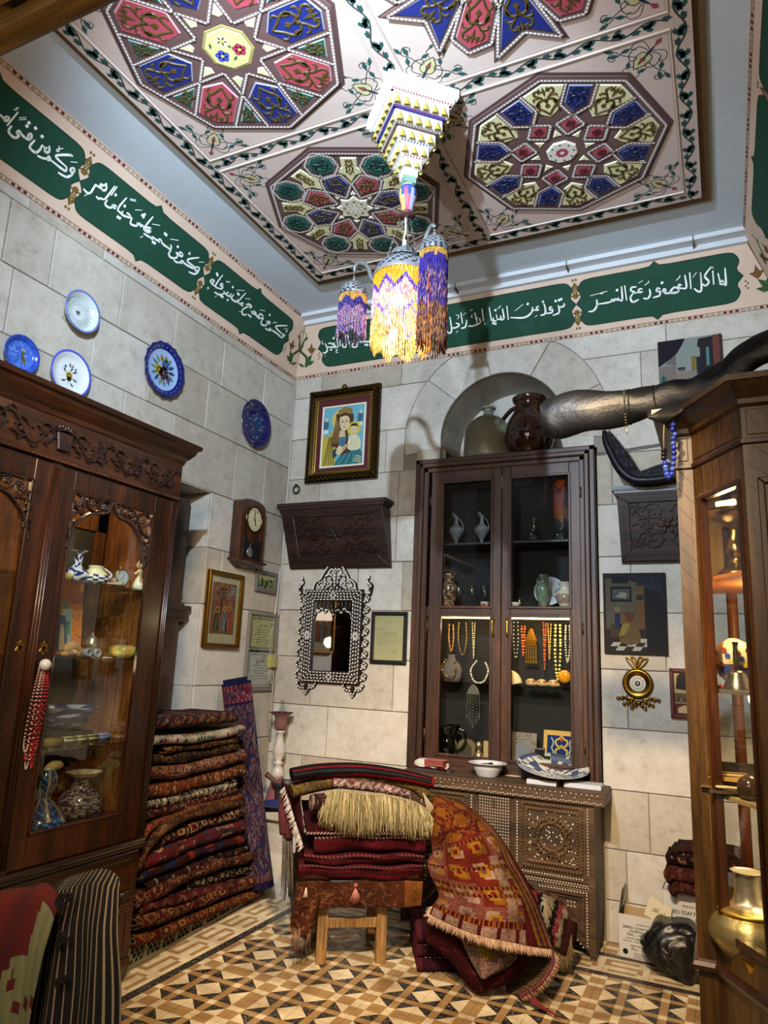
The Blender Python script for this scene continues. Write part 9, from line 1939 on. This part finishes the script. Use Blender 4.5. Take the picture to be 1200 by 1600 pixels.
for k in range(16):an=-PI/2-1.1+k*0.16;zz=SZ[1]+0.065+0.06*((k*5)%7)/7;f=Fr((x+0.0605*math.cos(an),y+0.0605*math.sin(an),zz),(-math.sin(an),math.cos(an),0),(0,0,1));g.disc(f,0,0,0.0085,0.001,('9a3a2a','3a4a9a','b0942a','7a2a2a')[k%4],8)
obj('painted_flowers',g,M['gloss'],tk)
x,y=px2(1152,1065,2.40),2.40;g=G();g.tube([(x,y,SZ[1]+0.055),(x,y,SZ[1]+0.09),(x,y,SZ[1]+0.125),(x,y,SZ[1]+0.14)],[0.006,0.009,0.007,0.010],10,'1c1a18',3)
pot('hand_bell',[(0.04,0),(0.038,0.008),(0.03,0.03),(0.022,0.05),(0.006,0.058)],x,y,SZ[1]+0.001,'brass hand bell with a black handle before the painted egg','bell','brass','7a7468',n=22,parts=[('handle',g,'lacq')])
g=G();x,y=px2(1128,1065,2.44),2.44
for k in range(16):g.ball((x+0.025*math.cos(k*0.4),y+0.02*math.sin(k*0.4),SZ[1]+0.007),0.006,'8a2018',6,4)
single('red_beads',g,M['bead'],'little ring of red beads left of the hand bell','beads')
g=G()
for k in range(14):a=R.uniform(-0.25,0.25);x,y=px2(1140,1225,2.42)+R.uniform(-0.02,0.03),2.40+R.uniform(-0.02,0.06);f=Fr((x,y,SZ[2]+0.002+k*0.004),(math.cos(a),math.sin(a),0),(-math.sin(a),math.cos(a),0));g.fbox(f,-0.06,0.06,-0.012,0.012,0,0.0035,R.choice(['b09a6a','8a6a34','3a3024','a88a4a','5a4a30']))
stuff(single('letter_openers',g,M['lacq'],'untidy heap of wooden letter openers on the lowest shelf of the right vitrine','letter openers'))
g=G();x=px2(1150,1195,2.55);g.box(x-0.05,x+0.06,2.55,2.57,SZ[2]+0.001,SZ[2]+0.075,'1c1612');single('black_plaque',g,M['lacq'],'black plaque standing behind the letter openers','plaque')
x,y=px2(1172,1235,2.33),2.34;g=G();g.ball((x,y,SZ[2]+0.034),0.034,'3a2a20',14,10);single('dark_ball',g,M['gloss'],'dark round gourd at the right end of the lowest shelf','gourd')
x,y=px2(1165,1440,2.40)+0.01,2.42;hd=handle(x,y,0.722,(0.04,0.04),0.13,0.235,0.4,0.05,'a8884a',0.007)
pot('silver_ewer',[(0.05,0),(0.06,0.012),(0.10,0.06),(0.097,0.10),(0.078,0.128),(0.082,0.134),(0.078,0.142),(0.042,0.16),(0.034,0.20),(0.036,0.235),(0.044,0.24),(0.03,0.235)],x,y,0.723,'big lobed silver and gold ewer on the floor of the right vitrine','ewer','silver',cf=lambda u,i,z:'c4bca8' if z>0.15 else ('c0a050' if 0.125<z<0.146 else 'a09468'),n=40,ripple=lambda a,i:1+(0.05*abs(math.cos(a*4)) if 0<i<4 else 0),parts=[('handle',hd,'brass')])
x,y=px2(1188,1478,2.30),2.31;pot('brass_bowl',[(0.012,0),(0.03,0.012),(0.042,0.035),(0.045,0.045),(0.04,0.04),(0.02,0.012)],x,y,0.723,'small bright brass bowl in front of the silver ewer','bowl','brass','b8903a',n=24)
x,y=px2(1118,1400,2.52),2.52;g=G();g.ball((x,y,0.80),0.035,'8a6a28',14,10);g.lathe([(0.03,0.723),(0.035,0.74),(0.015,0.77)],(x,y,0),14,'6a5020');single('brass_ball',g,M['brass'],'brass ball ornament at the left of the silver ewer','ornament')
x,y=px2(1165,1375,2.55),2.58;pot('clear_tub',[(0.07,0),(0.085,0.16),(0.095,0.165),(0.095,0.175),(0.085,0.175)],x,y,0.723,'clear plastic tub behind the silver ewer','tub','clear',n=24)
g=G()
for k in range(40):x,y=R.uniform(-0.03,0.12),2.36-R.uniform(0,0.12);y=max(y,2.25+0.14*(0.09-x)/0.15+0.02);g.ball((x,y,0.728),0.006,R.choice(['7a2024','a8884a','3a5a3a','5a4a3a']),5,4)
stuff(single('trinkets',g,M['bead'],'scatter of red, green and gold beads along the vitrine door sill','beads'))
# ---- black leather case on top
tk=thing('leather_case','long black leather case with a zip lying on the right vitrine','case',atY(1060,640,2.36));Y_=2.40
P=[atY(x,y,Yq) for x,y,Yq in ((847,657,2.46),(870,652,2.46),(930,641,2.45),(990,634,2.45),(1040,622,2.44),(1080,612,2.43),(1120,592,2.41),(1160,563,2.38),(1205,538,2.36),(1260,520,2.34))]
rs=[0.058,0.083,0.075,0.060,0.055,0.052,0.045,0.048,0.055,0.05]
g=G();Q=sm([np.append(p,r) for p,r in zip(P,rs)],9);rows=[]
for i,q in enumerate(Q):
 d=nrm(Q[min(i+1,len(Q)-1)][:3]-Q[max(i-1,0)][:3]);u=nrm(np.cross(d,(0,0,1)));v=np.cross(u,d);f=i/(len(Q)-1)
 rows.append([q[:3]+u*(q[3]*0.42*math.cos(a)*(1+0.04*math.sin(f*40+a*2)))+v*(q[3]*math.sin(a)*(1+0.05*math.sin(f*23+a*3)))+v*0.004*math.sin(f*40+3*math.cos(a)) for a in np.linspace(0,2*PI,29)])
g.grid(rows,'0a0b0e');g.F.append([j for j in range(28)]);g.C.append(hx('17191e'));g.S.append(False);obj('case_body',g,M['leather'],tk)
g=G()
for i in (26,33):q=G();q.tube([p*1.0 for p in rows[i]],0.003,5,'0a0a0c');obj('seam',q,M['leather'],tk)
g.tube([p*1.0 for p in rows[25]],0.003,5,'0a0a0c')
for k in range(26):p=rows[25][k];g.ball(p,0.0042,'5a5448',5,3)
p=rows[25][20];g.tube([p,p+A3((0.002,-0.01,-0.02)),p+A3((0.002,-0.008,-0.035))],[0.003,0.004,0.002],5,'8a8478');obj('zip',g,M['iron'],tk)
g=G();Lf=[[atY(x,y,Yq) for x,y,Yq in r] for r in ([(1010,640,2.37),(1045,632,2.36),(1075,625,2.34),(1100,612,2.31)],[(1012,652,2.36),(1030,650,2.35),(1062,645,2.33),(1085,628,2.31)],[(1014,655,2.36),(1035,660,2.35),(1050,655,2.34),(1072,634,2.33)])]
A2=[sm(r,6) for r in Lf];g.grid([[A2[i][j] for j in range(len(A2[0]))] for i in range(3)],'15161a');solid(obj('torn_flap',g,M['leather'],tk),0.006)
# blue bead string hanging from the case
tk=thing('blue_bead_string','string of shiny blue and black beads hanging from the leather case','beads',atY(1045,748,2.35))
cols=['1a2a8a','14207a','2a3a9a','24388a','3a4a9a']
for k,(x,y) in enumerate(((1052,664),(1051,671),(1055,679),(1052,685),(1052,693),(1053,700),(1053,708),(1053,716),(1052,725),(1051,733),(1050,741),(1045,746),(1042,741),(1041,735),(1040,730),(1039,724))):g=G();g.ball(atY(x,y,2.35),0.0088,cols[k%5],12,8);obj('blue_bead',g,M['gloss'],tk)
for k,y in enumerate((704,710,716)):g=G();g.ball(atY(1037.5,y,2.35),0.0098,'120c10',12,8,0.8);obj('black_bead',g,M['gloss'],tk)
g=G();g.tube([atY(1037.5,706,2.35),atY(1037,680,2.35),atY(1038,655,2.36)],0.0016,4,'8a7a60');g.tube([atY(1052,664,2.35),atY(1050,648,2.36)],0.0016,4,'8a7a60');obj('cord',g,M['thread'],tk)
# quilted black leather seat standing on the right wall shelf
tk=thing('quilted_seat','small quilted black leather seat standing on the right carved wall shelf','seat',atY(1010,752,4.47));Rq=[[(944,675),(949,695),(960,716),(974,735),(992,748),(1022,748),(1060,742),(1100,741)],[(953,676),(968,694),(985,716),(997,735),(1002,738),(1030,728),(1062,722),(1100,718)]]
g=G();Oq,Iq=(sm([A3(q) for q in r],8) for r in Rq);rows=[]
for i in range(len(Oq)):
 rows.append([atY(*(Oq[i]+(Iq[i]-Oq[i])*j/12),4.40+0.10*j/12-0.022*abs(math.sin(i*0.39))*abs(math.sin(j*0.78))) for j in range(13)])
g.grid(rows,'1c1a20');solid(obj('quilted_pad',g,M['leather'],tk),0.02)
g=G();P=[atY(x,y,4.375) for x,y in ((944,673),(947,690),(957,712),(970,734),(990,749),(1020,750),(1060,744),(1100,743))];g.tube(P,[0.012,0.022,0.026,0.03,0.03,0.028,0.026,0.026],10,'0e0d12',6);obj('rolled_edge',g,M['leather'],tk)
# ------------------------------------------------------------------ pedestal, lamp, boxes, bag
p=atY(455,1300,4.38);PX_,PY_=-2.70,4.37
t=thing('stone_pedestal','pale stone pedestal with a marble slab in the left back corner','pedestal',(PX_,PY_,0));sq_=lambda h,z:[(PX_-h,PY_-h,z),(PX_+h*1.5,PY_-h,z),(PX_+h*1.5,PY_+h,z),(PX_-h,PY_+h,z)]
obj('column',loft([sq_(0.165,0),sq_(0.165,0.03),sq_(0.135,0.10),sq_(0.125,0.25),sq_(0.15,0.38),sq_(0.175,0.46)]),M['stone'],t);obj('slab',loft([sq_(0.195,0.46),sq_(0.2,0.468),sq_(0.2,0.505),sq_(0.19,0.512)]),M['stone'],t)
x,y=float(atY(430,1240,4.25)[0]),4.25;pot('blue_dish',[(0.05,0),(0.06,0.004),(0.10,0.026),(0.13,0.036),(0.127,0.04),(0.09,0.028),(0.05,0.01),(0.002,0.009)],x+0.02,y,0.513,'deep blue glazed dish on the marble slab beside the stool pile','dish',c='28305e',n=36)
x,y=float(atY(437,1218,4.42)[0])+0.05,4.44;g=G();g.tube([(x-0.015,y-0.02,0.59),(x-0.07,y-0.03,0.645),(x-0.15,y-0.04,0.70)],[0.018,0.012,0.020],8,'4a2a1c',4)
pot('stone_mortar',[(0.07,0),(0.08,0.02),(0.085,0.10),(0.105,0.13),(0.105,0.145),(0.085,0.14),(0.06,0.06)],x,y,0.513,'dark mortar with a wooden pestle on the marble slab','mortar','lacq','2c2824',n=28,parts=[('pestle',g,'lacq')])
x,y=float(atY(430,1190,4.42)[0]),4.46;tk=thing('baluster_lamp','white baluster lamp with a ruffled pink glass shade in the corner','lamp',(x,y,0.513))
g=G();g.lathe([(0.075,0),(0.075,0.02),(0.062,0.06),(0.045,0.11),(0.04,0.15),(0.05,0.16)],(x,y,0.513),24,'7a4a50');obj('pink_base',g,M['gloss'],tk)
g=G();g.lathe([(0.04,0.16),(0.048,0.19),(0.035,0.22),(0.022,0.245),(0.034,0.255),(0.034,0.265),(0.02,0.275),(0.042,0.32),(0.044,0.35),(0.026,0.42),(0.02,0.46),(0.034,0.468),(0.034,0.48)],(x,y,0.513),24,'b4aca4');obj('baluster',g,M['gloss'],tk)
g=G();g.lathe([(0.03,0.48),(0.044,0.51),(0.042,0.55),(0.05,0.58),(0.078,0.60),(0.082,0.605),(0.05,0.585)],(x,y,0.513),36,cf=lambda u,i,z:'6a2c34' if i>3 else '8a6258',ripple=lambda a,i:1+(0.10*math.cos(a*7) if i>3 else 0));obj('ruffled_shade',g,vc('pink_glass',0.15,trans=0.35),tk)
g=G();g.lathe([(0.018,0.56),(0.026,0.60),(0.016,0.65),(0.015,0.69)],(x,y,0.513),16,cap=False);obj('glass_chimney',g,M['clear'],tk)
def soapbox(fr,w_,h,d,label,open_):
 tk=thing('soap_carton',label,'carton',fr.p(w_/2,0,-d/2),'soap cartons on the floor');cw='b4b2ae'
 g=G();g.fbox(fr,0,w_,0,h,-0.004,0,cw);g.fbox(fr,0,w_,0,h,-d,-d+0.004,'a08a64');g.fbox(fr,w_-0.004,w_,0,h,-d,0,'1c4a26');g.fbox(fr,0,w_,0,0.004,-d,0,'a08a64')
 if not open_:g.fbox(fr,0,w_,h-0.004,h,-d,0,cw)
 obj('carton_body',g,M['paper'],tk)
 g=G();g.fbox(fr,-0.001,0.004,0,h,-d,-0.001,'1c4a26');obj('green_side',g,M['paper'],tk)
 g=G()
 for k,(tx,x0,x1,y,hh) in enumerate((('PRODUCED BY',0.36,0.64,0.80,0.022),('JEBEILI SOAP FACTORY',0.08,0.92,0.70,0.055),('ALEPPO - SYRIA',0.22,0.78,0.62,0.04),('TEL. : 00963 944',0.16,0.84,0.535,0.045),('www.jebeilisoap.com',0.14,0.86,0.46,0.04),('E-mail : info@jebeilisoap.com',0.10,0.90,0.395,0.035),('Net Weight : 5 K.g',0.24,0.80,0.29,0.05),('Pro. - Date 2023',0.26,0.78,0.21,0.05))):text_on(g,fr,tx,w_*x0,w_*x1,h*y,0.0012,'2a3034',height=h*hh*1.25,bold=0.012)
 for k in range(4):g.fbox(fr,w_*0.3,w_*0.8,h*(0.15-k*0.035),h*(0.158-k*0.035),0,0.001,'4a5054')
 g.disc(fr,w_*0.13,h*0.16,w_*0.055,0.0012,'14100c',16);obj('printed_text',g,M['paper'],tk)
 if open_:
  def flap(q,c,arab=None):
   g=G();f=Fr(q[0],A3(q[1])-A3(q[0]),A3(q[3])-A3(q[0]));L2=[f.o,A3(q[1]),A3(q[2]),A3(q[3])];loc=[(float((v-f.o)@f.u),float((v-f.o)@f.v)) for v in L2];g.prism(f,loc,-0.003,0.0,c);fl=obj('flap',g,M['paper'],tk)
   g=G();text_on(g,f,'صابون الغار',loc[1][0]*0.2,loc[1][0]*0.8,loc[2][1]*0.42,0.001,'2a5a34',1.6,0.02,True);obj('flap_print',g,M['paper'],fl)
  P=lambda a,b,c:fr.p(a,b,c)
  flap([P(0.002,h,-d),P(0.002,h,0),P(-0.09,h+0.10,-0.01),P(-0.10,h+0.11,-d)][0:0] or [P(0.0,h,0.0),P(0.0,h,-d),P(0.04,h+0.12,-d),P(0.02,h+0.12,0.0)],'a8a8a4');flap([P(w_*0.52,h+0.012,-0.02),P(w_*1.04,h-0.025,0.03),P(w_*1.10,h+0.06,-0.02),P(w_*0.64,h+0.10,-0.06)],'b4aa92')
 return tk
SHAPE['ص']=(0xFEB9,4);SHAPE['و']=(0xFEED,0xFEEE);SHAPE['غ']=(0xFECD,4)
fr=Fr((-0.60,4.40,0.001),(1,-0.035,0),(0,0,1));soapbox(fr,0.25,0.215,0.16,'open white soap carton with green sides standing by the chest',True)
fr=Fr((-0.372,4.42,0.001),(1,-0.02,0),(0,0,1));soapbox(fr,0.27,0.37,0.15,'closed white soap carton with green edge under the folded rugs at the right',False)
for k,(z0,z1,x0,o,c,L) in enumerate(((0.373,0.43,-0.325,0.0,['3a1a18','4a2420','5a2e24','2a1010'],'lowest brown red rug folded on the closed soap carton'),(0.432,0.50,-0.345,0.01,['4a201c','5a2a22','3a1614','6a4030'],'middle brown red rug folded on the closed soap carton'),(0.502,0.575,-0.335,-0.02,['2a1214','4a2a20','7a5a44','1a0c0e'],'dark patterned rug with pale bands on top of the carton rugs'),(0.577,0.605,-0.305,-0.03,['3a1216','4a1a1e','2a0c10','2a3a24'],'thin dark red rug on top of all the carton rugs'))):
 tk=thing('folded_rug',L,'rug',(x0+0.17,4.45,z0),'rugs folded on the soap carton');pf=pat(c,0.05,0.04,60+k,'floral' if k !=2 else 'medallion');f=Fr((x0,4.34-o,0),(1,0.03,0),(0,0,1));n=30
 prof=[(-0.20,z1)]+[(-(z1-z0)/2+(z1-z0)/2*math.sin(a),(z0+z1)/2+(z1-z0)/2*math.cos(a)) for a in np.linspace(0,PI,9)]+[(-0.20,z0)];m=len(prof)
 V=[f.p(0.36*i/n-0.012*math.sin(j*0.5),b+0.003*math.sin(i*0.5+k)-0.02*(0.36*i/n<0.02),h+0.006*math.sin(i*0.4+k*2)) for i in range(n+1) for j,(h,b) in enumerate(prof)]
 F=[(i*m+j,i*m+(j+1)%m,(i+1)*m+(j+1)%m,(i+1)*m+j) for i in range(n) for j in range(m)]+[tuple(range(m))[::-1],tuple(n*m+q for q in range(m))]
 C=[hx(pf(0.36*i/n,0.014*j)) for i in range(n) for j in range(m)]+[hx(c[0])]*2;g=G();g.add(V,F,C,True);obj('fold',g,M['rug'],tk)
g=G();rows=[]
pb=[(1003,1472),(1010,1455),(1025,1442),(1045,1436),(1075,1446),(1095,1460),(1100,1500),(1090,1545),(1075,1536),(1055,1520),(1035,1508),(1015,1495)]
cc=A3(atY(1055,1490,4.28));ring_=[atY(x,y,4.30) for x,y in pb];cen=sum(ring_)/len(ring_)
for i in range(14):
 f=i/13;bul=math.cos(f*PI/2);s=math.sin(PI/2*(f))
 rows.append([cen+(ring_[j%12]*(1-((j*2)%4)/8*0)-cen)*max(s,0.02)+A3((0,-0.13*bul,0))+A3((0.010*math.sin(j*2.7+i*1.3),-0.028*abs(math.sin(j*1.9+i*0.9))*s,0.010*math.cos(j*3.1+i))) for j in list(range(12))+[0]])
for r in rows:
 for j in range(len(r)):r[j]=A3((r[j][0],r[j][1],max(r[j][2],0.004)))
sub_rows=[sm(r,4) for r in rows];back=[[p+A3((0,0.10,0)) for p in sub_rows[-1]]]
g.grid(sub_rows+back+[[cen+A3((0,0.12,0))]*len(sub_rows[0])],'0b0b0d');single('black_plastic_bag',g,M['bag'],'crumpled black plastic bag lying against the soap cartons','bag')
# ------------------------------------------------------------------ textiles over a stand in the foreground
t=thing('cloth_stand','dark wooden rail stand under the draped cloths at the lower left','stand',(-1.78,1.63,0));g=G();dn=A3((0,0.03,-0.035));g.tube([atY(-60,1404,1.58)+dn,atY(90,1392,1.62)+dn,atY(184,1386,1.65)+dn],0.011,10);obj('rail',g,M['cab'],t)
for x,y in ((-2.2,1.63),(-1.66,1.68)):g=G();g.box(x-0.015,x+0.015,y-0.015,y+0.015,0.02,0.78);g.box(x-0.02,x+0.02,y-0.16,y+0.16,0,0.03);obj('post',g,M['cab'],t)
def drape(name,label,top,wv,cf,n=64,Yd=0.06,low=0.12,seed=0,mat='cloth'):
 """cloth over a rail: top = pixel line of its upper edge (left to right), hanging to z=low"""
 P=sm([atY(*q) for q in top],30);ac=np.concatenate([[0],np.cumsum([np.linalg.norm(P[i+1]-P[i]) for i in range(len(P)-1)])]);P=[A3([np.interp(ac[-1]*i/400,ac,[p[k] for p in P]) for k in range(3)]) for i in range(401)];tk=thing(name,label,'textile',P[len(P)//2]*A3((1,1,0))+A3((0,0,low)),None)
 P=[P[int(i*(len(P)-1)/n)] for i in range(n+1)];rows=[]
 for i,p in enumerate(P):
  u=i/n;k=max(0.03,1-u**5);col=[p+A3((0,0.10*k,-0.30*k)),p+A3((0,0.08*k,-0.12*k)),p+A3((0,0.055*k,-0.02*k)),p+A3((0,0.03*k,0.0))]
  m=26
  for j in range(1,m+1):
   f=j/m;z=p[2]-(p[2]-low)*f;col.append(A3((p[0]+wv(u,f),p[1]-0.02*min(1,f*6)-0.012*math.sin(u*wv.k+seed+f*1.5)*min(1,f*3)-0.03*f,z)))
  rows.append(col)
 g=G();g.grid(rows,cf=cf,flip=False);solid(obj('cloth',g,M[mat],tk),0.004);return tk
def w1(u,f):return 0.20*f*(u-0.15)+0.03*math.sin(f*5+0.5)*f*u
w1.k=16
def striped(u,v):
 if u<0.10+0.015*math.sin(v*60):return '0e0b0a'
 k=(u*15.5)%1;return 'a0907a' if 0.30<k<0.46 else ('5a4a3a' if 0.26<k<0.50 else '0f0b0b')
Ys=1.62
drape('striped_cloth','black cloth with thin gold stripes draped at the lower left',[(78,1383,Ys),(105,1372,Ys),(135,1364,Ys+0.01),(152,1362,Ys+0.02),(170,1366,Ys+0.03),(186,1378,Ys+0.04)],w1,striped,110,seed=1)
tk=bpy.data.objects['striped_cloth'];g=G()
for x,y,r in ((92,1410,7),(100,1416,6),(108,1401,6),(96,1402,6),(88,1424,6),(95,1462,7),(102,1466,6),(92,1475,6),(99,1530,7),(92,1536,6)):
 c=atY(x,y,1.565);fr=Fr(c,(1,0,0),(0,0,1))
 for k in range(6):g.ball(fr.p(0.008*math.cos(k*1.05),0.008*math.sin(k*1.05),0.002),0.0055,'0e0c0c',6,4)
stuff(obj('knotted_tassels',g,M['thread'],tk))
def w2(u,f):return 0.03*f*(u-0.6)+0.02*math.sin(f*4+u*3)*f
w2.k=11
def floral(u,v):
 red=u<0.86-1.05*(v-0.14)+0.02*math.sin(v*30) or v<0.13 or (0.71<u<0.80-0.1*abs(v-0.2) and v<0.30)
 if u<0.51+0.02*math.sin(v*40) and 0.25<v<0.37 or (u<0.47 and 0.39<v<0.43):return hx('8a6a18')
 if (u-0.68)**2*2+(v-0.385)**2*4<0.0022 or (abs(v-0.44+0.3*(u-0.85))<0.012 and u>0.72):return hx('5a1018')
 n=hsh(int(u*26),int(v*26),5)
 return mixc('541008' if u<0.55 else '480a12','6e1c0c',0.5*abs(math.sin(u*9+v*3))) if red else mixc('8a8a64','6a7250',0.6*abs(math.sin(u*31+2*math.sin(v*6)))+0.1*n)
drape('flowered_cloth','red, gold and pale green flowered cloth hanging at the lower left corner',[(-60,1404,1.50),(-20,1398,1.51),(10,1393,1.52),(35,1390,1.53),(60,1384,1.55),(80,1398,1.56),(90,1416,1.56)],w2,floral,90,seed=2.4)
# ------------------------------------------------------------------ carved beam across the front of the room
YQ=0.45;z_=float(atY(100,42,YQ)[2])
t=thing('carved_beam','carved brown wooden beam close to the camera at the top left corner','beam',(-1.0,0.3,z_));fb=Fr((-0.552,YQ,z_),(1,0,0),(0,-1,0))
g=G();g.fbox(fb,-1.2,0.08,0.0,0.26,-0.2,-0.012);obj('beam_body',g,M['beam'],t)
g=G();g.fbox(fb,-1.2,0.08,0.0,0.035,-0.012,0.003,bev=0.006);obj('edge_moulding',g,M['beam'],t)
g=G();k_=0.36
for k in range(10):
 x=-1.2+k*0.12;Q_=lambda L:[(x+a*k_,0.01+b*k_) for a,b in L]
 for L in ([(0,0.12),(0.07,0.19),(0.20,0.19),(0.27,0.12),(0.33,0.12)],[(0.07,0.19),(0.04,0.30),(0.135,0.40),(0.23,0.30),(0.20,0.19)],[(0.04,0.30),(-0.06,0.30)]):g.bar(fb,Q_(L),0.014,-0.014,0.002)
 g.prism(fb,ngon(6,0.018,0,Q_([(0.135,0.285)])[0]),-0.014,-0.002,'ffffff',0.004)
obj('carved_lattice',g,M['beam'],t)
